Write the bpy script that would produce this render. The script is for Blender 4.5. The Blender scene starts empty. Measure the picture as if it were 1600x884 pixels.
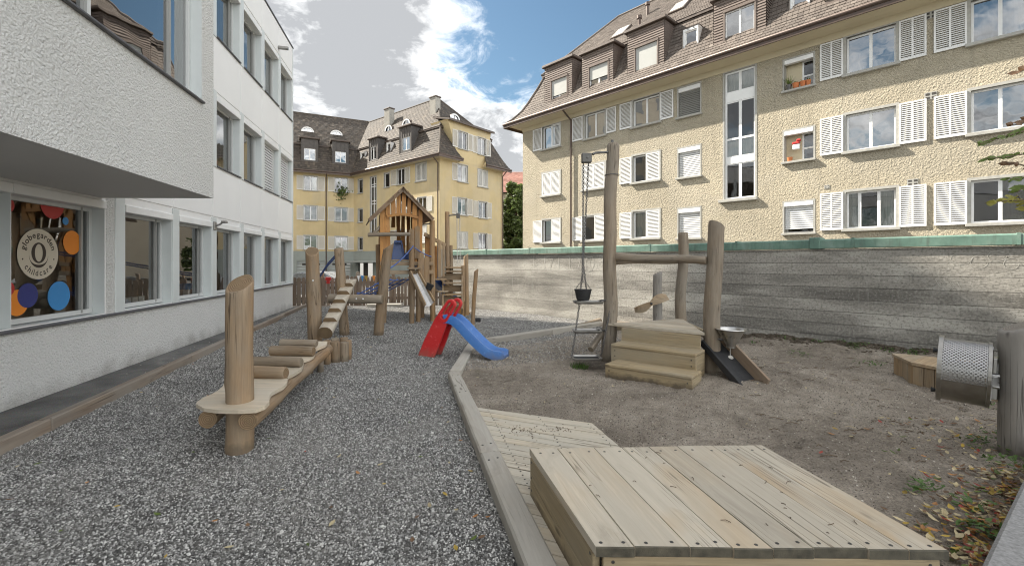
import bpy, bmesh, math, random
from mathutils import Matrix, Vector, noise as mnoise
from math import sin, cos, tan, pi, radians, sqrt, atan2

random.seed(7)
SC = bpy.context.scene
COL = SC.collection

# ------------------------------------------------------------------ camera
CAM_H, FPX, HV = 1.6, 711.0, 410.0        # eye height, focal length in photo pixels, horizon row
cam_data = bpy.data.cameras.new('camera')
cam_data.sensor_width = 36.0
cam_data.lens = 36.0 * FPX / 1600.0
cam_data.shift_y = -(442.0 - HV) / 1600.0
cam_data.clip_start = 0.05
cam_data.clip_end = 4000.0
cam = bpy.data.objects.new('camera', cam_data)
cam.location = (0, 0, CAM_H)
cam.rotation_euler = (radians(90), 0, 0)
COL.objects.link(cam)
SC.camera = cam

# ------------------------------------------------------------------ sky, sun, exposure
SUN_EL = radians(42.0)
SUN_DIR = Vector((-0.886 * cos(SUN_EL), 0.463 * cos(SUN_EL), sin(SUN_EL))).normalized()   # towards the sun
SC.view_settings.view_transform = 'Standard'
SC.view_settings.look = 'None'
SC.view_settings.gamma = 1.0
SC.view_settings.exposure = 2.8
SC.cycles.filter_width = 1.1
SC.cycles.use_denoising = True

world = bpy.data.worlds.new('World')
SC.world = world
world.use_nodes = True
wt = world.node_tree
for n in list(wt.nodes):
    wt.nodes.remove(n)
wout = wt.nodes.new('ShaderNodeOutputWorld')
wbg = wt.nodes.new('ShaderNodeBackground')
wbg.inputs['Strength'].default_value = 0.05
wt.links.new(wbg.outputs[0], wout.inputs[0])
sky = wt.nodes.new('ShaderNodeTexSky')
sky.sky_type = 'NISHITA'
sky.sun_disc = False
sky.sun_elevation = SUN_EL
sky.sun_rotation = atan2(SUN_DIR.x, SUN_DIR.y)
sky.air_density = 1.1
sky.dust_density = 0.6
sky.ozone_density = 2.0
wtc = wt.nodes.new('ShaderNodeTexCoord')


def wn(kind, **kw):
    n = wt.nodes.new(kind)
    for k, v in kw.items():
        setattr(n, k, v)
    return n


def wmath(op, a, b=None, clamp=False):
    n = wn('ShaderNodeMath', operation=op)
    n.use_clamp = clamp
    for i, x in enumerate((a, b)):
        if x is None:
            continue
        if isinstance(x, (int, float)):
            n.inputs[i].default_value = x
        else:
            wt.links.new(x, n.inputs[i])
    return n.outputs[0]


sep = wn('ShaderNodeSeparateXYZ')
wt.links.new(wtc.outputs['Generated'], sep.inputs[0])
den = wmath('ADD', wmath('MAXIMUM', sep.outputs['Z'], 0.0), 0.22)
comb = wn('ShaderNodeCombineXYZ')
wt.links.new(wmath('DIVIDE', sep.outputs['X'], den), comb.inputs[0])
wt.links.new(wmath('DIVIDE', sep.outputs['Y'], den), comb.inputs[1])


def wnoise(scale, detail, rough, off, dist=0.0):
    m = wn('ShaderNodeMapping')
    m.inputs['Location'].default_value = off
    wt.links.new(comb.outputs[0], m.inputs[0])
    n = wn('ShaderNodeTexNoise')
    n.inputs['Scale'].default_value = scale
    n.inputs['Detail'].default_value = detail
    n.inputs['Roughness'].default_value = rough
    n.inputs['Distortion'].default_value = dist
    wt.links.new(m.outputs[0], n.inputs['Vector'])
    return n.outputs['Fac']


def wblob(px, py, rad):
    d = Vector(((px - 800) / FPX, 1.0, (HV - py) / FPX)).normalized()
    n = wn('ShaderNodeVectorMath', operation='DISTANCE')
    wt.links.new(wtc.outputs['Generated'], n.inputs[0])
    n.inputs[1].default_value = d
    x = wmath('DIVIDE', n.outputs['Value'], rad)
    x = wmath('SUBTRACT', 1.0, x, clamp=True)
    return wmath('MULTIPLY', x, wmath('SUBTRACT', 2.0, x))


big = wnoise(1.9, 8.0, 0.60, (3.1, 0.4, 0.0), 0.3)
fine = wnoise(6.5, 8.0, 0.66, (1.7, 5.2, 0.0), 0.7)
cov = wmath('ADD', wmath('ADD', big, 0.07), wmath('MULTIPLY', wmath('SUBTRACT', fine, 0.5), 0.75))
for px, py, r, a in ((500, 70, 0.38, 0.26), (600, 80, 0.17, 0.16), (700, 225, 0.17, 0.24), (810, 215, 0.22, 0.26), (880, 150, 0.10, 0.10),
                     (790, 95, 0.19, -0.20), (930, 20, 0.34, -0.20), (1000, -160, 0.45, -0.14), (735, 45, 0.07, 0.13), (705, 125, 0.11, -0.12), (840, 120, 0.08, 0.08)):
    cov = wmath('ADD', cov, wmath('MULTIPLY', wblob(px, py, r), a))
cr = wn('ShaderNodeValToRGB')
cr.color_ramp.interpolation = 'EASE'
cr.color_ramp.elements[0].position = 0.37
cr.color_ramp.elements[0].color = (0, 0, 0, 1)
cr.color_ramp.elements[1].position = 0.70
cr.color_ramp.elements[1].color = (1, 1, 1, 1)
wt.links.new(cov, cr.inputs[0])
# thick parts of a cloud are greyer than its thin rim
gr = wn('ShaderNodeValToRGB')
gr.color_ramp.elements[0].position = 0.76
gr.color_ramp.elements[0].color = (5.6, 5.6, 5.55, 1)
gr.color_ramp.elements[1].position = 1.22
gr.color_ramp.elements[1].color = (1.72, 1.75, 1.80, 1)
thick = wmath('ADD', wmath('MULTIPLY', cov, 0.62), wmath('MULTIPLY', wnoise(3.0, 7.0, 0.6, (7.3, 2.9, 0.0), 0.4), 0.95))
wt.links.new(thick, gr.inputs[0])
# front-lit clouds away from the sun, boosted out of view to brighten the shade
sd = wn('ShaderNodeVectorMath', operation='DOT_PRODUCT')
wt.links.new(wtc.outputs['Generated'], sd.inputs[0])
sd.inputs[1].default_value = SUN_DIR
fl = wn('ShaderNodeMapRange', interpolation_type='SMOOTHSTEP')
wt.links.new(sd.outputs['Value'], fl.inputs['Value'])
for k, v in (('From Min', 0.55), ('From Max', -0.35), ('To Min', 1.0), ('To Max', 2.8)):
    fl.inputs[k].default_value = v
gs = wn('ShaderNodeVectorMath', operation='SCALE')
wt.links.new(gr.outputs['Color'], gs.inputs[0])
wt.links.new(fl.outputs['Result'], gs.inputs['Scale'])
skyb = wn('ShaderNodeMix', data_type='RGBA', blend_type='MULTIPLY')
skyb.inputs['Factor'].default_value = 1.0
skyb.inputs['B'].default_value = (0.37, 0.415, 0.39, 1)
wt.links.new(sky.outputs[0], skyb.inputs['A'])
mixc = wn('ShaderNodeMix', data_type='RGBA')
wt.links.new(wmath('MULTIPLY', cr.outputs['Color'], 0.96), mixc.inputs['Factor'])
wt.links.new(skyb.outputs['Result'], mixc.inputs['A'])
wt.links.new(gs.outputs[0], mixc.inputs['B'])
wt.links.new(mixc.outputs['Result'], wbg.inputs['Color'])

sun_data = bpy.data.lights.new('sun', 'SUN')
sun_data.energy = 2.0
sun_data.angle = radians(0.53)
sun_data.color = (1.0, 0.93, 0.82)
sun = bpy.data.objects.new('sun', sun_data)
sun.rotation_euler = (-SUN_DIR).to_track_quat('-Z', 'Y').to_euler()
sun.location = (-40, 20, 60)
COL.objects.link(sun)

# ------------------------------------------------------------------ places: from a photo pixel to a point
def K(u):
    return (u - 800.0) / FPX


def G(u, v, z=0.0):
    y = (CAM_H - z) * FPX / (v - HV)
    return Vector((K(u) * y, y, z))


def P(u, v, y):
    return Vector((K(u) * y, y, CAM_H + (HV - v) / FPX * y))


# ------------------------------------------------------------------ objects
W = {}                                   # world matrix of every root and part


def tag(o, label=None, cat=None, group=None, kind=None):
    if label: o['label'] = label
    if cat: o['category'] = cat
    if group: o['group'] = group
    if kind: o['kind'] = kind
    return o


def put(o, M, parent=None):
    COL.objects.link(o)
    W[o.name] = M.copy()
    if parent is not None:
        o.parent = parent
        o.matrix_basis = W[parent.name].inverted() @ M
    else:
        o.matrix_basis = M
    return o


def thing(name, loc, label, cat, group=None, rz=0.0):
    o = bpy.data.objects.new(name, None)
    o.empty_display_size = 0.2
    put(o, Matrix.Translation(Vector(loc)) @ Matrix.Rotation(rz, 4, 'Z'))
    return tag(o, label, cat, group)


def frame(o, x, up=(0, 0, 1)):
    """axes with X along x and Z near up"""
    x = Vector(x).normalized()
    z = Vector(up)
    z = z - x * z.dot(x)
    if z.length < 1e-5:
        z = Vector((0, 1, 0)) - x * x.y
    z.normalize()
    y = z.cross(x)
    M = Matrix.Identity(4)
    for i in range(3):
        M[i][0], M[i][1], M[i][2], M[i][3] = x[i], y[i], z[i], o[i]
    return M


class MB:
    def __init__(s):
        s.v, s.f, s.m, s.t = [], [], [], None

    def add(s, vs, fs, mi=0, M=None):
        b = len(s.v)
        if M is not None:
            vs = [tuple(M @ Vector(p)) for p in vs]
        s.v.extend(tuple(p) for p in vs)
        s.f.extend(tuple(i + b for i in f) for f in fs)
        s.m.extend([mi] * len(fs))
        return s

    def quad(s, a, b, c, d, mi=0, M=None):
        return s.add([a, b, c, d], [(0, 1, 2, 3)], mi, M)

    def box(s, lo, hi, mi=0, M=None):
        x0, y0, z0 = lo
        x1, y1, z1 = hi
        return s.add([(x0, y0, z0), (x1, y0, z0), (x1, y1, z0), (x0, y1, z0), (x0, y0, z1), (x1, y0, z1), (x1, y1, z1), (x0, y1, z1)],
                     [(0, 3, 2, 1), (4, 5, 6, 7), (0, 1, 5, 4), (1, 2, 6, 5), (2, 3, 7, 6), (3, 0, 4, 7)], mi, M)

    def cbox(s, lo, hi, c=0.006, mi=0, M=None):
        """box with chamfered edges: 44 triangles"""
        ce = [(a + b) / 2 for a, b in zip(lo, hi)]
        h = [(b - a) / 2 for a, b in zip(lo, hi)]
        c = min(c, min(h) * 0.9)
        vs, idx = [], {}
        for sx in (-1, 1):
            for sy in (-1, 1):
                for sz in (-1, 1):
                    sg = (sx, sy, sz)
                    for ax in range(3):
                        p = [ce[i] + sg[i] * (h[i] - (0 if i == ax else c)) for i in range(3)]
                        idx[(sg, ax)] = len(vs)
                        vs.append(tuple(p))
        fs = []

        def face(ids, n):
            p = [Vector(vs[i]) for i in ids]
            nn = (p[1] - p[0]).cross(p[2] - p[1])
            fs.append(tuple(ids) if nn.dot(Vector(n)) > 0 else tuple(reversed(ids)))
        for ax in range(3):
            a, b = [i for i in range(3) if i != ax]
            for sg in (-1, 1):
                ids = []
                for q in ((-1, -1), (1, -1), (1, 1), (-1, 1)):
                    g = [0, 0, 0]
                    g[ax], g[a], g[b] = sg, q[0], q[1]
                    ids.append(idx[(tuple(g), ax)])
                n = [0, 0, 0]
                n[ax] = sg
                face(ids, n)
            for q in ((-1, -1), (1, -1), (1, 1), (-1, 1)):      # edges along ax
                g0, g1 = [0, 0, 0], [0, 0, 0]
                g0[ax], g1[ax] = -1, 1
                g0[a] = g1[a] = q[0]
                g0[b] = g1[b] = q[1]
                n = [0, 0, 0]
                n[a], n[b] = q
                face([idx[(tuple(g0), a)], idx[(tuple(g1), a)], idx[(tuple(g1), b)], idx[(tuple(g0), b)]], n)
        for sx in (-1, 1):
            for sy in (-1, 1):
                for sz in (-1, 1):
                    g = (sx, sy, sz)
                    face([idx[(g, 0)], idx[(g, 1)], idx[(g, 2)]], g)
        return s.add(vs, fs, mi, M)

    def tube(s, pts, r, n=8, mi=0, caps=True, M=None):
        pts = [Vector(p) for p in pts]
        rs = r if isinstance(r, (list, tuple)) else [r] * len(pts)
        vs, fs = [], []
        up = None
        for i, p in enumerate(pts):
            t = (pts[min(i + 1, len(pts) - 1)] - pts[max(i - 1, 0)]).normalized()
            if up is None:
                up = Vector((0, 0, 1)) if abs(t.z) < 0.9 else Vector((1, 0, 0))
            a = t.cross(up)
            if a.length < 1e-4:
                a = t.cross(Vector((0.3, 0.9, 0.1)))
            a.normalize()
            b = a.cross(t).normalized()
            up = b
            for k in range(n):
                q = 2 * pi * k / n
                vs.append(tuple(p + (a * cos(q) + b * sin(q)) * rs[i]))
        for i in range(len(pts) - 1):
            for k in range(n):
                k2 = (k + 1) % n
                fs.append((i * n + k2, i * n + k, (i + 1) * n + k, (i + 1) * n + k2))
        if caps:
            fs.append(tuple(range(n)))
            fs.append(tuple(reversed(range((len(pts) - 1) * n, len(pts) * n))))
        return s.add(vs, fs, mi, M)

    def lathe(s, prof, n=24, mi=0, M=None, a0=0.0, a1=2 * pi):
        """profile of (radius, z) turned about Z"""
        full = abs(a1 - a0 - 2 * pi) < 1e-6
        m = n if full else n + 1
        vs, fs = [], []
        for r, z in prof:
            for k in range(m):
                q = a0 + (a1 - a0) * k / n
                vs.append((r * cos(q), r * sin(q), z))
        for i in range(len(prof) - 1):
            for k in range(n):
                k2 = (k + 1) % m
                fs.append((i * m + k, i * m + k2, (i + 1) * m + k2, (i + 1) * m + k))
        return s.add(vs, fs, mi, M)

    def prism(s, poly, z0, z1, mi=0, M=None, side_mi=None):
        n = len(poly)
        area = sum(poly[i][0] * poly[(i + 1) % n][1] - poly[(i + 1) % n][0] * poly[i][1] for i in range(n))
        if area < 0:
            poly = list(reversed(poly))
        vs = [(x, y, z0) for x, y in poly] + [(x, y, z1) for x, y in poly]
        s.add(vs, [tuple(reversed(range(n))), tuple(range(n, 2 * n))], mi, M)
        b = len(s.v) - 2 * n
        for i in range(n):
            j = (i + 1) % n
            s.f.append((b + i, b + j, b + n + j, b + n + i))
            s.m.append(mi if side_mi is None else side_mi)
        return s

    def mesh(s, name, mats, smooth=False, tint=None):
        me = bpy.data.meshes.new(name)
        me.from_pydata(s.v, [], s.f)
        for m in (mats if isinstance(mats, (list, tuple)) else [mats]):
            me.materials.append(m)
        if any(s.m):
            me.polygons.foreach_set('material_index', s.m)
        if smooth:
            me.polygons.foreach_set('use_smooth', [True] * len(s.f))
        if tint is not None:
            at = me.attributes.new('tint', 'FLOAT', 'FACE')
            at.data.foreach_set('value', tint)
        me.update()
        return me

    def build(s, name, mats, parent=None, M=None, smooth=False, tint=None, angle=None):
        me = s.mesh(name, mats, smooth or angle is not None, tint)
        if angle is not None:
            me.set_sharp_from_angle(angle=radians(angle))
        return put(bpy.data.objects.new(name, me), M or (W[parent.name] if parent is not None else Matrix.Identity(4)), parent)


def inst(name, me, M, parent=None):
    return put(bpy.data.objects.new(name, me), M, parent)


def plank(name, p0, p1, w, t, mats, parent=None, up=(0, 0, 1), ch=0.006, wob=0.0):
    """a board along its own X from p0 to p1 (centre line), w wide and t thick"""
    p0, p1 = Vector(p0), Vector(p1)
    L = (p1 - p0).length
    m = MB()
    if wob <= 0:
        m.cbox((0, -w / 2, -t / 2), (L, w / 2, t / 2), ch)
    else:                                   # a waney board: edges wander
        n = max(4, int(L / 0.12))
        ph = random.uniform(0, 9)
        vs, fs = [], []
        for i in range(n + 1):
            x = L * i / n
            e0 = -w / 2 + wob * (sin(x * 5.1 + ph) + 0.6 * sin(x * 13 + 2 * ph))
            e1 = w / 2 + wob * (sin(x * 4.3 + ph * 1.7) + 0.6 * sin(x * 11 + ph))
            vs += [(x, e0, -t / 2), (x, e1, -t / 2), (x, e1, t / 2), (x, e0, t / 2)]
        for i in range(n):
            a = 4 * i
            for k in range(4):
                k2 = (k + 1) % 4
                fs.append((a + k2, a + k, a + 4 + k, a + 4 + k2))
        fs.append((0, 1, 2, 3))
        fs.append((4 * n + 3, 4 * n + 2, 4 * n + 1, 4 * n))
        m.add(vs, [tuple(reversed(f)) for f in fs])
    return m.build(name, mats, parent, frame(p0, p1 - p0, up))


def log(name, p0, p1, r0, r1, mats, parent=None, seed=0, wob=0.012, slant=0.0, slant_dir=0.0, n=18, round_end=0.02, base_round=0.0, flat_from=None):
    """a round timber along its own Z; mats = (bark-free wood, end grain)"""
    p0, p1 = Vector(p0), Vector(p1)
    ax = (p1 - p0)
    L = ax.length
    z = ax.normalized()
    x = Vector((1, 0, 0)) if abs(z.x) < 0.8 else Vector((0, 1, 0))
    x = (x - z * x.dot(z)).normalized()
    y = z.cross(x)
    M = Matrix.Identity(4)
    for i in range(3):
        M[i][0], M[i][1], M[i][2], M[i][3] = x[i], y[i], z[i], p0[i]
    rng = random.Random(seed * 31 + 5)
    ph = [rng.uniform(0, 6.28) for _ in range(6)]
    nr = max(6, min(40, int(L / 0.075)))
    knots = [(rng.uniform(0.1, 0.95) * L, rng.uniform(0, 2 * pi)) for _ in range(int(L * 2.2))]
    rings = []
    if base_round > 0:
        rings.append((0.0, 1 - base_round / r0))
        rings.append((base_round, 1.0))
    else:
        rings.append((0.0, 1.0))
    for i in range(1, nr):
        rings.append((L * i / nr, 1.0))
    rings.append((L - round_end, 1.0))
    rings.append((L - round_end * 0.3, 1 - 0.3 * round_end / r1))
    rings.append((L, 1 - round_end / r1))
    m = MB()
    vs, fs = [], []
    for zz, k in rings:
        t = zz / L
        r = (r0 + (r1 - r0) * t) * k
        cx = wob * (sin(zz * 2.1 + ph[0]) - sin(ph[0])) + wob * 0.5 * (sin(zz * 5.3 + ph[1]) - sin(ph[1]))
        cy = wob * (sin(zz * 1.8 + ph[2]) - sin(ph[2])) + wob * 0.5 * (sin(zz * 4.7 + ph[3]) - sin(ph[3]))
        for j in range(n):
            q = 2 * pi * j / n
            rr = r * (1 + 0.035 * sin(2 * q + ph[4] + zz) + 0.025 * sin(3 * q + ph[5] - zz * 2) + 0.018 * sin(5 * q + ph[0] + zz * 3.1))
            for kz, kq in knots:
                e = ((zz - kz) / 0.055) ** 2 + (((q - kq + pi) % (2 * pi) - pi) / 0.42) ** 2
                if e < 6: rr += r * 0.10 * math.exp(-e)
            px, py = cx + rr * cos(q), cy + rr * sin(q)
            pz = zz
            if slant and zz > L * 0.5:
                pz = zz + tan(slant) * (px * cos(slant_dir) + py * sin(slant_dir)) * max(0, (t - 0.5) * 2) ** 6
            vs.append((px, py, pz))
    R = len(rings)
    for i in range(R - 1):
        for j in range(n):
            j2 = (j + 1) % n
            fs.append((i * n + j, i * n + j2, (i + 1) * n + j2, (i + 1) * n + j))
    m.add(vs, fs, 0)
    b = (R - 1) * n
    m.add([vs[b + j] for j in range(n)], [tuple(range(n))], 1)
    m.add([vs[j] for j in range(n)], [tuple(reversed(range(n)))], 1)
    return m.build(name, mats, parent, M, angle=40)


# ------------------------------------------------------------------ materials
class NT:
    def __init__(s, name):
        s.mat = bpy.data.materials.new(name)
        s.mat.use_nodes = True
        s.t = s.mat.node_tree
        s.b = s.t.nodes['Principled BSDF']
        s.tc = s.t.nodes.new('ShaderNodeTexCoord')
        s.info = None

    def n(s, kind, **kw):
        x = s.t.nodes.new(kind)
        for k, v in kw.items():
            setattr(x, k, v)
        return x

    def l(s, a, b):
        s.t.links.new(a, b)

    def val(s, sock, x):
        if hasattr(x, 'links') or isinstance(x, bpy.types.NodeSocket):
            s.l(x, sock)
        elif isinstance(x, (tuple, list)):
            sock.default_value = (*x, 1) if len(x) == 3 and sock.type == 'RGBA' else x
        else:
            sock.default_value = x

    def vec(s, scale=(1, 1, 1), src='Object', rot=(0, 0, 0), shift=True):
        m = s.n('ShaderNodeMapping')
        m.inputs['Scale'].default_value = scale
        m.inputs['Rotation'].default_value = rot
        o = s.tc.outputs[src] if src != 'Position' else s.n('ShaderNodeNewGeometry').outputs['Position']
        if shift:
            a = s.n('ShaderNodeVectorMath', operation='ADD')
            s.l(o, a.inputs[0])
            c = s.n('ShaderNodeCombineXYZ')
            r = s.rand()
            for i, k in enumerate((37.0, 53.0, 71.0)):
                mm = s.math('MULTIPLY', r, k)
                s.l(mm, c.inputs[i])
            s.l(c.outputs[0], a.inputs[1])
            o = a.outputs[0]
        s.l(o, m.inputs[0])
        return m.outputs[0]

    def rand(s):
        if s.info is None:
            s.info = s.n('ShaderNodeObjectInfo')
        return s.info.outputs['Random']

    def math(s, op, a, b=0.0, clamp=False):
        x = s.n('ShaderNodeMath', operation=op)
        x.use_clamp = clamp
        s.val(x.inputs[0], a)
        s.val(x.inputs[1], b)
        return x.outputs[0]

    def noise(s, vec, scale, detail=4, rough=0.55, dist=0.0, out='Fac'):
        x = s.n('ShaderNodeTexNoise')
        s.l(vec, x.inputs['Vector'])
        x.inputs['Scale'].default_value = scale
        x.inputs['Detail'].default_value = detail
        x.inputs['Roughness'].default_value = rough
        x.inputs['Distortion'].default_value = dist
        return x.outputs[out]

    def voro(s, vec, scale, feature='F1', out='Distance', rnd=1.0):
        x = s.n('ShaderNodeTexVoronoi', feature=feature)
        s.l(vec, x.inputs['Vector'])
        x.inputs['Scale'].default_value = scale
        x.inputs['Randomness'].default_value = rnd
        return x.outputs[out]

    def ramp(s, fac, stops, mode='LINEAR'):
        x = s.n('ShaderNodeValToRGB')
        x.color_ramp.interpolation = mode
        el = x.color_ramp.elements
        while len(el) < len(stops):
            el.new(0.5)
        for e, (p, c) in zip(el, stops):
            e.position = p
            if isinstance(c, (int, float)):
                c = (c, c, c)
            e.color = (*c, 1)
        s.val(x.inputs[0], fac)
        return x.outputs['Color']

    def mix(s, f, a, b, blend='MIX'):
        x = s.n('ShaderNodeMix', data_type='RGBA', blend_type=blend)
        s.val(x.inputs['Factor'], f)
        for k, c in (('A', a), ('B', b)):
            i = x.inputs[k] if False else [q for q in x.inputs if q.name == k and q.type == 'RGBA'][0]
            if isinstance(c, (int, float)):
                c = (c, c, c)
            s.val(i, c)
        return [q for q in x.outputs if q.type == 'RGBA'][0]

    def bump(s, h, dist=0.01, strength=1.0, prev=None):
        x = s.n('ShaderNodeBump')
        x.inputs['Distance'].default_value = dist
        x.inputs['Strength'].default_value = strength
        s.l(h, x.inputs['Height'])
        if prev is not None:
            s.l(prev, x.inputs['Normal'])
        return x.outputs[0]

    def out(s, color=None, rough=None, normal=None, metallic=None, spec=None):
        if color is not None: s.val(s.b.inputs['Base Color'], color)
        if rough is not None: s.val(s.b.inputs['Roughness'], rough)
        if normal is not None: s.l(normal, s.b.inputs['Normal'])
        if metallic is not None: s.val(s.b.inputs['Metallic'], metallic)
        if spec is not None: s.val(s.b.inputs['Specular IOR Level'], spec)
        return s.mat


def simple(name, c, rough=0.6, metallic=0.0, var=0.12, scale=6.0, bump=0.0, spec=0.5):
    t = NT(name)
    v = t.vec()
    f = t.noise(v, scale, 5)
    lo = tuple(x * (1 - var) for x in c)
    hi = tuple(min(1, x * (1 + var)) for x in c)
    col = t.ramp(f, [(0.3, lo), (0.7, hi)])
    nm = t.bump(t.noise(v, scale * 9, 4), bump) if bump else None
    r = t.ramp(t.noise(v, scale * 2, 4), [(0.3, max(0, rough - 0.08)), (0.7, min(1, rough + 0.08))])
    return t.out(col, r, nm, metallic, spec)


def wood(name, base, dark, grey, axis='z', greyness=0.35, fine=26.0, crack=0.35, rough=0.75, bumpd=0.003, stain=None, mud=0.0):
    """sawn or peeled timber: grain runs along its own axis; weathered grey in patches"""
    t = NT(name)
    a, b = 0.55, 1.0
    sc = (b, b, a * 0.12) if axis == 'z' else (a * 0.12, b, b)
    v = t.vec(sc)
    v0 = t.vec((1, 1, 0.35) if axis == 'z' else (0.35, 1, 1))
    g = t.noise(v, fine, 6, 0.65, 0.6)
    g2 = t.noise(v, fine * 3.2, 4, 0.6, 0.2)
    col = t.mix(t.ramp(g, [(0.38, 0.0), (0.62, 1.0)]), dark, base)
    col = t.mix(t.math('MULTIPLY', t.ramp(g2, [(0.42, 1.0), (0.58, 0.0)]), 0.7), col, tuple(x * 0.72 for x in base))
    blot = t.noise(v0, 2.3, 5, 0.6)
    gm = t.ramp(blot, [(0.62 - greyness * 0.6, 0.0), (0.92 - greyness * 0.6, 1.0)])
    col = t.mix(t.math('MULTIPLY', gm, 0.85), col, t.mix(g, tuple(x * 0.7 for x in grey), grey))
    if stain:
        st = t.ramp(t.noise(v0, 1.6, 4, 0.5, 0.8), [(0.55, 0.0), (0.68, 1.0)])
        col = t.mix(t.math('MULTIPLY', st, 0.7), col, t.mix(g, tuple(x * 0.7 for x in stain), stain))
    vc = t.vec((1, 1, 0.022) if axis == 'z' else (0.022, 1, 1))
    ck = t.noise(vc, fine * 1.25, 2, 0.45, 0.05)
    cm = t.ramp(t.math('ABSOLUTE', t.math('SUBTRACT', ck, 0.5)), [(0.0, 1.0), (0.009, 1.0), (0.018, 0.0)])
    ckm = t.math('MULTIPLY', cm, t.ramp(t.noise(v0, 3.4, 3), [(0.48, 0.0), (0.60, 1.0)]))
    col = t.mix(t.math('MULTIPLY', ckm, crack), col, tuple(x * 0.25 for x in dark))
    sm = t.ramp(t.noise(v0, 5.5, 5, 0.65, 0.6), [(0.56, 0.0), (0.72, 0.32)])
    col = t.mix(sm, col, (0.17, 0.14, 0.105))
    kn = t.voro(t.vec((1, 1, 0.3) if axis == 'z' else (0.3, 1, 1)), 4.2)
    kv = t.ramp(kn, [(0.035, 1.0), (0.085, 0.0)])
    col = t.mix(t.math('MULTIPLY', kv, 0.75), col, tuple(x * 0.32 for x in dark))
    if mud:
        g_ = t.n('ShaderNodeNewGeometry')
        zz = t.n('ShaderNodeSeparateXYZ'); t.l(g_.outputs['Position'], zz.inputs[0])
        md = t.ramp(t.math('ADD', t.math('MULTIPLY', zz.outputs['Z'], 4.5), t.math('MULTIPLY', t.noise(g_.outputs['Position'], 7.0, 5, 0.65), 0.9)), [(0.62, 1.0), (0.92, 0.0)])
        col = t.mix(t.math('MULTIPLY', md, mud), col, (0.085, 0.066, 0.045))
    # each piece its own tone
    tone = t.math('ADD', t.math('MULTIPLY', t.rand(), 0.26), 0.86)
    hsv = t.n('ShaderNodeHueSaturation')
    t.l(tone, hsv.inputs['Value'])
    t.l(col, hsv.inputs['Color'])
    h = t.math('SUBTRACT', t.math('ADD', t.math('MULTIPLY', g, 0.6), t.math('MULTIPLY', g2, 0.4)), t.math('MULTIPLY', ckm, 1.2))
    return t.out(hsv.outputs[0], rough, t.bump(h, bumpd, 0.8))


def end_grain(name, base, dark, axis='z'):
    t = NT(name)
    v = t.vec((1, 1, 0.02) if axis == 'z' else (0.02, 1, 1), shift=False)
    x = t.n('ShaderNodeTexWave', wave_type='RINGS', rings_direction='Z' if axis == 'z' else 'X')
    t.l(v, x.inputs['Vector'])
    x.inputs['Scale'].default_value = 22.0
    x.inputs['Distortion'].default_value = 2.2
    x.inputs['Detail'].default_value = 3.0
    col = t.mix(x.outputs['Fac'], dark, base)
    col = t.mix(t.ramp(t.noise(t.vec(), 9, 5), [(0.4, 0.0), (0.7, 0.7)]), col, tuple(q * 0.55 for q in base))
    return t.out(col, 0.85, t.bump(x.outputs['Fac'], 0.002))


M = {}
M['log'] = (wood('log_wood', (0.345, 0.215, 0.105), (0.205, 0.118, 0.054), (0.31, 0.25, 0.18), 'z', 0.46, 24, 0.8, 0.75, 0.007, mud=0.6), end_grain('log_end', (0.27, 0.185, 0.105), (0.135, 0.085, 0.045)))
M['log_x'] = M['log']
M['log_old'] = (wood('weathered_log', (0.295, 0.225, 0.15), (0.165, 0.118, 0.076), (0.31, 0.27, 0.215), 'z', 0.5, 26, 0.7, 0.75, 0.007, mud=0.6), end_grain('weathered_end', (0.30, 0.25, 0.18), (0.155, 0.12, 0.08)))
M['log_grey'] = (wood('grey_log', (0.31, 0.265, 0.215), (0.155, 0.13, 0.105), (0.32, 0.30, 0.27), 'z', 0.7, 22, 0.7, mud=0.5), end_grain('grey_end', (0.26, 0.23, 0.19), (0.14, 0.12, 0.10)))
M['board'] = wood('platform_board', (0.575, 0.475, 0.345), (0.40, 0.31, 0.205), (0.50, 0.45, 0.365), 'x', 0.62, 20, 0.7, 0.7, 0.002, (0.46, 0.30, 0.14))
M['board_side'] = wood('step_board', (0.375, 0.295, 0.175), (0.245, 0.182, 0.10), (0.335, 0.29, 0.21), 'x', 0.35, 20, 0.4, 0.75, 0.002, None, 0.85)
M['board_low'] = wood('low_deck_board', (0.57, 0.485, 0.36), (0.40, 0.32, 0.22), (0.52, 0.48, 0.40), 'x', 0.6, 22, 0.7, 0.75, 0.003)
M['beam_grey'] = wood('edging_timber', (0.414, 0.362, 0.287), (0.253, 0.213, 0.161), (0.448, 0.420, 0.368), 'x', 0.72, 24, 0.7, 0.8, 0.004)
M['tower'] = wood('playhouse_board', (0.52, 0.25, 0.065), (0.27, 0.11, 0.03), (0.42, 0.24, 0.105), 'x', 0.22, 20, 0.5, 0.65, 0.002)
M['tower_pale'] = wood('tower_board', (0.40, 0.27, 0.145), (0.25, 0.155, 0.075), (0.34, 0.27, 0.19), 'x', 0.42, 20, 0.5, 0.7, 0.002)
M['tower_roof'] = wood('roof_board', (0.27, 0.16, 0.075), (0.16, 0.09, 0.045), (0.28, 0.22, 0.165), 'x', 0.5, 20, 0.5, 0.75, 0.002)
M['log_tower'] = (wood('tower_log', (0.38, 0.235, 0.11), (0.21, 0.12, 0.052), (0.31, 0.245, 0.175), 'z', 0.4, 24), M['log'][1])
M['ply'] = wood('plate_board', (0.672, 0.564, 0.420), (0.552, 0.444, 0.312), (0.624, 0.558, 0.450), 'x', 0.5, 15, 0.15, 0.55, 0.0008)
M['fence'] = wood('fence_board', (0.25, 0.165, 0.105), (0.13, 0.08, 0.05), (0.25, 0.20, 0.155), 'z', 0.55, 20, 0.5)
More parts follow.
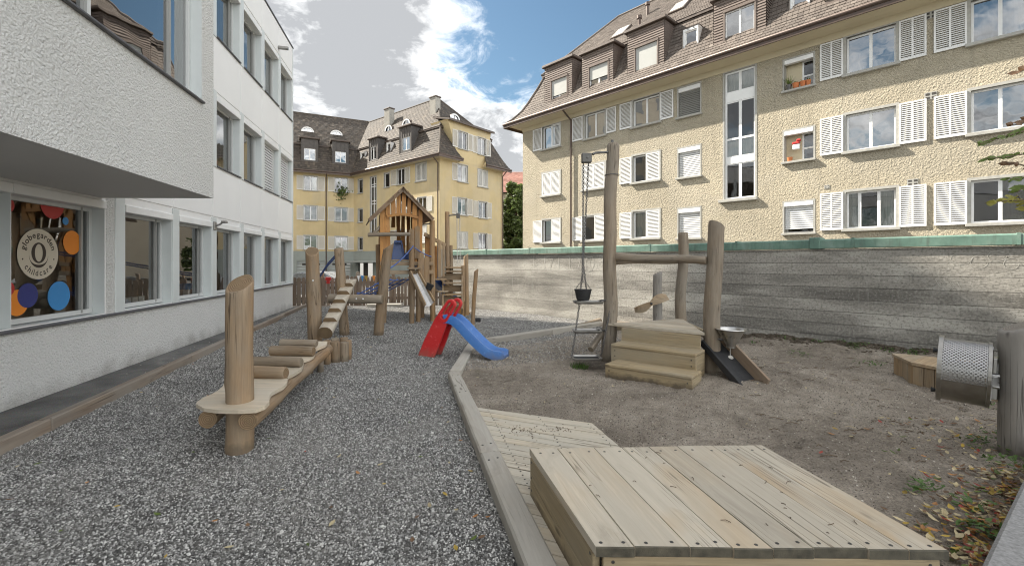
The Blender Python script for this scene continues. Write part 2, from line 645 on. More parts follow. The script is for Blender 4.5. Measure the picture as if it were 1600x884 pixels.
M['kerb'] = wood('kerb_board', (0.30, 0.225, 0.16), (0.18, 0.125, 0.085), (0.33, 0.295, 0.25), 'x', 0.5, 20, 0.6)
M['bench'] = wood('bench_board', (0.45, 0.33, 0.20), (0.30, 0.20, 0.11), (0.40, 0.34, 0.26), 'x', 0.4, 20, 0.4)
M['bench_face'] = wood('bench_face', (0.40, 0.25, 0.10), (0.25, 0.14, 0.055), (0.28, 0.235, 0.175), 'z', 0.5, 20, 0.4)


def plaster(name, c, scale, dist, var=0.06, rough=0.9, dirt=0.0, streak=0.0):
    t = NT(name)
    v = t.vec(src='Position', shift=False)
    h1 = t.noise(v, scale, 4, 0.6, 0.25)
    h2 = t.noise(v, scale * 3.1, 4, 0.65, 0.1)
    h3 = t.voro(v, scale * 1.25)
    h = t.math('ADD', t.math('MULTIPLY', t.ramp(h1, [(0.30, 0.0), (0.70, 1.0)]), 0.6), t.math('MULTIPLY', h2, 0.4))
    h = t.math('ADD', h, t.math('MULTIPLY', t.math('SUBTRACT', 1.0, h3), 0.35))
    big = t.noise(v, 0.55, 5, 0.6)
    col = t.mix(t.ramp(big, [(0.35, 0.0), (0.7, 1.0)]), tuple(x * (1 - var) for x in c), tuple(min(0.95, x * (1 + var)) for x in c))
    if dirt:
        z = t.n('ShaderNodeSeparateXYZ')
        t.l(v, z.inputs[0])
        d = t.ramp(t.math('ADD', t.math('MULTIPLY', z.outputs['Z'], 1.6), t.math('MULTIPLY', t.noise(v, 3.0, 5), 0.8)), [(0.35, 1.0), (0.8, 0.0)])
        col = t.mix(t.math('MULTIPLY', d, dirt), col, (0.26, 0.24, 0.20))
    if streak:
        vs = t.vec((2.6, 2.6, 0.16), 'Position', shift=False)
        sk = t.ramp(t.noise(vs, 1.6, 6, 0.62, 0.3), [(0.52, 0.0), (0.74, 1.0)])
        col = t.mix(t.math('MULTIPLY', sk, streak), col, tuple(x * 0.66 for x in c))
        pt = t.ramp(t.noise(v, 0.28, 4, 0.55, 0.6), [(0.50, 0.0), (0.56, 1.0)])
        col = t.mix(t.math('MULTIPLY', pt, 0.18), col, (0.42, 0.39, 0.33))
    return t.out(col, rough, t.bump(h, dist))


M['plaster'] = plaster('white_roughcast', (0.75, 0.745, 0.715), 38, 0.028, 0.05, 0.92)
M['plinth'] = plaster('white_plinth_roughcast', (0.76, 0.755, 0.73), 38, 0.024, 0.05, 0.92, 0.6)
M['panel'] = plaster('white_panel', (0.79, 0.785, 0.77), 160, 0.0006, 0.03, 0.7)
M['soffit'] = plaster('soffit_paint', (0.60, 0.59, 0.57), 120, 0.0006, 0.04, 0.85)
M['pilaster'] = simple('pilaster_paint', (0.60, 0.63, 0.62), 0.5, 0, 0.03, 3)
M['alu'] = simple('window_aluminium', (0.55, 0.56, 0.55), 0.42, 0.0, 0.04, 4)
M['alu_dark'] = simple('frame_grey', (0.30, 0.30, 0.285), 0.45, 0.0, 0.05, 4)
M['sill_dark'] = simple('dark_sill', (0.095, 0.095, 0.10), 0.5, 0, 0.15, 5)
M['white_paint'] = simple('white_paint', (0.76, 0.76, 0.745), 0.5, 0, 0.05, 3)
M['shutter'] = simple('shutter_paint', (0.70, 0.695, 0.67), 0.6, 0, 0.06, 2.5)
M['shutter_far'] = simple('far_shutter_paint', (0.62, 0.605, 0.56), 0.6, 0, 0.05, 2.5)
M['stone_trim'] = simple('grey_stone_trim', (0.37, 0.36, 0.325), 0.85, 0, 0.12, 9, 0.002)
M['blind'] = simple('blind_slat', (0.60, 0.60, 0.58), 0.45, 0, 0.05, 2)
M['blind_shaded'] = simple('shaded_blind_slat', (0.19, 0.185, 0.165), 0.5, 0, 0.08, 2)  # shade on the top-row blind is put into the slat colour
M['screen'] = simple('roller_screen', (0.42, 0.425, 0.40), 0.8, 0, 0.04, 2)
M['gutter'] = simple('brown_gutter', (0.085, 0.058, 0.045), 0.45, 0.3, 0.15, 3)
M['cornice'] = plaster('cornice_paint', (0.561, 0.489, 0.340), 60, 0.0012, 0.05, 0.85)
M['stucco'] = plaster('beige_roughcast', (0.46, 0.405, 0.30), 16, 0.07, 0.10, 0.93, 0.0, 0.5)
M['stucco_yellow'] = plaster('yellow_render', (0.52, 0.42, 0.24), 30, 0.005, 0.10, 0.93, 0.0, 0.28)
M['stucco_far'] = plaster('cream_render', (0.60, 0.52, 0.40), 30, 0.005, 0.09, 0.93)
M['garage'] = plaster('grey_green_render', (0.27, 0.295, 0.275), 30, 0.004, 0.08, 0.9)
M['garage_door'] = simple('garage_door_paint', (0.34, 0.36, 0.345), 0.55, 0, 0.06, 3)
M['steel'] = simple('brushed_steel', (0.50, 0.49, 0.47), 0.33, 1.0, 0.1, 7)
M['steel_dull'] = simple('dull_steel', (0.33, 0.32, 0.30), 0.5, 0.9, 0.18, 9)
M['iron'] = simple('dark_iron', (0.13, 0.125, 0.12), 0.55, 0.7, 0.25, 14)


M['blue_dark'] = simple('dark_blue_plastic', (0.035, 0.075, 0.22), 0.38, 0, 0.12, 5)
M['rubber'] = simple('black_rubber', (0.022, 0.022, 0.023), 0.7, 0, 0.25, 12, 0.002)
M['rope'] = simple('blue_rope', (0.10, 0.16, 0.40), 0.9, 0, 0.25, 30)
M['rope_pale'] = simple('pale_rope', (0.50, 0.48, 0.44), 0.9, 0, 0.15, 30)
M['drum_steel'] = simple('drum_steel', (0.36, 0.345, 0.32), 0.36, 1.0, 0.2, 9)
M['granite'] = simple('granite', (0.25, 0.245, 0.24), 0.85, 0, 0.3, 60, 0.002)
M['terracotta'] = simple('terracotta', (0.48, 0.16, 0.055), 0.8, 0, 0.15, 9)
M['curtain'] = simple('curtain_cloth', (0.62, 0.61, 0.57), 0.9, 0, 0.06, 4)
M['curtain_grey'] = simple('grey_curtain_cloth', (0.20, 0.185, 0.16), 0.9, 0, 0.1, 4)
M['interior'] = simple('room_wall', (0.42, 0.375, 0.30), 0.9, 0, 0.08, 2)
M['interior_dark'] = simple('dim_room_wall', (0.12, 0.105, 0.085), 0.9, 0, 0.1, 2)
M['wood_in'] = simple('indoor_wood', (0.40, 0.24, 0.10), 0.6, 0, 0.1, 3)
M['chimney'] = plaster('chimney_render', (0.33, 0.315, 0.28), 25, 0.004, 0.15, 0.95)
M['pulley'] = simple('pulley_grey', (0.13, 0.125, 0.115), 0.6, 0.2, 0.2, 12)
M['plank_end'] = simple('damp_plank_end', (0.075, 0.066, 0.046), 0.8, 0, 0.45, 22, 0.002)
M['earth'] = simple('dark_earth', (0.095, 0.075, 0.054), 0.95, 0, 0.4, 22, 0.004)
M['bolt'] = simple('bolt_head', (0.085, 0.08, 0.075), 0.5, 0.8, 0.2, 20)
M['vent'] = simple('vent_dark', (0.05, 0.045, 0.04), 0.8, 0, 0.2, 9)


def plastic(name, c, fade):
    """moulded plastic: sun-faded patches, scuffs, grime"""
    t = NT(name)
    v = t.vec(shift=False)
    col = t.mix(t.ramp(t.noise(v, 2.5, 5, 0.6), [(0.35, 0.0), (0.75, 0.6)]), c, fade)
    sc = t.noise(t.vec((1, 6, 1), shift=False), 16, 4, 0.6, 0.5)
    col = t.mix(t.ramp(sc, [(0.60, 0.0), (0.68, 0.35)]), col, tuple(min(1, x * 1.2 + 0.12) for x in fade))
    z = t.n('ShaderNodeSeparateXYZ'); t.l(v, z.inputs[0])
    g = t.ramp(t.math('ADD', t.math('MULTIPLY', z.outputs['Z'], 3.0), t.math('MULTIPLY', t.noise(v, 7, 4), 0.9)), [(0.45, 0.55), (0.95, 0.0)])
    col = t.mix(g, col, (0.20, 0.17, 0.13))
    return t.out(col, t.ramp(sc, [(0.4, 0.30), (0.7, 0.5)]), t.bump(t.noise(v, 40, 3), 0.001))


M['red'] = plastic('red_plastic', (0.52, 0.018, 0.022), (0.60, 0.06, 0.05))
M['blue'] = plastic('blue_plastic', (0.045, 0.15, 0.42), (0.10, 0.24, 0.52))


def leaf_mat(name, c, var=0.4):
    t = NT(name)
    g = t.n('ShaderNodeNewGeometry')
    f = g.outputs['Random Per Island']
    col = t.ramp(f, [(0.0, tuple(x * (1 - var) for x in c)), (1.0, tuple(x * (1 + var) for x in c))])
    t.out(col, 0.6)
    tr = t.n('ShaderNodeBsdfTranslucent')
    t.l(col, tr.inputs['Color'])
    mx = t.n('ShaderNodeMixShader')
    mx.inputs[0].default_value = 0.3
    t.l(t.b.outputs[0], mx.inputs[1])
    t.l(tr.outputs[0], mx.inputs[2])
    t.l(mx.outputs[0], t.t.nodes['Material Output'].inputs['Surface'])
    return t.mat


M['ivy'] = leaf_mat('ivy_leaf', (0.105, 0.145, 0.042), 0.5)
M['leaf_green'] = leaf_mat('green_leaf', (0.11, 0.155, 0.03), 0.45)
M['leaf_weed'] = leaf_mat('weed_leaf', (0.085, 0.15, 0.035), 0.4)
M['leaf_yellow'] = leaf_mat('yellow_leaf', (0.42, 0.29, 0.055), 0.35)
M['leaf_pale'] = leaf_mat('pale_leaf', (0.48, 0.40, 0.24), 0.3)
M['leaf_orange'] = leaf_mat('orange_leaf', (0.42, 0.20, 0.07), 0.35)
M['leaf_red'] = leaf_mat('red_leaf', (0.30, 0.05, 0.035), 0.3)
M['leaf_brown'] = leaf_mat('brown_leaf', (0.17, 0.10, 0.055), 0.4)
M['bark'] = simple('bark', (0.12, 0.085, 0.055), 0.95, 0, 0.3, 20, 0.006)


def glass(name, tint=(0.9, 0.95, 0.93), f0=0.09):
    t = NT(name)
    t.t.nodes.remove(t.b)
    lw = t.n('ShaderNodeFresnel')
    lw.inputs['IOR'].default_value = 1.5
    fac = t.math('ADD', t.math('MULTIPLY', lw.outputs[0], 1.55), f0, True)
    tr = t.n('ShaderNodeBsdfTransparent')
    tr.inputs[0].default_value = (*tint, 1)
    gl = t.n('ShaderNodeBsdfGlossy')
    gl.inputs['Roughness'].default_value = 0.006
    nz = t.noise(t.vec(src='Object'), 0.9, 2)
    t.l(t.bump(nz, 0.006), gl.inputs['Normal'])
    mx = t.n('ShaderNodeMixShader')
    t.l(fac, mx.inputs[0])
    t.l(tr.outputs[0], mx.inputs[1])
    t.l(gl.outputs[0], mx.inputs[2])
    t.l(mx.outputs[0], t.t.nodes['Material Output'].inputs['Surface'])
    return t.mat


M['glass'] = glass('window_glass', (0.75, 0.78, 0.76), 0.10)
M['glass_mirror'] = glass('coated_glass', (0.45, 0.48, 0.50), 0.34)


def tiles(name, c0, c1, c2):
    t = NT(name)
    a = t.n('ShaderNodeAttribute', attribute_name='tint')
    v = t.vec(src='Position', shift=False)
    col = t.ramp(a.outputs['Fac'], [(0.0, c0), (0.55, c1), (1.0, c2)])
    col = t.mix(t.ramp(t.noise(v, 0.7, 5, 0.65), [(0.4, 0.0), (0.75, 0.55)]), col, tuple(x * 0.6 for x in c0))
    col = t.mix(t.ramp(t.noise(v, 14, 4), [(0.5, 0.0), (0.8, 0.4)]), col, (0.20, 0.19, 0.16))
    return t.out(col, 0.85, t.bump(t.noise(v, 30, 3), 0.004))


M['tile'] = tiles('brown_roof_tile', (0.088, 0.070, 0.058), (0.132, 0.106, 0.088), (0.19, 0.158, 0.132))
M['tile_old'] = tiles('spare_roof_tile', (0.092, 0.062, 0.046), (0.132, 0.092, 0.069), (0.188, 0.140, 0.108))
M['tile_dark'] = tiles('dark_roof_tile', (0.042, 0.034, 0.028), (0.078, 0.062, 0.049), (0.15, 0.12, 0.09))
M['tile_red'] = tiles('red_roof_tile', (0.26, 0.11, 0.08), (0.34, 0.16, 0.12), (0.38, 0.2, 0.15))
M['cladding'] = simple('dormer_tile', (0.16, 0.125, 0.105), 0.8, 0, 0.22, 7, 0.003)
M['cladding_dark'] = simple('dormer_sheet', (0.078, 0.07, 0.064), 0.7, 0, 0.2, 5)
M['roof_edge'] = simple('roof_edge_sheet', (0.09, 0.068, 0.055), 0.6, 0.2, 0.2, 4)


def copper():
    t = NT('green_copper')
    v = t.vec(src='Position', shift=False)
    vs = t.vec((3.0, 3.0, 0.5), 'Position', shift=False)
    f = t.noise(v, 2.2, 6, 0.65)
    col = t.ramp(f, [(0.3, (0.075, 0.145, 0.115)), (0.5, (0.125, 0.215, 0.17)), (0.72, (0.215, 0.30, 0.25))])
    col = t.mix(t.math('MULTIPLY', t.ramp(t.noise(vs, 5.0, 5, 0.6), [(0.5, 0.0), (0.72, 1.0)]), 0.65), col, (0.075, 0.095, 0.075))
    return t.out(col, 0.65, t.bump(t.noise(v, 9, 3), 0.002), 0.0)


M['copper'] = copper()


def concrete_wall():
    """board-marked concrete: courses of planks, pores, runs of dirt"""
    t = NT('board_marked_concrete')
    v = t.vec(src='Object', shift=False)          # wall's own X along it, Z up
    sp = t.n('ShaderNodeSeparateXYZ')
    t.l(v, sp.inputs[0])
    row = t.math('FLOOR', t.math('MULTIPLY', sp.outputs['Z'], 4.4))
    rn = t.n('ShaderNodeTexWhiteNoise', noise_dimensions='1D')
    t.l(row, rn.inputs['W'])
    grain = t.noise(t.vec((1.1, 1.1, 6.0), shift=False), 9.0, 6, 0.7)
    blot = t.noise(t.vec((0.35, 0.35, 1.3), shift=False), 1.5, 6, 0.62, 0.5)
    fine = t.noise(v, 26, 5, 0.7)
    f = t.math('ADD', t.math('ADD', t.math('MULTIPLY', blot, 0.78), t.math('MULTIPLY', grain, 0.15)), t.math('MULTIPLY', rn.outputs['Value'], 0.10))
    col = t.ramp(f, [(0.38, (0.135, 0.127, 0.112)), (0.51, (0.27, 0.255, 0.225)), (0.66, (0.47, 0.45, 0.40))])
    col = t.mix(t.ramp(fine, [(0.50, 0.0), (0.66, 0.8)]), col, (0.10, 0.095, 0.082))
    col = t.mix(t.ramp(fine, [(0.36, 0.5), (0.46, 0.0)]), col, (0.42, 0.40, 0.36))
    run = t.ramp(t.noise(t.vec((7, 7, 0.35), shift=False), 2.0, 5, 0.6), [(0.58, 0.0), (0.76, 0.3)])
    col = t.mix(run, col, (0.44, 0.43, 0.40))
    fr = t.math('FRACT', t.math('MULTIPLY', sp.outputs['Z'], 4.4))
    line = t.ramp(t.math('ABSOLUTE', t.math('SUBTRACT', fr, 0.5)), [(0.472, 0.0), (0.497, 1.0)])
    col = t.mix(t.math('MULTIPLY', line, t.ramp(t.noise(t.vec((0.8, 0.8, 7.6), shift=False), 1.0, 3), [(0.44, 0.0), (0.62, 0.55)])), col, (0.085, 0.08, 0.07))
    pore = t.ramp(t.voro(v, 30), [(0.0, 1.0), (0.16, 0.0)])
    col = t.mix(t.math('MULTIPLY', pore, t.ramp(t.noise(v, 3, 3), [(0.45, 0.0), (0.6, 0.8)])), col, (0.07, 0.065, 0.06))
    h = t.math('SUBTRACT', t.math('ADD', t.math('MULTIPLY', grain, 0.5), t.math('MULTIPLY', fine, 0.35)), t.math('ADD', t.math('MULTIPLY', line, 0.8), t.math('MULTIPLY', pore, 0.4)))
    return t.out(col, 0.92, t.bump(h, 0.02))


M['concrete'] = concrete_wall()


def asphalt(name, c, var, scale=4):
    t = NT(name)
    v = t.vec(src='Position', shift=False)
    f = t.noise(v, scale * 0.35, 6, 0.65)
    col = t.ramp(f, [(0.35, tuple(x * (1 - var) for x in c)), (0.7, tuple(x * (1 + var) for x in c))])
    col = t.mix(t.ramp(t.noise(v, 1.1, 6, 0.6, 1.0), [(0.6, 0.0), (0.72, 0.5)]), col, (0.30, 0.29, 0.27))
    sp = t.voro(v, 120, out='Color')
    col = t.mix(0.25, col, sp, 'OVERLAY')
    return t.out(col, 0.9, t.bump(t.voro(v, 90), 0.003))


M['asphalt'] = asphalt('asphalt', (0.125, 0.121, 0.113), 0.4)
M['yard'] = asphalt('yard_asphalt', (0.10, 0.098, 0.092), 0.25)


def gravel_bed():
    t = NT('gravel_bed')
    v = t.vec(src='Position', shift=False)
    c = t.voro(v, 58, out='Color')
    d = t.voro(v, 58)
    bw = t.n('ShaderNodeSeparateColor')
    t.l(c, bw.inputs[0])
    col = t.ramp(bw.outputs[0], [(0.0, (0.088, 0.084, 0.077)), (0.5, (0.250, 0.244, 0.231)), (0.85, (0.450, 0.438, 0.419)), (1.0, (0.625, 0.606, 0.575))])
    col = t.mix(t.ramp(d, [(0.30, 0.0), (0.65, 0.9)]), col, (0.03, 0.028, 0.026))
    col = t.mix(0.35, col, (0.05, 0.048, 0.045))
    return t.out(col, 0.9, t.bump(t.math('SUBTRACT', 1.0, d), 0.016))


M['gravel_bed'] = gravel_bed()


def stone_mat():
    t = NT('gravel_stone')
    r = t.rand()
    col = t.ramp(r, [(0.0, (0.045, 0.043, 0.04)), (0.30, (0.105, 0.102, 0.095)), (0.55, (0.21, 0.206, 0.195)), (0.82, (0.40, 0.392, 0.372)), (1.0, (0.68, 0.665, 0.63))])
    pl = t.n('ShaderNodeMapping')
    t.l(t.info.outputs['Location'], pl.inputs[0])
    dust = t.noise(pl.outputs[0], 0.9, 5, 0.62, 0.4)
    col = t.mix(t.ramp(dust, [(0.42, 0.0), (0.66, 0.45)]), col, (0.235, 0.222, 0.20))
    col = t.mix(t.ramp(dust, [(0.30, 0.45), (0.46, 0.0)]), col, (0.085, 0.082, 0.076))
    v = t.vec()
    col = t.mix(0.35, col, t.ramp(t.noise(v, 90, 3), [(0.3, 0.25), (0.7, 0.75)]), 'OVERLAY')
    return t.out(col, 0.85)


M['stone'] = stone_mat()


def sand():
    t = NT('sand')
    v = t.vec(src='Position', shift=False)
    big = t.noise(v, 0.9, 6, 0.62)
    mid = t.noise(v, 7, 6, 0.7)
    fine = t.noise(v, 70, 4, 0.7)
    col = t.ramp(t.math('ADD', t.math('MULTIPLY', big, 0.6), t.math('MULTIPLY', mid, 0.4)), [(0.36, (0.155, 0.128, 0.099)), (0.50, (0.262, 0.222, 0.176)), (0.64, (0.385, 0.336, 0.275))])
    col = t.mix(0.8, col, t.ramp(fine, [(0.3, 0.18), (0.7, 0.8)]), 'OVERLAY')
    crumb = t.voro(v, 34)
    cm = t.ramp(crumb, [(0.05, 1.0), (0.16, 0.0)])
    col = t.mix(t.math('MULTIPLY', cm, t.ramp(t.noise(v, 2.2, 4), [(0.5, 0.0), (0.62, 0.8)])), col, (0.085, 0.07, 0.052))
    h = t.math('ADD', t.math('MULTIPLY', mid, 1.0), t.math('MULTIPLY', fine, 0.22))
    h = t.math('ADD', h, t.math('MULTIPLY', cm, 0.12))
    return t.out(col, 0.96, t.bump(h, 0.085, 1.0))


M['sand'] = sand()


def chip():
    t = NT('sand_chip')
    col = t.ramp(t.rand(), [(0.0, (0.05, 0.04, 0.03)), (0.55, (0.16, 0.13, 0.10)), (0.88, (0.30, 0.26, 0.20)), (1.0, (0.65, 0.61, 0.53))])
    return t.out(col, 0.9)


M['chip'] = chip()


def perforated():
    """steel sheet with round holes: dark where the hole is"""
    t = NT('perforated_steel')
    v = t.vec(src='Object', shift=False)
    return t.out((0.52, 0.52, 0.52), 0.35, None, 1.0)


def flat(name, c, rough=0.5):
    t = NT(name)
    return t.out(c, rough)


for k, c in dict(dot_orange=(0.70, 0.22, 0.02), dot_blue=(0.04, 0.22, 0.50), dot_navy=(0.028, 0.035, 0.17), dot_red=(0.42, 0.025, 0.022), dot_cream=(0.56, 0.50, 0.40), ink=(0.035, 0.022, 0.016)).items():
    M[k] = flat(k, c)

# ================================================================== facades
class Fac:
    """a wall plane: s runs left to right seen from outside, q outward, z up"""
    def __init__(s, o, d):
        L = sqrt(d[0] ** 2 + d[1] ** 2)
        s.o, s.d = o, (d[0] / L, d[1] / L)
        s.nn = (s.d[1], -s.d[0])

    def pt(s, a, q, z):
        return Vector((s.o[0] + s.d[0] * a + s.nn[0] * q, s.o[1] + s.d[1] * a + s.nn[1] * q, z))

    def m(s, a=0.0, q=0.0, z=0.0):
        p = s.pt(a, q, z)
        return Matrix(((s.d[0], -s.nn[0], 0, p.x), (s.d[1], -s.nn[1], 0, p.y), (0, 0, 1, p.z), (0, 0, 0, 1)))

    def su(s, u, q=0.0):
        k = K(u)
        return (k * (s.o[1] + q * s.nn[1]) - s.o[0] - q * s.nn[0]) / (s.d[0] - k * s.d[1])

    def zv(s, u, v, q=0.0):
        y = s.pt(s.su(u, q), q, 0).y
        return CAM_H + (HV - v) / FPX * y


def wall_grid(m, s0, s1, z0, z1, ops, mi=0, rmi=1):
    """wall sheet in the local frame (x along, y into the building) with real openings and reveals; ops = (a, b, lo, hi, depth)"""
    xs = sorted({s0, s1} | {x for o in ops for x in o[:2] if s0 < x < s1})
    for x0, x1 in zip(xs, xs[1:]):
        cuts = sorted([(o[2], o[3]) for o in ops if o[0] < x1 - 1e-6 and o[1] > x0 + 1e-6])
        z = z0
        for lo, hi in cuts + [(z1, z1)]:
            if lo > z + 1e-6:
                m.quad((x0, 0, z), (x1, 0, z), (x1, 0, lo), (x0, 0, lo), mi)
            z = max(z, hi)
    for a, b, lo, hi, dp in ops:
        m.quad((a, 0, lo), (a, 0, hi), (a, dp, hi), (a, dp, lo), rmi)
        m.quad((b, 0, hi), (b, 0, lo), (b, dp, lo), (b, dp, hi), rmi)
        m.quad((a, 0, hi), (b, 0, hi), (b, dp, hi), (a, dp, hi), rmi)
        m.quad((a, 0, lo), (a, dp, lo), (b, dp, lo), (b, 0, lo), rmi)


def window(F, parent, s0, s1, z0, z1, q, fmat, gmat='glass', cols=2, trans=(), fw=0.055, td=0.05, room='interior_dark', rd=1.2, curtain=None, mull=None, label=None, name='window'):
    """frame (part) > pane, interior, curtain (sub-parts)"""
    w, h = s1 - s0, z1 - z0
    m = MB()
    m.box((0, 0, 0), (w, td, fw)); m.box((0, 0, h - fw), (w, td, h))
    m.box((0, 0, fw), (fw, td, h - fw)); m.box((w - fw, 0, fw), (w, td, h - fw))
    xs = [0.0] + ([w * k for k in mull] if mull else [w * i / cols for i in range(1, cols)]) + [w]
    for x in xs[1:-1]:
        m.box((x - fw * 0.75, 0.003, fw), (x + fw * 0.75, td, h - fw))
    zs = [0.0] + [h * t for t in trans] + [h]
    for z in zs[1:-1]:
        for xa, xb in zip(xs, xs[1:]):
            m.box((xa + fw * 0.75, 0.005, z - fw * 0.6), (xb - fw * 0.75, td, z + fw * 0.6))
    Mw = F.m(s0, q, z0)
    f = m.build(name, fmat, parent, Mw)
    if label: f['label'] = label
    for xa, xb in zip(xs, xs[1:]):
        for za, zb in zip(zs, zs[1:]):
            g = MB().quad((xa, td * 0.55, za), (xb, td * 0.55, za), (xb, td * 0.55, zb), (xa, td * 0.55, zb))
            g.build('pane', M[gmat] if isinstance(gmat, str) else gmat, f, Mw)
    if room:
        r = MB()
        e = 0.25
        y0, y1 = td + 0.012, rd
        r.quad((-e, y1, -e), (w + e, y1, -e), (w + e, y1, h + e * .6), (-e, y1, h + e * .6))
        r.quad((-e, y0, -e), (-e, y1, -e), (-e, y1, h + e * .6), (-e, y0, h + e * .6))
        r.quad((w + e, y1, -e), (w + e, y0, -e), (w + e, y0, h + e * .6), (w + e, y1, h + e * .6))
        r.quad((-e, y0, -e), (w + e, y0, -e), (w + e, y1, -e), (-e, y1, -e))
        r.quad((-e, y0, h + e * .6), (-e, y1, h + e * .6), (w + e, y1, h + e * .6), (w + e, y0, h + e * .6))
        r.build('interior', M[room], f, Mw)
    for c in ([curtain] if curtain and isinstance(curtain[0], str) else (curtain or [])):
        cm, xa, xb, za, zb = c
        m2 = MB()
        n = max(6, int((xb - xa) * w / 0.035))
        for i in range(n):
            x0_, x1_ = w * (xa + (xb - xa) * i / n), w * (xa + (xb - xa) * (i + 1) / n)
            y0_, y1_ = (0.10 + 0.022 * sin(i * 1.7)), (0.10 + 0.022 * sin((i + 1) * 1.7))
            m2.quad((x0_, y0_, h * za), (x1_, y1_, h * za), (x1_, y1_, h * zb), (x0_, y0_, h * zb))
        m2.build('curtain', M[cm], f, Mw, angle=80)
    return f


def sill(F, parent, s0, s1, z, out, th, mat, q=0.0, back=0.12, name='sill'):
    return MB().cbox((0, -out, -th), (s1 - s0, back, 0), 0.008).build(name, mat, parent, F.m(s0, q, z))


_leaf = {}


def shutter_mesh(w, h, cols, mat):
    k = (round(w, 2), round(h, 2), cols, mat.name)
    if k not in _leaf:
        w, h = k[0], k[1]
        fr, th, fw = MB(), 0.036, 0.05
        fr.box((0, 0, 0), (w, th, fw * 1.3)); fr.box((0, 0, h - fw), (w, th, h))
        fr.box((0, 0, fw * 1.3), (fw, th, h - fw)); fr.box((w - fw, 0, fw * 1.3), (w, th, h - fw))
        xs = [0.0] + [w * i / cols for i in range(1, cols)] + [w]
        for x in xs[1:-1]:
            fr.box((x - fw * 0.5, 0.002, fw * 1.3), (x + fw * 0.5, th, h - fw))
        sl = MB()
        n = int((h - 2 * fw) / 0.064)
        for xa, xb in zip(xs, xs[1:]):
            a, b = xa + (fw if xa == 0 else fw * 0.5), xb - (fw if xb == w else fw * 0.5)
            for i in range(n):
                z = fw * 1.3 + (h - 2.3 * fw) * i / n
                dz = (h - 2.3 * fw) / n
                e = dz * 0.47
                sl.add([(a, 0.003, z), (b, 0.003, z), (b, 0.032, z + e), (a, 0.032, z + e), (a, 0.003, z + 0.014), (b, 0.003, z + 0.014), (b, 0.032, z + e + 0.014), (a, 0.032, z + e + 0.014)],
                       [(0, 1, 5, 4), (4, 5, 6, 7), (0, 3, 2, 1), (0, 4, 7, 3), (1, 2, 6, 5)])
        _leaf[k] = (fr.mesh('shutter', mat), sl.mesh('slat', mat))
    return _leaf[k]


def shutter(F, parent, s0, s1, z0, z1, q, cols=1, mat='shutter', slats=True):
    a, b = shutter_mesh(s1 - s0, z1 - z0, cols, M[mat])
    Ms = F.m(s0, q, z0)
    o = inst('shutter', a, Ms, parent)
    t = inst('slats', b, Ms, o)
    t['kind'] = 'stuff'
    return o


def venetian(F, parent, s0, s1, z0, z1, q, mat, tilt=0.018, step=0.075):
    m = MB()
    n = int((z1 - z0) / step)
    for i in range(n):
        z = z0 + (z1 - z0) * i / n
        m.add([(0, 0, z), (s1 - s0, 0, z), (s1 - s0, tilt, z + step * 0.86), (0, tilt, z + step * 0.86), (0, 0.004, z - 0.004), (s1 - s0, 0.004, z - 0.004)],
              [(0, 1, 2, 3), (0, 4, 5, 1)])
    o = m.build('blind', mat, parent, F.m(s0, q, 0))
    o['kind'] = 'stuff'
    return o


def tile_face(m, tint, A, B, C, D, step, wid, lift=0.03, holes=()):
    """lapped tiles over the quad A B (eave) C D (ridge side)"""
    A, B, C, D = map(Vector, (A, B, C, D))
    n = (B - A).cross(D - A)
    if n.length < 1e-6:
        n = (B - A).cross(C - A)
    n.normalize()
    H = ((D + C) / 2 - (A + B) / 2).length
    rows = max(1, int(round(H / step)))
    for r in range(rows):
        t0, t1 = r / rows, min(1.0, (r + 1.25) / rows)
        l0, r0, l1, r1 = A.lerp(D, t0), B.lerp(C, t0), A.lerp(D, t1), B.lerp(C, t1)
        L = (r0 - l0).length
        if L < 0.05:
            continue
        e = (r0 - l0) / L
        a1 = (l1 - l0).dot(e)
        b1 = (r1 - l0).dot(e)
        up = (l1 - l0) - e * a1
        x = -random.random() * 0.02 - (wid / 2 if r % 2 else 0)
        while x < L:
            xa, xb = max(0, x + 0.006), min(L, x + wid - 0.006)
            x += wid
            if xb - xa < 0.03:
                continue
            k0, k1 = max(xa, a1), min(xb, b1)
            if k1 - k0 < 0.01:
                k0 = k1 = min(max((xa + xb) / 2, a1), b1)
            j = random.uniform(-0.006, 0.006)
            p = [l0 + e * xa + n * 0.002, l0 + e * xb + n * 0.002, l0 + e * xb + n * (lift + j), l0 + e * xa + n * (lift + j), l0 + e * k1 + up + n * 0.008, l0 + e * k0 + up + n * 0.008]
            m.add(p, [(0, 1, 2, 3), (3, 2, 4, 5)])
            tn = min(1, max(0, random.gauss(0.45, 0.22)))
            tint += [tn, tn]


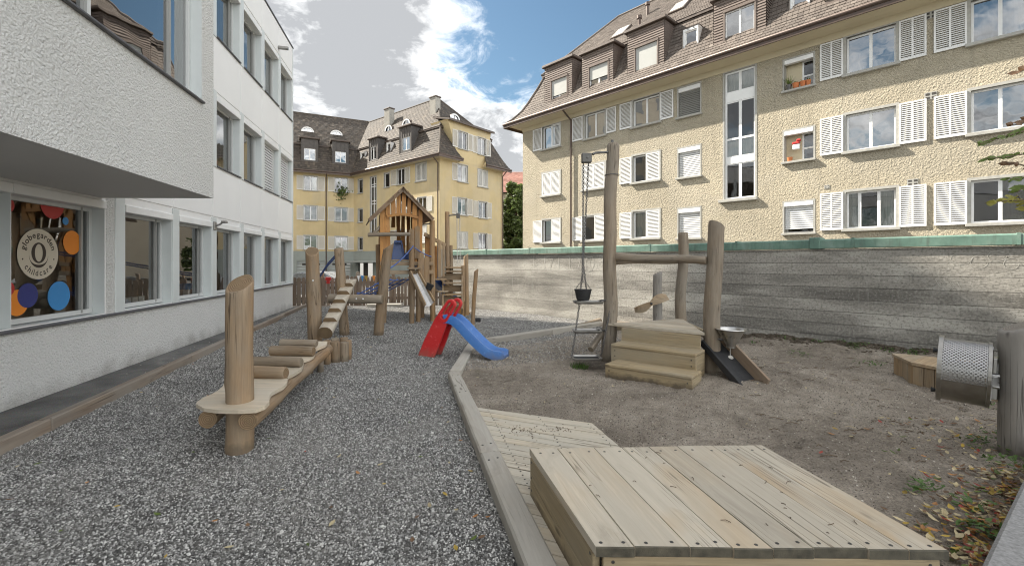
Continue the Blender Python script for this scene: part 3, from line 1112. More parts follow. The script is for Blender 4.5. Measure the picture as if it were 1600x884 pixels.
def hip_roof(parent, F, L, D, prof, ridge_z, in_l, in_r, tilemat, step, wid, back=False, gap=None, edge='roof_edge', s_off=0.0, left_gable=False):
    """mansard with hips: prof = [(q, z), ...] from the eave up, then to the ridge at half depth. Footprint s in [s_off, s_off+L], depth D."""
    def ring(q, z, corner):
        a, b = s_off, s_off + L
        return {'fl': F.pt(a - q, q, z), 'fr': F.pt(b + q, q, z), 'br': F.pt(b + q, -D - q, z), 'bl': F.pt(a - q, -D - q, z)}[corner]
    deck, tl, tint = MB(), MB(), []
    Ra, Rb = F.pt(s_off + in_l, -D / 2, ridge_z), F.pt(s_off + L - in_r, -D / 2, ridge_z)

    def side(c0, c1, c0n, c1n, sname, tiled=True):
        for (q0, z0), (q1, z1) in zip(prof, prof[1:]):
            A, B, C, Dd = ring(q0, z0, c0), ring(q0, z0, c1), ring(q1, z1, c1), ring(q1, z1, c0)
            if gap and sname == gap[0]:
                # the gap widens from the eave to the break
                (g0, g1), (k0, k1) = gap[1], gap[2]
                tot, tot1 = (B - A).length, (C - Dd).length
                za_, zb_ = prof[0][1], prof[-1][1]
                f0, f1 = (z0 - za_) / (zb_ - za_), (z1 - za_) / (zb_ - za_)
                lo0, hi0, lo1, hi1 = g0 + (k0 - g0) * f0, g1 + (k1 - g1) * f0, g0 + (k0 - g0) * f1, g1 + (k1 - g1) * f1
                for (fa, fb) in ((0, (lo0 + q0) / tot), ((hi0 + q0) / tot, 1)):
                    ha, hb = (0 if fa == 0 else (hi1 + q1) / tot1), ((lo1 + q1) / tot1 if fb != 1 else 1)
                    p = (A.lerp(B, fa), A.lerp(B, fb), Dd.lerp(C, hb), Dd.lerp(C, ha))
                    deck.quad(*p)
                    if tiled: tile_face(tl, tint, *p, step, wid)
            else:
                deck.quad(A, B, C, Dd)
                if tiled: tile_face(tl, tint, A, B, C, Dd, step, wid)
    side('fl', 'fr', None, None, 'front')
    side('fr', 'br', None, None, 'right', True)
    side('br', 'bl', None, None, 'back', back)
    side('bl', 'fl', None, None, 'left', True)
    q, z = prof[-1]
    q += 0.16                                # the upper roof laps over the break
    z += 0.02
    fl, fr, br, bl = (ring(q, z, c) for c in ('fl', 'fr', 'br', 'bl'))
    for p, tiled in (((fl, fr, Rb, Ra), True), ((fr, br, Rb, Rb), True), ((br, bl, Ra, Rb), back), ((bl, fl, Ra, Ra), True)):
        if p[2] == p[3]:
            deck.add(p[:3], [(0, 1, 2)])
        else:
            deck.quad(*p)
        if tiled: tile_face(tl, tint, *p, step, wid)
    # fascia of the upper roof, closed underside
    for c0, c1 in (('fl', 'fr'), ('fr', 'br'), ('br', 'bl'), ('bl', 'fl')):
        a, b = ring(q, z, c0), ring(q, z, c1)
        a2, b2 = ring(q, z - 0.12, c0), ring(q, z - 0.12, c1)
        a3, b3 = ring(prof[-1][0] - 0.05, z - 0.12, c0), ring(prof[-1][0] - 0.05, z - 0.12, c1)
        deck.quad(a2, b2, b, a)
        deck.quad(a3, b3, b2, a2)
    rf = deck.build('roof', M[edge], parent, Matrix.Identity(4))
    t = tl.build('roof_tiles', M[tilemat], rf, Matrix.Identity(4), tint=tint)
    t['kind'] = 'stuff'
    # hip and ridge tiles
    h = MB()
    for pts in ([ring(a, b, 'fl') for a, b in prof], [ring(a, b, 'fr') for a, b in prof], [fl, Ra], [fr, Rb], [br, Rb], [bl, Ra], [Ra, Rb]):
        h.tube([p + Vector((0, 0, 0.03)) for p in pts], 0.085, 8)
    h.build('ridge_tiles', M[tilemat], rf, Matrix.Identity(4), tint=[random.random() for _ in h.f])
    return rf, ring


def soffit_gutter(parent, F, ring_pts, wall_pts, gut=True, mat='cornice'):
    m, g = MB(), MB()
    for (a, b), (c, d) in zip(zip(ring_pts, ring_pts[1:]), zip(wall_pts, wall_pts[1:])):
        k = 4
        prev = (a, b)
        for i in range(1, k + 1):
            t = i / k
            f = sin(t * pi / 2)
            p0 = a.lerp(c, t); p1 = b.lerp(d, t)
            p0.z = a.z + (c.z - a.z) * (1 - cos(t * pi / 2)); p1.z = b.z + (d.z - b.z) * (1 - cos(t * pi / 2))
            m.quad(prev[1], prev[0], p0, p1)
            prev = (p0, p1)
    m.build('cornice', M[mat], parent, Matrix.Identity(4))
    if gut:
        g.tube([p + Vector((0, 0, 0.05)) for p in ring_pts], 0.10, 8)
        for a, b in zip(ring_pts, ring_pts[1:]):              # fascia board under the gutter
            n = (b - a).cross(Vector((0, 0, 1))).normalized()
            for o, z0_, z1_ in ((0.03, -0.17, 0.0),):
                p = [a + n * o + Vector((0, 0, z0_)), b + n * o + Vector((0, 0, z0_)), b + n * o + Vector((0, 0, z1_)), a + n * o + Vector((0, 0, z1_))]
                g.quad(*p)
                q = [x - n * 0.06 for x in p]
                g.quad(q[1], q[0], q[3], q[2]); g.quad(p[1], p[0], q[0], q[1])
        g.build('gutter', M['gutter'], parent, Matrix.Identity(4), angle=50)


def downpipe(parent, F, s, ztop, zbot, q=0.10, qe=0.6, dz=0.45):
    m = MB()
    m.tube([F.pt(s, qe, ztop), F.pt(s, qe, ztop - 0.12), F.pt(s, q, ztop - dz - 0.1), F.pt(s, q, ztop - dz - 0.4), F.pt(s, q, zbot)], 0.05, 10)
    m.build('downpipe', M['gutter'], parent, Matrix.Identity(4), angle=50)


# ================================================================== white building
FW = Fac((-4.316, 0.0), (-0.207, 1.0))
SY = 1.0212
white = thing('white_building', FW.pt(0, 0, 0), 'white rendered three storey building with an overhanging bay along the left', 'building')
joints = [15.6 - 1.52 * k for k in range(0, 14)]
S_END = 15.67 * SY
ops, wins = [], []
FLOORS = ((0.90, 2.45), (3.66, 5.16), (6.43, 7.96))
for fl, (za, zb) in enumerate(FLOORS):
    for k in range(1, 14):
        a, b = (joints[k] + 0.21) * SY, (joints[k - 1] - 0.02) * SY
        if k == 7:
            a, b = 4.83 * SY, 6.27 * SY
        if k > 7:
            a, b = a - 0.12, b - 0.12
        if fl and k >= 7:
            continue
        if b < -3:
            continue
        ops.append((a, b, za, zb, 0.21))
        wins.append((fl, k, a, b, za, zb))
m = MB()
wall_grid(m, -4.0, S_END, 0.86, 8.95, ops, 0, 1)
m.build('wall', [M['panel'], M['pilaster']], white, FW.m())
m = MB()
m.quad((S_END, 0, 0), (S_END, 12, 0), (S_END, 12, 8.95), (S_END, 0, 8.95))
m.quad((S_END, 12, 0), (-4, 12, 0), (-4, 12, 8.95), (S_END, 12, 8.95))
m.quad((-4, 12, 0), (-4, 0, 0), (-4, 0, 8.95), (-4, 12, 8.95))
m.build('end_wall', M['plaster'], white, FW.m())
m = MB()
for z in (3.05, 5.85):
    m.box((-3.9, 0.24, z), (S_END - 0.1, 11.9, z + 0.2))
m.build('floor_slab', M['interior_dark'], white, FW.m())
MB().cbox((-4.05, -0.035, 8.95), (S_END + 0.035, 12.05, 9.0), 0.01).build('roof', M['sill_dark'], white, FW.m())
# plinth of rough plaster and the pier beside the big window
MB().box((-4.0, -0.004, 0.0), (S_END + 0.003, 0.2, 0.845)).build('plinth', M['plinth'], white, FW.m())
MB().box((6.295 * SY, -0.006, 0.848), (6.625 * SY, 0.03, 2.56)).build('pier', M['plaster'], white, FW.m())
# wall panels between the window bands, open joints between them
for (za, zb) in ((2.57, 3.585), (5.24, 6.35), (8.05, 8.93)):
    for k in range(1, 8):
        a, b = (joints[k] + 0.012) * SY, (joints[k - 1] - 0.012) * SY
        MB().cbox((a, -0.014, za), (b, 0.01, zb), 0.005).build('wall_panel', M['panel'], white, FW.m())
for k in range(1, 7):
    a, b = (joints[k] - 0.012) * SY, (joints[k] + 0.205) * SY
    for (za, zb) in FLOORS:
        MB().cbox((a, -0.018, za - 0.03), (b, 0.02, zb + 0.10), 0.005).build('pilaster', M['pilaster'], white, FW.m())
MB().cbox((S_END - 0.06, -0.024, 0.85), (S_END + 0.012, 0.02, 8.94), 0.005).build('corner_strip', M['pilaster'], white, FW.m())
for fl, k, a, b, za, zb in wins:
    cur = None
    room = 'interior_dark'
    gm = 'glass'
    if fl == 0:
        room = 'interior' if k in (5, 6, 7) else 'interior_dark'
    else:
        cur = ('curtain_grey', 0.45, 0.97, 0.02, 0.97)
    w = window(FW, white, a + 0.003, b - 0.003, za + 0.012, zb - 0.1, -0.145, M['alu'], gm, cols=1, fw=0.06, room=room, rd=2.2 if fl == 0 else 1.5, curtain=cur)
    MB().box((b - a - 0.22, -0.006, 0.02), (b - a - 0.19, 0.05, zb - za - 0.13)).build('casement_bar', M['alu_dark'], w, FW.m(a + 0.003, -0.145, za + 0.012))
    MB().cbox((0, -0.03, zb - 0.115), (b - a, 0.19, zb - 0.004), 0.008).build('blind_box', M['white_paint'], w, FW.m(a, 0, 0))
    if fl:
        sill(FW, w, a - 0.01, b + 0.01, za + 0.008, 0.045, 0.03, M['sill_dark'], back=0.2)
    if fl == 1 and k in (1, 2):
        venetian(FW, w, a + 0.05, b - 0.05, za + 0.05, zb - 0.12, -0.10, M['blind'])
    if k == 7:
        W1 = w
        W1s = (a, b, za, zb)
sill(FW, white, -3.9, S_END - 0.05, 0.888, 0.055, 0.035, M['sill_dark'], back=0.20)
# indoor things one sees through the glass: low shelf, boxes on it
for (u0, u1, mt, lab) in ((192, 200, 'white_paint', 'small white framed card nearest the rough pier on the low window sill'), (203, 211, 'white_paint', 'middle one of three small white cards on the low window sill'),
                          (213, 222, 'white_paint', 'small white card farthest from the rough pier on the low window sill')):
    a, b = FW.su(u0, -0.3), FW.su(u1, -0.3)
    tag(MB().cbox((0, 0, 0), (b - a, 0.12, 0.11), 0.004).build('picture_frame', M[mt], None, FW.m(a, -0.26, 0.93)), lab, 'card', 'white cards in the window')
a = FW.su(288, -0.3)
tag(MB().cbox((0, 0, 0), (0.30, 0.16, 0.13), 0.004).cbox((0.08, 0.0, 0.131), (0.36, 0.16, 0.25), 0.004, 1).build('storage_box', [M['screen'], M['dot_blue']], None, FW.m(a - 0.1, -0.28, 0.93)),
    'grey and blue boxes piled behind the second window after the plaster pier', 'box')

# overhanging bay: a box on the left whose underside one sees
FB = Fac((-2.806, 0.0), (-0.207, 1.0))
sr, su_, zl = 6.25 * SY, 5.907 * SY, 3.68
bay_op = (2.75 * SY, 5.907 * SY, 3.68, 5.45, 0.19)
m = MB()
wall_grid(m, -4.0, sr, 2.48, 6.15, [bay_op], 0, 1)
m.quad((sr, 0, 2.48), (sr + 0.28, 1.47, 2.48), (sr + 0.28, 1.47, 6.15), (sr, 0, 6.15), 0)
m.quad((-4, 1.6, 2.48), (-4, 0, 2.48), (-4, 0, 6.15), (-4, 1.6, 6.15), 0)
m.build('bay_wall', [M['plaster'], M['pilaster']], white, FB.m())
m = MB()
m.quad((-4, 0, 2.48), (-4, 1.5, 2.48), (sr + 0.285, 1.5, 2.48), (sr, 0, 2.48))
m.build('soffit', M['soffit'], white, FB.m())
MB().prism([(-4.05, -0.03), (sr + 0.02, -0.03), (sr + 0.30, 1.46), (-4.05, 1.46)], 6.15, 6.2).build('bay_roof', M['sill_dark'], white, FB.m())
a, b = bay_op[0], bay_op[1]
w = window(FB, white, a + 0.003, b - 0.003, 3.692, 5.44, -0.13, M['alu'], 'glass_mirror', cols=1, fw=0.06, mull=[0.42], room='interior_dark', rd=1.25,
           curtain=[('curtain_grey', 0.83, 0.97, 0.01, 0.98), ('curtain_grey', 0.34, 0.415, 0.01, 0.98)], label='wide window of the overhanging bay reflecting the sky')
sm = FB.m(a, -0.13, 3.692)
for x in (0.345, 0.405, 0.84):
    MB().box(((b - a) * x, -0.004, 0.03), ((b - a) * x + 0.035, 0.052, 1.7)).build('casement_bar', M['alu_dark'], w, sm)
sill(FB, w, a - 0.02, b + 0.02, 3.69, 0.04, 0.03, M['sill_dark'], back=0.18)
# spout near the roof, lamp bracket on the wall
s = FW.su(434)
MB().tube([FW.pt(s, -0.01, 8.22), FW.pt(s, 0.30, 8.21)], 0.055, 12).build('spout', M['steel_dull'], white, Matrix.Identity(4), angle=50)
s = 9.60 * SY
lm = MB().tube([FW.pt(s, 0.0, 2.36), FW.pt(s, 0.12, 2.40), FW.pt(s, 0.2, 2.46)], 0.02, 8)
lm.cbox((-0.05, -0.05, 2.28), (0.05, 0.0, 2.46), 0.01, 0, FW.m(s)).cbox((-0.05, -0.26, 2.43), (0.06, -0.16, 2.48), 0.01, 0, FW.m(s))
tag(lm.build('wall_lamp', M['steel_dull']), 'small grey lamp bracket on the wall strip above the third low window', 'lamp')

# stickers and the round emblem on the big ground-floor window
QG = -0.145 - 0.0275 + 0.006
W1m = FW.m(0, QG, 0)
a, b, za, zb = W1s
lim = (a + 0.065, b - 0.065, za + 0.075, zb - 0.165)


def disc(name, u, v, rv, mat, dq, label=None, n=48, sx=1.0):
    s, z = FW.su(u, QG), FW.zv(u, v, QG)
    y = FW.pt(s, QG, 0).y
    r = rv / FPX * y
    pts = []
    for i in range(n):
        q = 2 * pi * i / n
        pts.append((min(max(s + r * sx * cos(q), lim[0]), lim[1]), -dq, min(max(z + r * sin(q), lim[2]), lim[3])))
    mm = MB()
    mm.add(pts + [(x, y_ + 0.0006, z_) for x, y_, z_ in pts], [tuple(range(n))])
    o = mm.build(name, M[mat], W1, W1m)
    if label: o['label'] = label
    return s, z, r


disc('sticker', 112.7, 379, 18.6, 'dot_orange', 0.001, 'orange dot')
disc('sticker', 102.4, 345.4, 6.2, 'dot_blue', 0.001, 'small blue dot')
disc('sticker', 82, 318, 24, 'dot_red', 0.001, 'red dot cut by the window top')
disc('sticker', 12, 320, 12, 'dot_red', 0.001, 'small red dot in the top corner')
disc('sticker', 27, 473, 20.5, 'dot_orange', 0.001, 'orange dot at the window bottom')
disc('sticker', 43.4, 461.4, 19.2, 'dot_navy', 0.002, 'dark blue dot over the orange dot')
disc('sticker', 92.3, 462, 22.6, 'dot_blue', 0.001, 'large blue dot')
disc('sticker', 12.5, 451, 11.5, 'dot_red', 0.002, 'small red dot near the sill')
ls, lz, lr = disc('sticker', 60.2, 397, 39.3, 'dot_cream', 0.002, 'round cream emblem')


def letters(word, arc_mid, rad, size, span, flip):
    mm = MB()
    ob = None
    cu = bpy.data.curves.new('letter', 'FONT')
    cu.size = size
    cu.offset = 0.0015
    cu.resolution_u = 3
    ob = bpy.data.objects.new('letter', cu)
    COL.objects.link(ob)
    shapes, widths = [], []
    for ch in word:
        cu.body = ch
        bpy.context.view_layer.update()
        me = bpy.data.meshes.new_from_object(ob.evaluated_get(bpy.context.evaluated_depsgraph_get()))
        xs = [v.co.x for v in me.vertices]
        shapes.append(([(v.co.x - (min(xs) + max(xs)) / 2, v.co.y) for v in me.vertices], [tuple(p.vertices) for p in me.polygons]))
        widths.append(max(xs) - min(xs) + size * 0.13)
        bpy.data.meshes.remove(me)
    bpy.data.objects.remove(ob)
    bpy.data.curves.remove(cu)
    tot = sum(widths)
    x = 0.0
    for (vs, fs), w_ in zip(shapes, widths):
        t = (x + w_ / 2) / tot - 0.5
        x += w_
        ang = arc_mid + (span * t if flip else -span * t)
        out = []
        for px, py in vs:
            if flip:
                rr, aa = rad - py, ang + px / rad
            else:
                rr, aa = rad + py, ang - px / rad
            out.append((ls + rr * cos(aa), -0.0035, lz + rr * sin(aa)))
        mm.add(out, fs)
    return mm


mm = letters('globegarden', pi / 2 + 0.02, lr * 0.66, lr * 0.33, radians(158), False)
mm.build('lettering', M['ink'], W1, W1m)
mm = letters('childcare', -pi / 2, lr * 0.86, lr * 0.33, radians(112), True)
mm.build('lettering', M['ink'], W1, W1m)
mm = MB()
n = 40
vo = [(ls + lr * 0.36 * cos(2 * pi * i / n), -0.0035, lz + lr * 0.05 + lr * 0.41 * sin(2 * pi * i / n)) for i in range(n)]
vi = [(ls + lr * 0.19 * cos(2 * pi * i / n), -0.0035, lz + lr * 0.05 + lr * 0.35 * sin(2 * pi * i / n)) for i in range(n)]
mm.add(vo + vi, [(i, (i + 1) % n, n + (i + 1) % n, n + i) for i in range(n)])
vo, vi = [], []
for i in range(n + 1):
    q = pi + 0.05 + (pi - 0.1) * i / n
    t = sin(pi * i / n)
    vo.append((ls + lr * 0.47 * cos(q), -0.0035, lz - lr * 0.04 + lr * 0.50 * sin(q)))
    vi.append((ls + lr * (0.46 - 0.02 * t) * cos(q), -0.0035, lz - lr * 0.04 + lr * (0.50 - 0.115 * t) * sin(q)))
mm.add(vo + vi, [(i, i + 1, n + 2 + i, n + 1 + i) for i in range(n)])
for sx in (-0.76, 0.76):
    d = [(ls + lr * sx + lr * 0.035 * cos(2 * pi * i / 10), -0.0035, lz - lr * 0.20 + lr * 0.035 * sin(2 * pi * i / 10)) for i in range(10)]
    mm.add(d, [tuple(range(10))])
mm.build('emblem', M['ink'], W1, W1m)

# tall block behind the white building: it throws the shade over the yard
blk = thing('apartment_block', (-22.84, 24.74, 0), 'tall pale apartment block standing behind the white building', 'building')
mk = MB().box((-14, -12.4, 0), (0, 0, 31.5))
mk.build('wall', M['stucco_far'], blk, W[blk.name])
m = MB()
for zf in range(10):
    for yy in range(4):
        m.box((-0.02, -11.6 + yy * 3, 1.2 + zf * 2.9), (0.025, -10.0 + yy * 3, 2.7 + zf * 2.9))
m.build('window', M['alu_dark'], blk, W[blk.name])
MB().cbox((-14.3, -12.7, 31.5), (0.1, 0.02, 31.75), 0.02).build('roof', M['roof_edge'], blk, W[blk.name])

# ================================================================== beige building on the right
FR = Fac((0.68, 28.60), (0.935, -1.0))
LR_, DR_ = 33.0, 11.0
beige = thing('beige_building', FR.pt(0, 0, 0), 'beige rough-cast apartment house with brown mansard roof and white louvred shutters', 'building')
ops, jobs = [], []
Z0 = (2.80, 5.58, 8.36)


def ss(u, q=0.0):
    return FR.su(u, q)


def stone_frame(s0, s1, z0, z1, w=0.09, out=0.025, parent=None):
    m = MB()
    W_, H = s1 - s0, z1 - z0
    m.box((-w, -out, 0), (0, 0.05, H)); m.box((W_, -out, 0), (W_ + w, 0.05, H)); m.box((-w, -out - 0.002, H), (W_ + w, 0.05, H + w))
    m.build('window_surround', M['stone_trim'], parent, FR.m(s0, 0, z0))


def leafpx(parent, u0, u1, z0, z1, q, cols=1):
    shutter(FR, parent, ss(u0, q), ss(u1, q), z0, z1, q, cols)


cols = dict(A=(847.5, 875), B=(914, 945), C=(989, 1030), F=(1322, 1400), G=(1517, 1612))
todo = []
for r, z0 in enumerate(Z0):
    for c, (u0, u1) in cols.items():
        if c == 'B' and r < 2:
            u0 = 911
        s0, s1, zt = ss(u0), ss(u1), z0 + 1.33
        ops.append((s0, s1, z0, zt, 0.16))
        todo.append((c, r, s0, s1, z0, zt))
    s0, s1 = ss(1060), ss(1094)
    ops.append((s0, s1, z0 - 0.08, z0 + 1.27, 0.16)); todo.append(('D', r, s0, s1, z0 - 0.08, z0 + 1.27))
    s0, s1 = ss(1225.5), ss(1271)
    ops.append((s0, s1, z0 - 0.06, z0 + 1.14, 0.30)); todo.append(('E', r, s0, s1, z0 - 0.06, z0 + 1.14))
    s0, s1 = ss(1705), ss(1800)
    ops.append((s0, s1, z0, z0 + 1.33, 0.16)); todo.append(('H', r, s0, s1, z0, z0 + 1.33))
s0, s1 = ss(1132), ss(1180)
ops.append((s0, s1, 4.28, 9.70, 0.16)); todo.append(('S', 0, s0, s1, 4.28, 9.70))
m = MB()
wall_grid(m, 0, LR_, 0, 10.02, ops, 0, 1)
m.quad((0, DR_, 0), (0, 0, 0), (0, 0, 10.02), (0, DR_, 10.02))
m.quad((LR_, 0, 0), (LR_, DR_, 0), (LR_, DR_, 10.02), (LR_, 0, 10.02))
m.quad((LR_, DR_, 0), (0, DR_, 0), (0, DR_, 10.02), (LR_, DR_, 10.02))
m.build('wall', [M['stucco'], M['stone_trim']], beige, FR.m())
QS = 0.055
for c, r, s0, s1, z0, zt in todo:
    if c in 'ABCFGH':
        cur = None
        gm = 'glass'
        if r == 2:
            gm = 'glass_mirror'
        elif c in 'FG' and r == 1:
            gm = 'glass_mirror'
        if c == 'G' and r == 2: cur = ('curtain', 0.03, 0.97, 0.0, 1.0)
        if c == 'G' and r == 0: cur = ('curtain_grey', 0.5, 0.97, 0.0, 1.0)
        if c == 'B' and r == 2: cur = ('curtain', 0.55, 0.97, 0.0, 1.0)
        if c == 'C' and r == 0: cur = ('curtain', 0.05, 0.5, 0.0, 1.0)
        if c == 'A': cur = ('curtain', 0.3, 0.6, 0.0, 1.0)
        mu = None
        if c == 'F' and r == 0:                 # leaves stand open, the room shows between them
            mu = [0.27, 0.66]
            cur = [('curtain', 0.04, 0.25, 0.02, 0.97), ('curtain', 0.68, 0.97, 0.02, 0.97)]
        w = window(FR, beige, s0 + 0.003, s1 - 0.003, z0 + 0.01, zt - 0.003, -0.11, M['white_paint'], gm, cols=2, fw=0.06, room='interior_dark', curtain=cur, mull=mu)
        sill(FR, w, s0 - 0.12, s1 + 0.12, z0 + 0.006, 0.13, 0.10, M['stone_trim'], back=0.12)
        stone_frame(s0, s1, z0, zt, parent=w)
    zs0, zs1 = z0 + 0.015, zt - 0.01
    if c == 'A':
        q = 0.03
        mid = (s0 + s1) / 2
        if r == 1:
            shutter(FR, w, s0 + 0.01, mid - 0.005, zs0, zs1, q); shutter(FR, w, mid + 0.005, s1 - 0.01, zs0, zs1, q)
        else:
            leafpx(w, 832.5, 846.5, zs0, zs1, QS); leafpx(w, 861.5, 875.5, zs0, zs1, q)
    if c == 'B':
        if r == 2:
            leafpx(w, 894, 910, zs0, zs1, QS); leafpx(w, 947, 962, zs0, zs1, QS)
        elif r == 1:
            mid = (s0 + s1) / 2
            shutter(FR, w, s0 + 0.01, mid - 0.005, zs0, zs1, 0.03); shutter(FR, w, mid + 0.005, s1 - 0.01, zs0, zs1, 0.03)
        else:
            leafpx(w, 894, 909.5, zs0, zs1, QS); leafpx(w, 928.5, 945.5, zs0, zs1, 0.03)
    if c == 'C':
        leafpx(w, 968, 986.5, zs0, zs1, QS)
        if r == 2: leafpx(w, 1031.5, 1051.5, zs0, zs1, QS)
        else: leafpx(w, 1009, 1030.5, zs0, zs1, 0.03)
    if c == 'F':
        leafpx(w, 1281, 1317, zs0 - 0.03, zs1 + 0.03, QS, 2); leafpx(w, 1404.5, 1448, zs0 - 0.03, zs1 + 0.03, QS, 2)
    if c == 'G':
        leafpx(w, 1459, 1511, zs0 - 0.03, zs1 + 0.03, QS, 2); leafpx(w, 1620, 1668, zs0, zs1, QS, 2)
    if c == 'D':
        w = window(FR, beige, s0 + 0.003, s1 - 0.003, z0 + 0.01, zt - 0.2, -0.13, M['white_paint'], 'glass', cols=1, room='interior_dark', rd=0.6)
        MB().cbox((0.004, -0.015, 0), (s1 - s0 - 0.004, 0.14, 0.19), 0.01).build('blind_box', M['white_paint'], w, FR.m(s0, 0, zt - 0.2))
        venetian(FR, w, s0 + 0.02, s1 - 0.02, z0 + 0.03, zt - 0.2, -0.06, M['blind_shaded' if r == 2 else 'blind'])
        sill(FR, w, s0 - 0.1, s1 + 0.1, z0 + 0.006, 0.12, 0.09, M['stone_trim'], back=0.12)
        stone_frame(s0, s1, z0, zt, 0.06, 0.012, w)
    if c == 'E':
        wq = -0.27
        w = window(FR, beige, s0 + (0.55 if r else 0.003), s1 - 0.003, z0 + 0.01, zt - (0.12 if r else 0.003), wq, M['white_paint'], 'glass', cols=1, trans=(0.45,) if r else (), room='interior_dark', rd=0.7)
        if r:
            MB().box((0, 0.275, 0), (0.56, 0.295, zt - z0)).build('niche_wall', M['cornice'], w, FR.m(s0, 0, z0))
        MB().cbox((0.004, -0.02, 0), (s1 - s0 - 0.004, 0.16, 0.16), 0.01).build('blind_box', M['white_paint'], w, FR.m(s0, 0, zt - 0.163))
        if r == 0:
            venetian(FR, w, s0 + 0.02, s1 - 0.02, z0 + 0.16, zt - 0.16, -0.05, M['blind'])
        sill(FR, w, s0 - 0.09, s1 + 0.09, z0 + 0.006, 0.12, 0.08, M['stone_trim'], back=0.25)
        stone_frame(s0, s1, z0, zt, 0.06, 0.012, w)
        if r == 2: EW2 = (s0, s1, z0)
        if r == 1: EW1 = (s0, s1, z0)
    if c == 'S':
        H = zt - z0
        ts = [(FR.zv(1155, v) - z0) / H for v in (254, 244, 215, 156, 141)]
        w = window(FR, beige, s0 + 0.003, s1 - 0.003, z0 + 0.01, zt - 0.003, -0.08, M['white_paint'], 'glass', cols=2, trans=ts, fw=0.075, room='interior_dark', rd=1.6,
                   curtain=[('curtain', 0.04, 0.96, ts[4], 1.0), ('curtain', 0.04, 0.96, ts[1], ts[2])], label='tall stair window in three tiers')
        for ta, tb in ((ts[0], ts[1]), (ts[3], ts[4])):
            MB().cbox((0.03, -0.012, H * ta), (s1 - s0 - 0.03, 0.03, H * tb), 0.006).build('infill_panel', M['white_paint'], w, FR.m(s0, -0.08, z0))
        sill(FR, w, s0 - 0.22, s1 + 0.10, z0 + 0.006, 0.14, 0.12, M['stone_trim'], back=0.1)
        stone_frame(s0, s1, z0, zt, 0.07, 0.015, w)
# open casement: two leaves swung inward in the lowest wide window (the dark room shows between)
for u, v, w_, h_ in ((1454, 89, 0.30, 0.24), (1454, 150, 0.30, 0.24), (1426, 285, 0.28, 0.22), (1292, 292, 0.16, 0.14)):
    v = {89: 24, 150: 150, 285: 285, 292: 292}[v]
    s, z = FR.su(u), FR.zv(u, v)
    o = MB()
    o.box((-w_ / 2, -0.02, -h_ / 2), (w_ / 2, 0.01, h_ / 2), 0)
    for i in range(2):
        for j in range(2):
            o.box((-w_ / 2 + 0.03 + i * w_ / 2, -0.026, -h_ / 2 + 0.02 + j * h_ / 2), (-w_ / 2 + i * w_ / 2 + w_ / 2 - 0.02, -0.02, -h_ / 2 + j * h_ / 2 + h_ / 2 - 0.03), 1)
    o.build('air_vent', [M['stone_trim'], M['vent']], beige, FR.m(s, 0, z))
RP = [(0.85, 10.20), (0.48, 10.50), (0.06, 11.0), (-0.25, 11.56), (-0.62, 12.35), (-1.0, 13.25)]
rf, ring = hip_roof(beige, FR, LR_, DR_, RP, 17.7, 3.4, 3.4, 'tile', 0.20, 0.19)
wallring = [FR.pt(0.0, -DR_, 9.97), FR.pt(0, 0, 9.97), FR.pt(LR_, 0, 9.97)]
eave = [ring(0.85, 10.17, 'bl'), ring(0.85, 10.17, 'fl'), ring(0.85, 10.17, 'fr')]
soffit_gutter(beige, FR, eave, wallring)
MB().box((0, -0.03, 9.74), (LR_, 0.02, 9.99)).build('frieze', M['cornice'], beige, FR.m())
downpipe(beige, FR, ss(892, 0.1), 10.15, 0.0, qe=0.83)


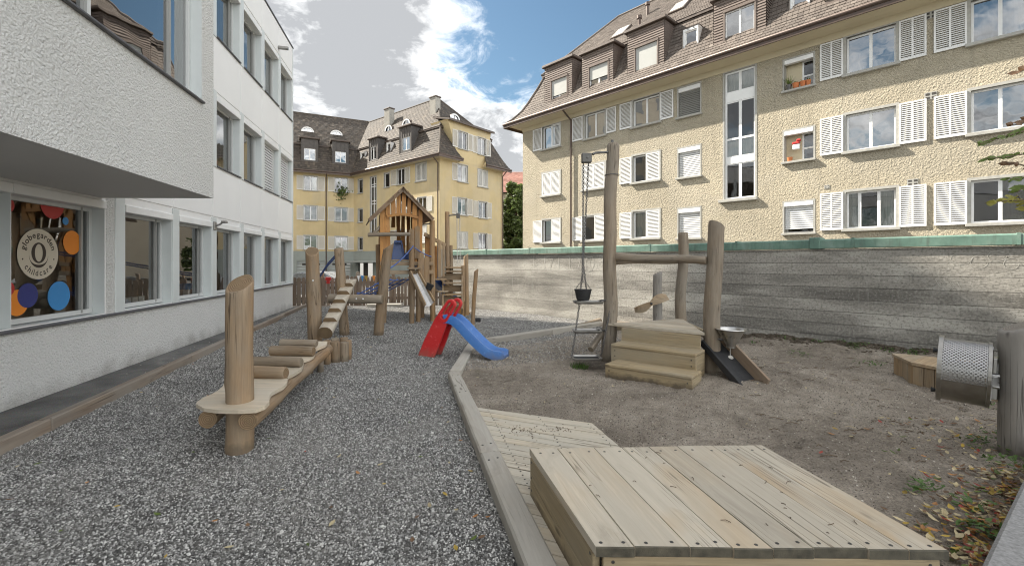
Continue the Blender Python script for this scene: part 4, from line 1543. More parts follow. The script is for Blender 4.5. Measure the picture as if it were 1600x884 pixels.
def dormer(F, parent, u0, u1, v0, v1, wu0, wu1, wv0, wv1, q, depth, clad, cover=None, top=0.16, fmat='white_paint', gmat='glass_mirror', cols=2, name='dormer', over=0.16):
    """a roof dormer: body (part) > cap, window frame"""
    sa, sb = F.su(u0, q), F.su(u1, q)
    um = (u0 + u1) / 2
    za, zb = F.zv(um, v1, q), F.zv(um, v0, q)
    wa, wb = F.su(wu0, q), F.su(wu1, q)
    wz0, wz1 = F.zv((wu0 + wu1) / 2, wv1, q), F.zv((wu0 + wu1) / 2, wv0, q)
    m = MB()
    wall_grid(m, sa, sb, za - 0.3, zb, [(wa, wb, wz0, wz1, 0.10)], 0, 0)
    m.quad((sa, depth, za - 0.3), (sa, 0, za - 0.3), (sa, 0, zb), (sa, depth, zb))
    m.quad((sb, 0, za - 0.3), (sb, depth, za - 0.3), (sb, depth, zb), (sb, 0, zb))
    d = m.build(name, M[clad], parent, F.m(0, q, 0))
    MB().cbox((sa - over, -over, zb), (sb + over, depth + 0.2, zb + top), 0.03).build('dormer_roof', M['roof_edge'], d, F.m(0, q, 0))
    if clad == 'cladding':                 # hung tiles in lapped courses
        c = MB()
        n = int((zb - za) / 0.115)
        for i in range(n):
            z, zt = za + (zb - za) * i / n, za + (zb - za) * (i + 1) / n
            spans = [(sa, sb)] if (zt < wz0 - 0.06 or z > wz1 + 0.06) else [(sa, wa - 0.07), (wb + 0.07, sb)]
            for xa, xb in spans:
                c.add([(xa, -0.035, z), (xb, -0.035, z), (xb, -0.006, zt), (xa, -0.006, zt), (xa, 0, z), (xb, 0, z)], [(0, 1, 2, 3), (4, 5, 1, 0)])
            for xx, sg in ((sa, -1), (sb, 1)):
                p = [(xx + sg * 0.035, -0.035, z), (xx + sg * 0.035, depth, z), (xx + sg * 0.006, depth, zt), (xx + sg * 0.006, -0.006, zt)]
                c.add(p if sg > 0 else p[::-1], [(0, 1, 2, 3)])
        c.build('tile_courses', M['cladding'], d, F.m(0, q, 0))['kind'] = 'stuff'
        fm = MB()
        fm.box((wa - 0.07, -0.05, wz0 - 0.06), (wb + 0.07, 0.0, wz0)); fm.box((wa - 0.07, -0.06, wz1), (wb + 0.07, 0.0, wz1 + 0.12))
        fm.box((wa - 0.07, -0.045, wz0), (wa, 0.0, wz1)); fm.box((wb, -0.045, wz0), (wb + 0.07, 0.0, wz1))
        fm.build('window_surround', M['cladding'], d, F.m(0, q, 0))
    else:
        c = MB()
        n = max(3, int((sb - sa) / 0.32))
        for i in range(n + 1):
            x = sa + (sb - sa) * i / n
            if wa - 0.05 < x < wb + 0.05:
                c.box((x - 0.012, -0.03, wz1 + 0.05), (x + 0.012, 0.0, zb))
            else:
                c.box((x - 0.012, -0.03, za - 0.1), (x + 0.012, 0.0, zb))
        c.build('sheet_seams', M['cladding_dark'], d, F.m(0, q, 0))
    w = window(F, d, wa + 0.002, wb - 0.002, wz0 + 0.002, wz1 - 0.002, q - 0.05, M[fmat], gmat, cols=cols, fw=0.05, room=None, name='window')
    return d, w, (wa, wb, wz0, wz1)


def dorm(F, parent, *a, **kw):
    """window meshes join into one sub-part so that the tree stays three deep"""
    cover = kw.pop('cover', 0.0)
    global window
    keep = window

    def joined(F_, par, s0, s1, z0, z1, q, fmat, gmat='glass', cols=2, **k2):
        w_, h = s1 - s0, z1 - z0
        m = MB()
        fw = 0.05
        m.box((0, 0, 0), (w_, 0.05, fw)); m.box((0, 0, h - fw), (w_, 0.05, h)); m.box((0, 0, fw), (fw, 0.05, h - fw)); m.box((w_ - fw, 0, fw), (w_, 0.05, h - fw))
        for i in range(1, cols):
            m.box((w_ * i / cols - fw * 0.8, 0.002, fw), (w_ * i / cols + fw * 0.8, 0.05, h - fw))
        m.quad((0, 0.03, 0), (w_, 0.03, 0), (w_, 0.03, h), (0, 0.03, h), 1)
        m.quad((-.1, 0.4, -.1), (w_ + .1, 0.4, -.1), (w_ + .1, 0.4, h + .1), (-.1, 0.4, h + .1), 2)
        if cover:
            m.box((0.01, -0.03, h * (1 - cover)), (w_ - 0.01, -0.004, h - 0.005), 3)
        return m.build('window', [fmat, M[gmat], M['interior_dark'], M['screen']], par, F_.m(s0, q, z0))
    window = joined
    try:
        return dormer(F, parent, *a, **kw)
    finally:
        window = keep


QD = 0.02
dorm(FR, beige, 852, 894, 99, 157, 862, 886, 123, 153, QD, 1.6, 'cladding', cover=0.82)
dorm(FR, beige, 910, 958.5, 78, 137, 921, 950, 101, 135, QD, 1.6, 'cladding', cover=0.6)
dorm(FR, beige, 981, 1038, 42, 116, 993, 1027, 70, 109, QD, 1.6, 'cladding', cover=0.9)
dorm(FR, beige, 1116, 1197, -12, 66, 1133, 1179, 12, 60, QD, 1.6, 'cladding', cover=0.0)
dorm(FR, beige, 1290, 1380, -96, -14, 1308, 1360, -70, -22, QD, 1.6, 'cladding', cover=0.5)
dorm(FR, beige, 1067, 1092, 43, 77, 1070, 1089, 47, 74, QD - 0.25, 0.9, 'white_paint', top=0.05, over=0.02, cols=1)
dorm(FR, beige, 1234, 1266, -22, 17, 1238, 1262, -18, 13, QD - 0.25, 0.9, 'white_paint', top=0.05, over=0.02, cols=1)
# skylights, vent pipes
up0, up1 = (-0.84, 13.27), (-5.5, 17.7)


def on_upper(u, v):
    """point of the front upper slope seen at (u, v)"""
    A = FR.pt(0, up0[0], up0[1]); B = FR.pt(10, up0[0], up0[1]); C = FR.pt(0, up1[0], up1[1])
    n = (B - A).cross(C - A)
    d = Vector((K(u), 1, (HV - v) / FPX))
    o = Vector((0, 0, CAM_H))
    t = (A - o).dot(n) / d.dot(n)
    return o + d * t


slope = (FR.pt(0, up1[0], up1[1]) - FR.pt(0, up0[0], up0[1])).normalized()
for u, v in ((971, 52), (1063, 12)):
    p = on_upper(u, v)
    Mx = frame(p, (FR.d[0], FR.d[1], 0), slope.cross(Vector((FR.d[0], FR.d[1], 0))) * -1)
    sk = MB().cbox((-0.45, -0.62, -0.02), (0.45, 0.62, 0.12), 0.02, 0).box((-0.36, -0.52, 0.121), (0.36, 0.52, 0.128), 1)
    sk.build('skylight', [M['roof_edge'], M['screen']], beige, Mx)
for u, v in ((999, 46), (1012, 24)):
    p = on_upper(u, v)
    MB().lathe([(0.09, -0.2), (0.09, 0.55), (0.14, 0.56), (0.14, 0.72), (0.0, 0.78)], 12).build('vent_pipe', M['gutter'], beige, Matrix.Translation(p), angle=40)
# flower pots and things in the two small openings
s0, s1, z0 = EW2
for i, (f, r_) in enumerate(((0.18, 0.10), (0.42, 0.13), (0.66, 0.11), (0.84, 0.09))):
    p = FR.pt(s0 + (s1 - s0) * f, 0.03, z0 + 0.012)
    t = thing('potted_plant', p, ['spiky plant in a dark pot at the left of the high window opening', 'low plant in a wide terracotta pot on the high window opening',
                                  'orange terracotta pot at the middle of the high window opening', 'small pot at the right of the high window opening'][i], 'plant', 'pots in the small high window opening')
    MB().lathe([(0.0, 0.0), (r_ * 0.7, 0.0), (r_, 0.2), (r_ * 0.9, 0.2), (r_ * 0.85, 0.16), (0, 0.16)], 14).build('pot', M['iron' if i == 0 else 'terracotta'], t, W[t.name], angle=40)
    mm = MB()
    for k in range(26 if i == 0 else 16):
        q = random.uniform(0, 6.28)
        l_ = random.uniform(0.25, 0.5) if i == 0 else random.uniform(0.08, 0.2)
        e = Vector((cos(q) * l_ * 0.6, sin(q) * l_ * 0.6, 0.17 + l_ * random.uniform(0.6, 1)))
        sd = Vector((-sin(q), cos(q), 0)) * 0.02
        mm.add([Vector((0, 0, 0.16)) - sd, Vector((0, 0, 0.16)) + sd, e], [(0, 1, 2)])
    mm.build('leaves', M['leaf_green'], t, W[t.name])
s0, s1, z0 = EW1
tag(MB().lathe([(0, 0), (0.07, 0), (0.1, 0.15), (0.085, 0.15), (0, 0.12)], 12).build('flower_pot', M['terracotta'], None, Matrix.Translation(FR.pt(s0 + 0.2, 0.03, z0 + 0.012))),
    'small terracotta pot on the sill of the middle small window opening', 'pot')
ornament = MB()
ornament.cbox((-0.11, -0.05, 0.0), (0.13, 0.05, 0.22), 0.03, 1).cbox((-0.13, -0.06, 0.2), (0.13, 0.06, 0.3), 0.03, 0).cbox((0.02, -0.06, 0.30), (0.17, 0.06, 0.40), 0.03, 0)
tag(ornament.build('cloth_ornament', [M['dot_red'], M['white_paint']], None, FR.m(s0 + 0.38, -0.08, z0 + 0.45)), 'red and white cloth ornament hung in the middle small window opening', 'ornament')

# ================================================================== yellow L-shaped building at the back
P0 = (-6.04, 38.0)
PI_ = (P0[0] - 0.767 * 13.2, P0[1] + 0.642 * 13.2)
FL = Fac(PI_, (0.767, -0.642))                  # long face, inner corner to the front corner
FG = Fac(P0, (0.639, 0.769))                    # gable face
LWL = 24.0
FWG = Fac((PI_[0] - 0.898 * LWL, PI_[1] - 0.44 * LWL), (0.898, 0.44))      # left wing
yel = thing('yellow_building', (P0[0], P0[1], 0), 'yellow L-shaped apartment house with dark mansard roof at the far end of the yard', 'building')
LF, GD = 13.2, 8.05


def zpx(x, y):
    return (440 + x / 3.4, 140 + y / 3.4)


class Side:
    def __init__(s, F): s.F, s.ops, s.jobs = F, [], []

    def win(s, x0, x1, y0, y1, closed=False, sl=None, sr=None, cols=2, gm='glass', trans=(), plain=False):
        u0, v0 = zpx(x0, y0); u1, v1 = zpx(x1, y1)
        uc = (u0 + u1) / 2
        a, b, lo, hi = s.F.su(u0), s.F.su(u1), s.F.zv(uc, v1), s.F.zv(uc, v0)
        s.ops.append((a, b, lo, hi, 0.14))
        s.jobs.append((a, b, lo, hi, closed, sl, sr, cols, gm, trans, plain))

    def build(s):
        F = s.F
        for a, b, lo, hi, closed, sl, sr, cols, gm, trans, plain in s.jobs:
            w = window(F, yel, a + .002, b - .002, lo + .002, hi - .002, -0.09, M['white_paint'], gm, cols=cols, trans=trans, fw=0.055, room='interior_dark', rd=0.7,
                       curtain=('curtain', 0.6, 0.97, 0, 1) if random.random() < 0.4 else None)
            sill(F, w, a - 0.10, b + 0.10, lo, 0.10, 0.09, M['stone_trim'])
            fm = MB()
            W_, H = b - a, hi - lo
            fm.box((-0.07, -0.015, 0), (0, 0.03, H)); fm.box((W_, -0.015, 0), (W_ + 0.07, 0.03, H)); fm.box((-0.07, -0.017, H), (W_ + 0.07, 0.03, H + 0.07))
            fm.build('window_surround', M['stone_trim'], w, F.m(a, 0, lo))
            if closed:
                c = (a + b) / 2
                shutter(F, w, a + 0.01, c - 0.006, lo + 0.01, hi - 0.01, 0.0, 1, 'shutter_far'); shutter(F, w, c + 0.006, b - 0.01, lo + 0.01, hi - 0.01, 0.0, 1, 'shutter_far')
            for sh, side in ((sl, 'l'), (sr, 'r')):
                if sh:
                    x0, x1 = F.su(zpx(sh[0], 0)[0], 0.05), F.su(zpx(sh[1], 0)[0], 0.05)
                    shutter(F, w, x0, x1, lo, hi, 0.05, 1, 'shutter_far')


SL, SF, SG = Side(FWG), Side(FL), Side(FG)
for (y0, y1, e0, e1) in ((460, 535, 470, 545), (617, 693, 627, 700), (775, 848, 780, 850)):
    SL.win(119, 189, y0, y1, sl=(80, 116), sr=(192, 229))
    SL.win(284, 350, e0, e1, sl=(247, 281), sr=(353, 388))
    SF.win(406, 431, e0 + 6, e1 + 4, cols=1)
for (x0, x1) in ((-60, 10), (-230, -160)):
    for (y0, y1) in ((450, 525), (607, 683), (768, 840)):
        SL.win(x0, x1, y0, y1, sl=(x0 - 38, x0 - 3), sr=(x1 + 3, x1 + 38))
dz = (0, 168, 334)
for i, d in enumerate(dz):
    SF.win(545, 573, 443 + d * 0.97, 518 + d * 0.97, cols=1)
    SF.win(613, 652, 420 + d * 0.97, 503 + d * 0.97, sl=(579, 609), sr=(655, 681))
    if i == 1:
        SF.win(722, 768, 572, 650, sr=(771, 798), sl=(690, 718))
    else:
        SF.win(713, 769, 390 + d, 485 + d * 0.98, closed=True)
SF.win(471, 504, 462, 770, cols=2, gm='glass', trans=(0.28, 0.53, 0.58, 0.83, 0.87))
SG.win(936, 988, 400, 490, sl=(908, 934), closed=False)
SG.win(1043, 1094, 427, 517, closed=True)
SG.win(937, 985, 577, 665, sl=(908, 935), sr=(988, 1015))
SG.win(1047, 1092, 597, 682, sl=(1020, 1045), sr=(1094, 1117))
SG.win(936, 988, 757, 842, closed=True)
SG.win(1047, 1092, 765, 846, sl=(1020, 1045), sr=(1094, 1117))
ZB, ZE = 2.72, 10.35
for S_, L_ in ((SL, LWL), (SF, LF), (SG, GD)):
    m = MB()
    wall_grid(m, 0, L_, ZB, ZE, S_.ops, 0, 1)
    if S_ is SF:
        pass
    m.build('wall', [M['stucco_yellow'], M['stone_trim']], yel, S_.F.m())
    S_.build()
m = MB()                                        # closing walls behind
m.quad((GD, 0, -0.3), (GD, 22, -0.3), (GD, 22, ZE), (GD, 0, ZE))
m.build('wall', M['stucco_yellow'], yel, FG.m())
m = MB()
m.quad((-9, 10, -0.3), (LWL, 10, -0.3), (LWL, 10, ZE), (-9, 10, ZE)); m.quad((0, 10, -0.3), (0, 0, -0.3), (0, 0, ZE), (0, 10, ZE))
m.build('wall', M['stucco_yellow'], yel, FWG.m())
# grey green ground floor, a little proud, with garage doors
for F, L_, nm in ((FWG, LWL, 'l'), (FL, LF, 'f'), (FG, GD, 'g')):
    dops = []
    if nm == 'l':
        for u0, u1 in ((464, 508), (513, 554), (405, 458)):
            dops.append((F.su(u0), min(F.su(u1), L_ - 0.3), -0.3, F.zv((u0 + u1) / 2, 408), 0.2))
    if nm == 'f':
        dops.append((F.su(560), F.su(583), -0.3, F.zv(570, 411), 0.25))
    m = MB()
    wall_grid(m, 0, L_, -0.3, ZB - 0.02, dops, 0, 0)
    m.quad((0, 0, ZB - 0.02), (L_, 0, ZB - 0.02), (L_, 0.1, ZB), (0, 0.1, ZB))
    b_ = m.build('base_wall', M['garage'], yel, F.m(0, 0.05, 0))
    for a, b, lo, hi, dp in dops:
        d = MB()
        W_, H = b - a, hi - lo
        if nm == 'l':
            for k in range(7):
                d.cbox((0, 0, H * k / 7 + 0.01), (W_, 0.05, H * (k + 1) / 7 - 0.01), 0.01)
            dr = d.build('garage_door', M['garage_door'], yel, F.m(a, -0.1, lo))
            for x in (0.18, 0.60):
                MB().cbox((W_ * x, -0.015, H * 0.80), (W_ * (x + 0.22), 0.0, H * 0.90), 0.01).build('door_pane', M['vent'], dr, F.m(a, -0.1, lo))
        else:
            d.cbox((W_ * 0.25, 0.05, 0), (W_ * 0.55, 0.1, H), 0.01)
            dr = d.build('entrance_door', M['vent'], yel, F.m(a, -0.1, lo))
            MB().cbox((-0.5, -1.3, H + 0.05), (W_ + 2.0, 0.0, H + 0.2), 0.03).build('door_canopy', M['garage_door'], yel, F.m(a, 0.05, lo))
YP = [(0.60, 10.5), (0.34, 10.85), (0.06, 11.35), (-0.25, 11.95), (-0.6, 12.7), (-0.9, 13.35)]
ga, gb = FG.su(699.5), FG.su(767)
e0, e1 = FG.su(724, 0.6), FG.su(760, 0.6)
w0, w1 = FG.su(713), FG.su(762)
FLX = Fac((PI_[0] - 0.767 * 8, PI_[1] + 0.642 * 8), (0.767, -0.642))
rf2, ring2 = hip_roof(yel, FLX, LF + 8, GD, YP, 17.5, 3.0, 4.9, 'tile_dark', 0.24, 0.22, gap=('right', (e0, e1), (ga, gb)))
rf3, ring3 = hip_roof(yel, FWG, LWL + 8, 10.0, YP, 17.6, 4.0, 4.0, 'tile_dark', 0.24, 0.22)
eave = [FWG.pt(-0.6, 0.6, 10.47), FWG.pt(LWL - 0.25, 0.6, 10.47)]
soffit_gutter(yel, FWG, eave, [FWG.pt(0, 0, 10.32), FWG.pt(LWL, 0, 10.32)])
soffit_gutter(yel, FL, [FL.pt(0.25, 0.6, 10.47), FL.pt(LF + 0.6, 0.6, 10.47), FG.pt(e0, 0.6, 10.47)], [FL.pt(0, 0, 10.32), FL.pt(LF, 0, 10.32), FG.pt(e0, 0, 10.32)])
soffit_gutter(yel, FG, [FG.pt(e1, 0.6, 10.47), FG.pt(GD + 0.6, 0.6, 10.47)], [FG.pt(e1, 0, 10.32), FG.pt(GD, 0, 10.32)])
# wall dormer of the gable: the yellow wall carries on up through the roof
m = MB()
zt = FG.zv(732, 196)
S3 = Side(FG)
S3.win(939, 988, 226, 316, sl=(910, 936), sr=(991, 1016))
S3.win(1042, 1086, 258, 346, sl=(1018, 1040), sr=(1089, 1111))
wall_grid(m, w0, w1, ZE - 0.02, zt, S3.ops, 0, 1)
zs = 11.2
for xa, xt, ex, sg in ((w0, ga, e0, 1), (w1, gb, e1, -1)):
    p = [(xa, 0, zs), (xa, 0, zt), (xt, 0, zt)]
    m.add(p if sg > 0 else p[::-1], [(0, 1, 2)])
    p = [(xa, 0, zs), (xt, 0, zt), (xt, 2.2, zt), (xa, 2.2, zs)]          # cheek
    m.add(p if sg > 0 else p[::-1], [(0, 1, 2, 3)])
    e = [(ex, -0.6, 10.45)] + [(ex + (xt - ex) * (z - 10.5) / 2.85, -q, z) for q, z in YP[:3]] + [(xa, 0, 11.3), (ex, 0, 10.30)]
    m.add(e, [tuple(range(len(e)))])
m.build('wall_dormer', [M['stucco_yellow'], M['stone_trim']], yel, FG.m())
S3.build()
dr = MB()
A, B = FG.pt(ga - 0.12, 0.32, zt), FG.pt(gb + 0.2, 0.32, zt)
C, D = FG.pt(gb + 0.2, -1.75, zt + 0.5), FG.pt(ga - 0.12, -1.75, zt + 0.5)
dn = Vector((0, 0, -0.14))
dr.quad(A, B, C, D).quad(A + dn, B + dn, B, A).quad(B + dn, C + dn, C, B).quad(D + dn, A + dn, A, D).quad(D + dn, C + dn, B + dn, A + dn)
d_ = dr.build('dormer_roof', M['roof_edge'], yel, Matrix.Identity(4))
tl, ti = MB(), []
tile_face(tl, ti, A, B, C, D, 0.24, 0.22)
tl.build('roof_tiles', M['tile_dark'], d_, Matrix.Identity(4), tint=ti)['kind'] = 'stuff'


def dpx(F, x0, x1, y0, y1, wx0, wx1, wy0, wy1, **kw):
    u0, v0 = zpx(x0, y0); u1, v1 = zpx(x1, y1); a0, b0 = zpx(wx0, wy0); a1, b1 = zpx(wx1, wy1)
    dorm(F, yel, u0, u1, v0, v1, a0, a1, b0, b1, kw.pop('q', 0.0), 1.7, kw.pop('clad', 'cladding_dark'), **kw)


dpx(FWG, 104, 194, 262, 400, 119, 180, 313, 375)
dpx(FWG, 269, 356, 278, 405, 285, 342, 330, 388)
dpx(FWG, -60, 30, 250, 390, -45, 15, 300, 362)
dpx(FL, 465, 512, 262, 385, 472, 502, 303, 372)
dpx(FL, 627, 690, 198, 330, 640, 680, 252, 322)
dpx(FL, 418, 442, 332, 375, 421, 440, 336, 372, q=-0.3, clad='white_paint', top=0.05, over=0.02, cols=1)
dpx(FL, 557, 581, 282, 336, 560, 578, 286, 333, q=-0.3, clad='white_paint', top=0.05, over=0.02, cols=1)


def slope_hit(F, u, v, q0, z0, q1, z1):
    A, B, C = F.pt(0, q0, z0), F.pt(10, q0, z0), F.pt(0, q1, z1)
    n = (B - A).cross(C - A)
    d = Vector((K(u), 1, (HV - v) / FPX)); o = Vector((0, 0, CAM_H))
    return o + d * ((A - o).dot(n) / d.dot(n))


def eyebrow(F, x, y, q1, r=0.55):
    u, v = zpx(x, y)
    p = slope_hit(F, u, v, -0.74, 13.37, q1, 17.5)
    m = MB()
    n = 12
    arc = [(r * cos(pi * i / n), r * 0.85 * sin(pi * i / n)) for i in range(n + 1)]
    Mx = Matrix(((F.d[0], -F.nn[0], 0, p.x), (F.d[1], -F.nn[1], 0, p.y), (0, 0, 1, p.z), (0, 0, 0, 1)))
    back = 1.1
    vs = [(a * 1.12, -0.1, b * 1.12) for a, b in arc] + [(a * 1.12, back, b * 1.12) for a, b in arc]
    m.add(vs, [(i + 1, i, n + 1 + i, n + 2 + i) for i in range(n)], 0)
    vs = [(a * 1.12, -0.1, b * 1.12) for a, b in arc] + [(a * 0.84, -0.1, b * 0.84) for a, b in arc]
    m.add(vs, [(i, i + 1, n + 2 + i, n + 1 + i) for i in range(n)], 1)
    m.add([(a * 0.84, -0.02, b * 0.84) for a, b in arc], [tuple(range(n + 1))], 2)
    m.box((-0.03, -0.09, 0), (0.03, -0.03, r * 0.7), 1)
    m.build('eyebrow_window', [M['roof_edge'], M['white_paint'], M['glass_mirror']], yel, Mx)


eyebrow(FWG, 138, 226, -5.0); eyebrow(FWG, 291, 243, -5.0)
eyebrow(FLX, 571, 218, -4.02); eyebrow(FLX, 665, 186, -4.02)
FGX = Fac((P0[0], P0[1]), (0.639, 0.769))
eyebrow(FGX, 918, 160, -4.9)
# chimneys
for (x0, x1, y0, y1, F, q) in ((545, 573, 98, 185, FLX, -2.3), (786, 818, 35, 108, FLX, -2.2)):
    u0, v0 = zpx(x0, y0); u1, v1 = zpx(x1, y1)
    s0, s1 = F.su(u0, q), F.su(u1, q)
    z1 = F.zv((u0 + u1) / 2, v0, q); z0 = F.zv((u0 + u1) / 2, v1, q) - 1.2
    c = MB().cbox((0, 0, z0), (s1 - s0, 0.6, z1 - 0.12), 0.02).build('chimney', M['chimney'], yel, F.m(s0, q, 0))
    MB().cbox((-0.06, -0.06, z1 - 0.118), (s1 - s0 + 0.06, 0.66, z1), 0.02).build('chimney_cap', M['roof_edge'], c, F.m(s0, q, 0))
downpipe(yel, FWG, FWG.su(509.7, 0.1), 10.46, -0.3)
downpipe(yel, FL, LF - 0.12, 10.46, -0.3)
downpipe(yel, FG, GD - 0.12, 10.46, -0.3)
# plant hanging at a window of the left wing
wp = MB()
u, v = zpx(316, 545)
q = 0.15
c = FWG.pt(FWG.su(u, q), q, FWG.zv(u, v, q))
for k in range(150):
    p = c + Vector((random.gauss(0, 0.42), random.gauss(0, 0.12), random.gauss(-0.1, 0.45) * (1 if random.random() < .6 else .5)))
    a = Vector((random.uniform(-1, 1), random.uniform(-1, 1), random.uniform(-1, 1))) * 0.14
    b = Vector((random.uniform(-1, 1), random.uniform(-1, 1), random.uniform(-1, 1))) * 0.12
    wp.add([p - a, p + b, p + a, p - b], [(0, 1, 2, 3)])
tag(wp.build('window_plant', M['ivy']), 'dark green plant hanging below a window of the yellow left wing', 'plant')

# far house with a red roof, and the dark leafy tree in the gap
far = thing('red_roof_house', (2.0, 66, 0), 'distant house with a pale red roof showing in the gap between the two apartment houses', 'house')
MB().box((-7, -4, 0), (9, 5, 11)).build('wall', M['stucco_far'], far, W[far.name])
m, ti = MB(), []
tb = MB()
tb.quad((-8, -5, 11), (10, -5, 11), (10, 0.5, 14.8), (-8, 0.5, 14.8)).quad((10, 6, 11), (-8, 6, 11), (-8, 0.5, 14.8), (10, 0.5, 14.8)).add([(-7, -4, 11), (-7, 5, 11), (-7, 0.5, 14.6)], [(0, 2, 1)])
r_ = tb.build('roof', M['roof_edge'], far, W[far.name])
tile_face(m, ti, (-8, -5, 11), (10, -5, 11), (10, 0.5, 14.8), (-8, 0.5, 14.8), 0.4, 0.35, 0.05)
m.build('roof_tiles', M['tile_red'], r_, W[far.name], tint=ti)['kind'] = 'stuff'


def leaf_cloud(m, centres, n, size, rng, flat=0.0):
    for _ in range(n):
        c, r = centres[rng.randrange(len(centres))]
        while True:
            d = Vector((rng.uniform(-1, 1), rng.uniform(-1, 1), rng.uniform(-1, 1)))
            if 0.2 < d.length < 1: break
        d = d.normalized() * (d.length ** 0.45)
        p = Vector(c) + Vector((d.x * r, d.y * r, d.z * r * 0.85))
        a = Vector((rng.uniform(-1, 1), rng.uniform(-1, 1), rng.uniform(-1, 1) * 0.6)).normalized()
        b = a.cross(Vector((rng.uniform(-1, 1), rng.uniform(-1, 1), rng.uniform(-1, 1)))).normalized()
        s = size * rng.uniform(0.6, 1.3)
        m.add([p - a * s, p - b * s * 0.45, p + a * s, p + b * s * 0.45], [(0, 1, 2, 3)])


rng = random.Random(3)
ivy = thing('leafy_tree', (0.45, 47.5, 0), 'tall narrow dark green leafy tree in the gap left of the beige house', 'tree')
m = MB()
m.tube([(0.45, 47.5, -0.3), (0.5, 47.5, 4), (0.4, 47.6, 8.5)], [0.25, 0.18, 0.06], 10)
for k in range(14):
    z = 1.5 + k * 0.55
    q = k * 2.4
    m.tube([(0.47, 47.5, z), (0.47 + cos(q) * 0.9, 47.5 + sin(q) * 0.9, z + 0.7)], [0.06, 0.02], 6)
m.build('trunk', M['bark'], ivy, Matrix.Identity(4), angle=60)
cs = []
for k in range(110):
    z = rng.uniform(1.0, 9.6)
    rr = 1.75 * (1.0 if z < 7.5 else max(0.25, (10.6 - z) / 3.1))
    q = rng.uniform(0, 6.28)
    cs.append(((0.45 + cos(q) * rr * rng.uniform(0.3, 1), 47.5 + sin(q) * rr * rng.uniform(0.3, 1), z), rng.uniform(0.35, 0.7)))
m = MB()
leaf_cloud(m, cs, 17000, 0.22, rng)
m.build('crown', M['ivy'], ivy, Matrix.Identity(4))

# ================================================================== ground
def sheet(name, poly, z, mat, kind='structure'):
    m = MB()
    m.add([(x, y, z) for x, y in poly], [tuple(range(len(poly)))])
    o = m.build(name, mat)
    o['kind'] = kind
    return o


def kerb_x(y): return -3.35 - 0.248 * y
def wall_x(y): return 14.43 - 0.985 * y


sheet('ground', [(-1500, -1500), (1500, -1500), (1500, 2500), (-1500, 2500)], -0.26, M['yard'])
B0, B1, B2, B3 = Vector((0.85, -0.7, 0)), Vector((-0.80, 6.25, 0)), Vector((-0.74, 8.80, 0)), Vector((2.3, 11.55, 0))   # centre line of the sandpit border
gravel_poly = [(kerb_x(-1) + .05, -1), (B0.x, -1), (B1.x, B1.y), (B2.x, B2.y), (B3.x, B3.y), (wall_x(11.9), 11.9), (wall_x(16.8), 16.8), (kerb_x(16.5) + .05, 16.5)]


def gravel_z(x, y):
    return 0.030 * mnoise.noise(Vector((x * 0.8, y * 0.8, 3.0))) + 0.021 * mnoise.noise(Vector((x * 2.4, y * 2.4, 6.0))) + 0.006 * mnoise.noise(Vector((x * 6.5, y * 6.5, 1.0)))


def border_x(y):
    if y < B1.y: return B0.x + (y - B0.y) / (B1.y - B0.y) * (B1.x - B0.x)
    if y < B2.y: return B1.x + (y - B1.y) / (B2.y - B1.y) * (B2.x - B1.x)
    if y < B3.y: return B2.x + (y - B2.y) / (B3.y - B2.y) * (B3.x - B2.x)
    return wall_x(y) + 0.04


gv, gf, gid = [], [], {}
gc = 0.09
for i in range(int(11.0 / gc)):
    for j in range(int(18.0 / gc)):
        x, y = -8.0 + i * gc, -1.2 + j * gc
        if kerb_x(y) - 0.07 < x < border_x(y) - 0.0 + 0.02 and y < 16.55:
            gid[(i, j)] = len(gv)
            gv.append((x, y, gravel_z(x, y)))
for (i, j), a in list(gid.items()):
    q = [gid.get((i, j)), gid.get((i + 1, j)), gid.get((i + 1, j + 1)), gid.get((i, j + 1))]
    if None not in q: gf.append(tuple(q))
gb_ = MB().add(gv, gf).build('gravel_bed', M['gravel_bed'], smooth=True)
gb_['kind'] = 'structure'
sheet('path', [(FW.pt(-4, 0, 0).x - .05, -4 * .98), (kerb_x(-4), -4), (kerb_x(16.6), 16.6), (-7.6, 16.6), (FW.pt(S_END, -.05, 0).x, FW.pt(S_END, 0, 0).y)], 0.055, M['asphalt'])

# timber edging along the path: boards in a row
ked = thing('timber_edging', (kerb_x(6), 6, 0), 'long low timber edging between the asphalt path and the gravel along the white building', 'edging')
ys = [-2.0, 1.2, 4.35, 7.3, 10.2, 13.2, 16.4]
for a, b in zip(ys, ys[1:]):
    plank('edging_board', (kerb_x(a + .006), a + .006, 0.035), (kerb_x(b - .006), b - .006, 0.035), 0.05, 0.15, M['kerb'], ked, (0, 0, 1), 0.008)
    plank('edging_cap', (kerb_x(a + .006) - 0.075, a + .006, 0.045), (kerb_x(b - .006) - 0.075, b - .006, 0.045), 0.085, 0.10, M['kerb'], ked, (0, 0, 1), 0.01)

# sandpit border: squared timbers
bor = thing('sandpit_border', (B1.x, B1.y, 0), 'weathered grey timber border bending around the sandpit', 'border')
for p, q in ((B0, B0.lerp(B1, 0.62)), (B0.lerp(B1, 0.623), B1), (B1 + Vector((0.012, 0.07, 0)), B2), (B2 + Vector((0.06, 0.03, 0)), B2.lerp(B3, 0.52)), (B2.lerp(B3, 0.524), B3)):
    plank('beam', p + Vector((0, 0, 0.0)), q, 0.16, 0.21, M['beam_grey'], bor, (0, 0, 1), 0.014)
for t in (0.1, 0.35, 0.6, 0.64, 0.86, 0.97):
    p = B0.lerp(B1, t)
    for dx in (-0.035, 0.03):
        MB().lathe([(0.0, 0.004), (0.008, 0.003), (0.009, 0)], 8).build('bolt', M['bolt'], bor, Matrix.Translation(p + Vector((dx, dx * 0.6, 0.1055))))

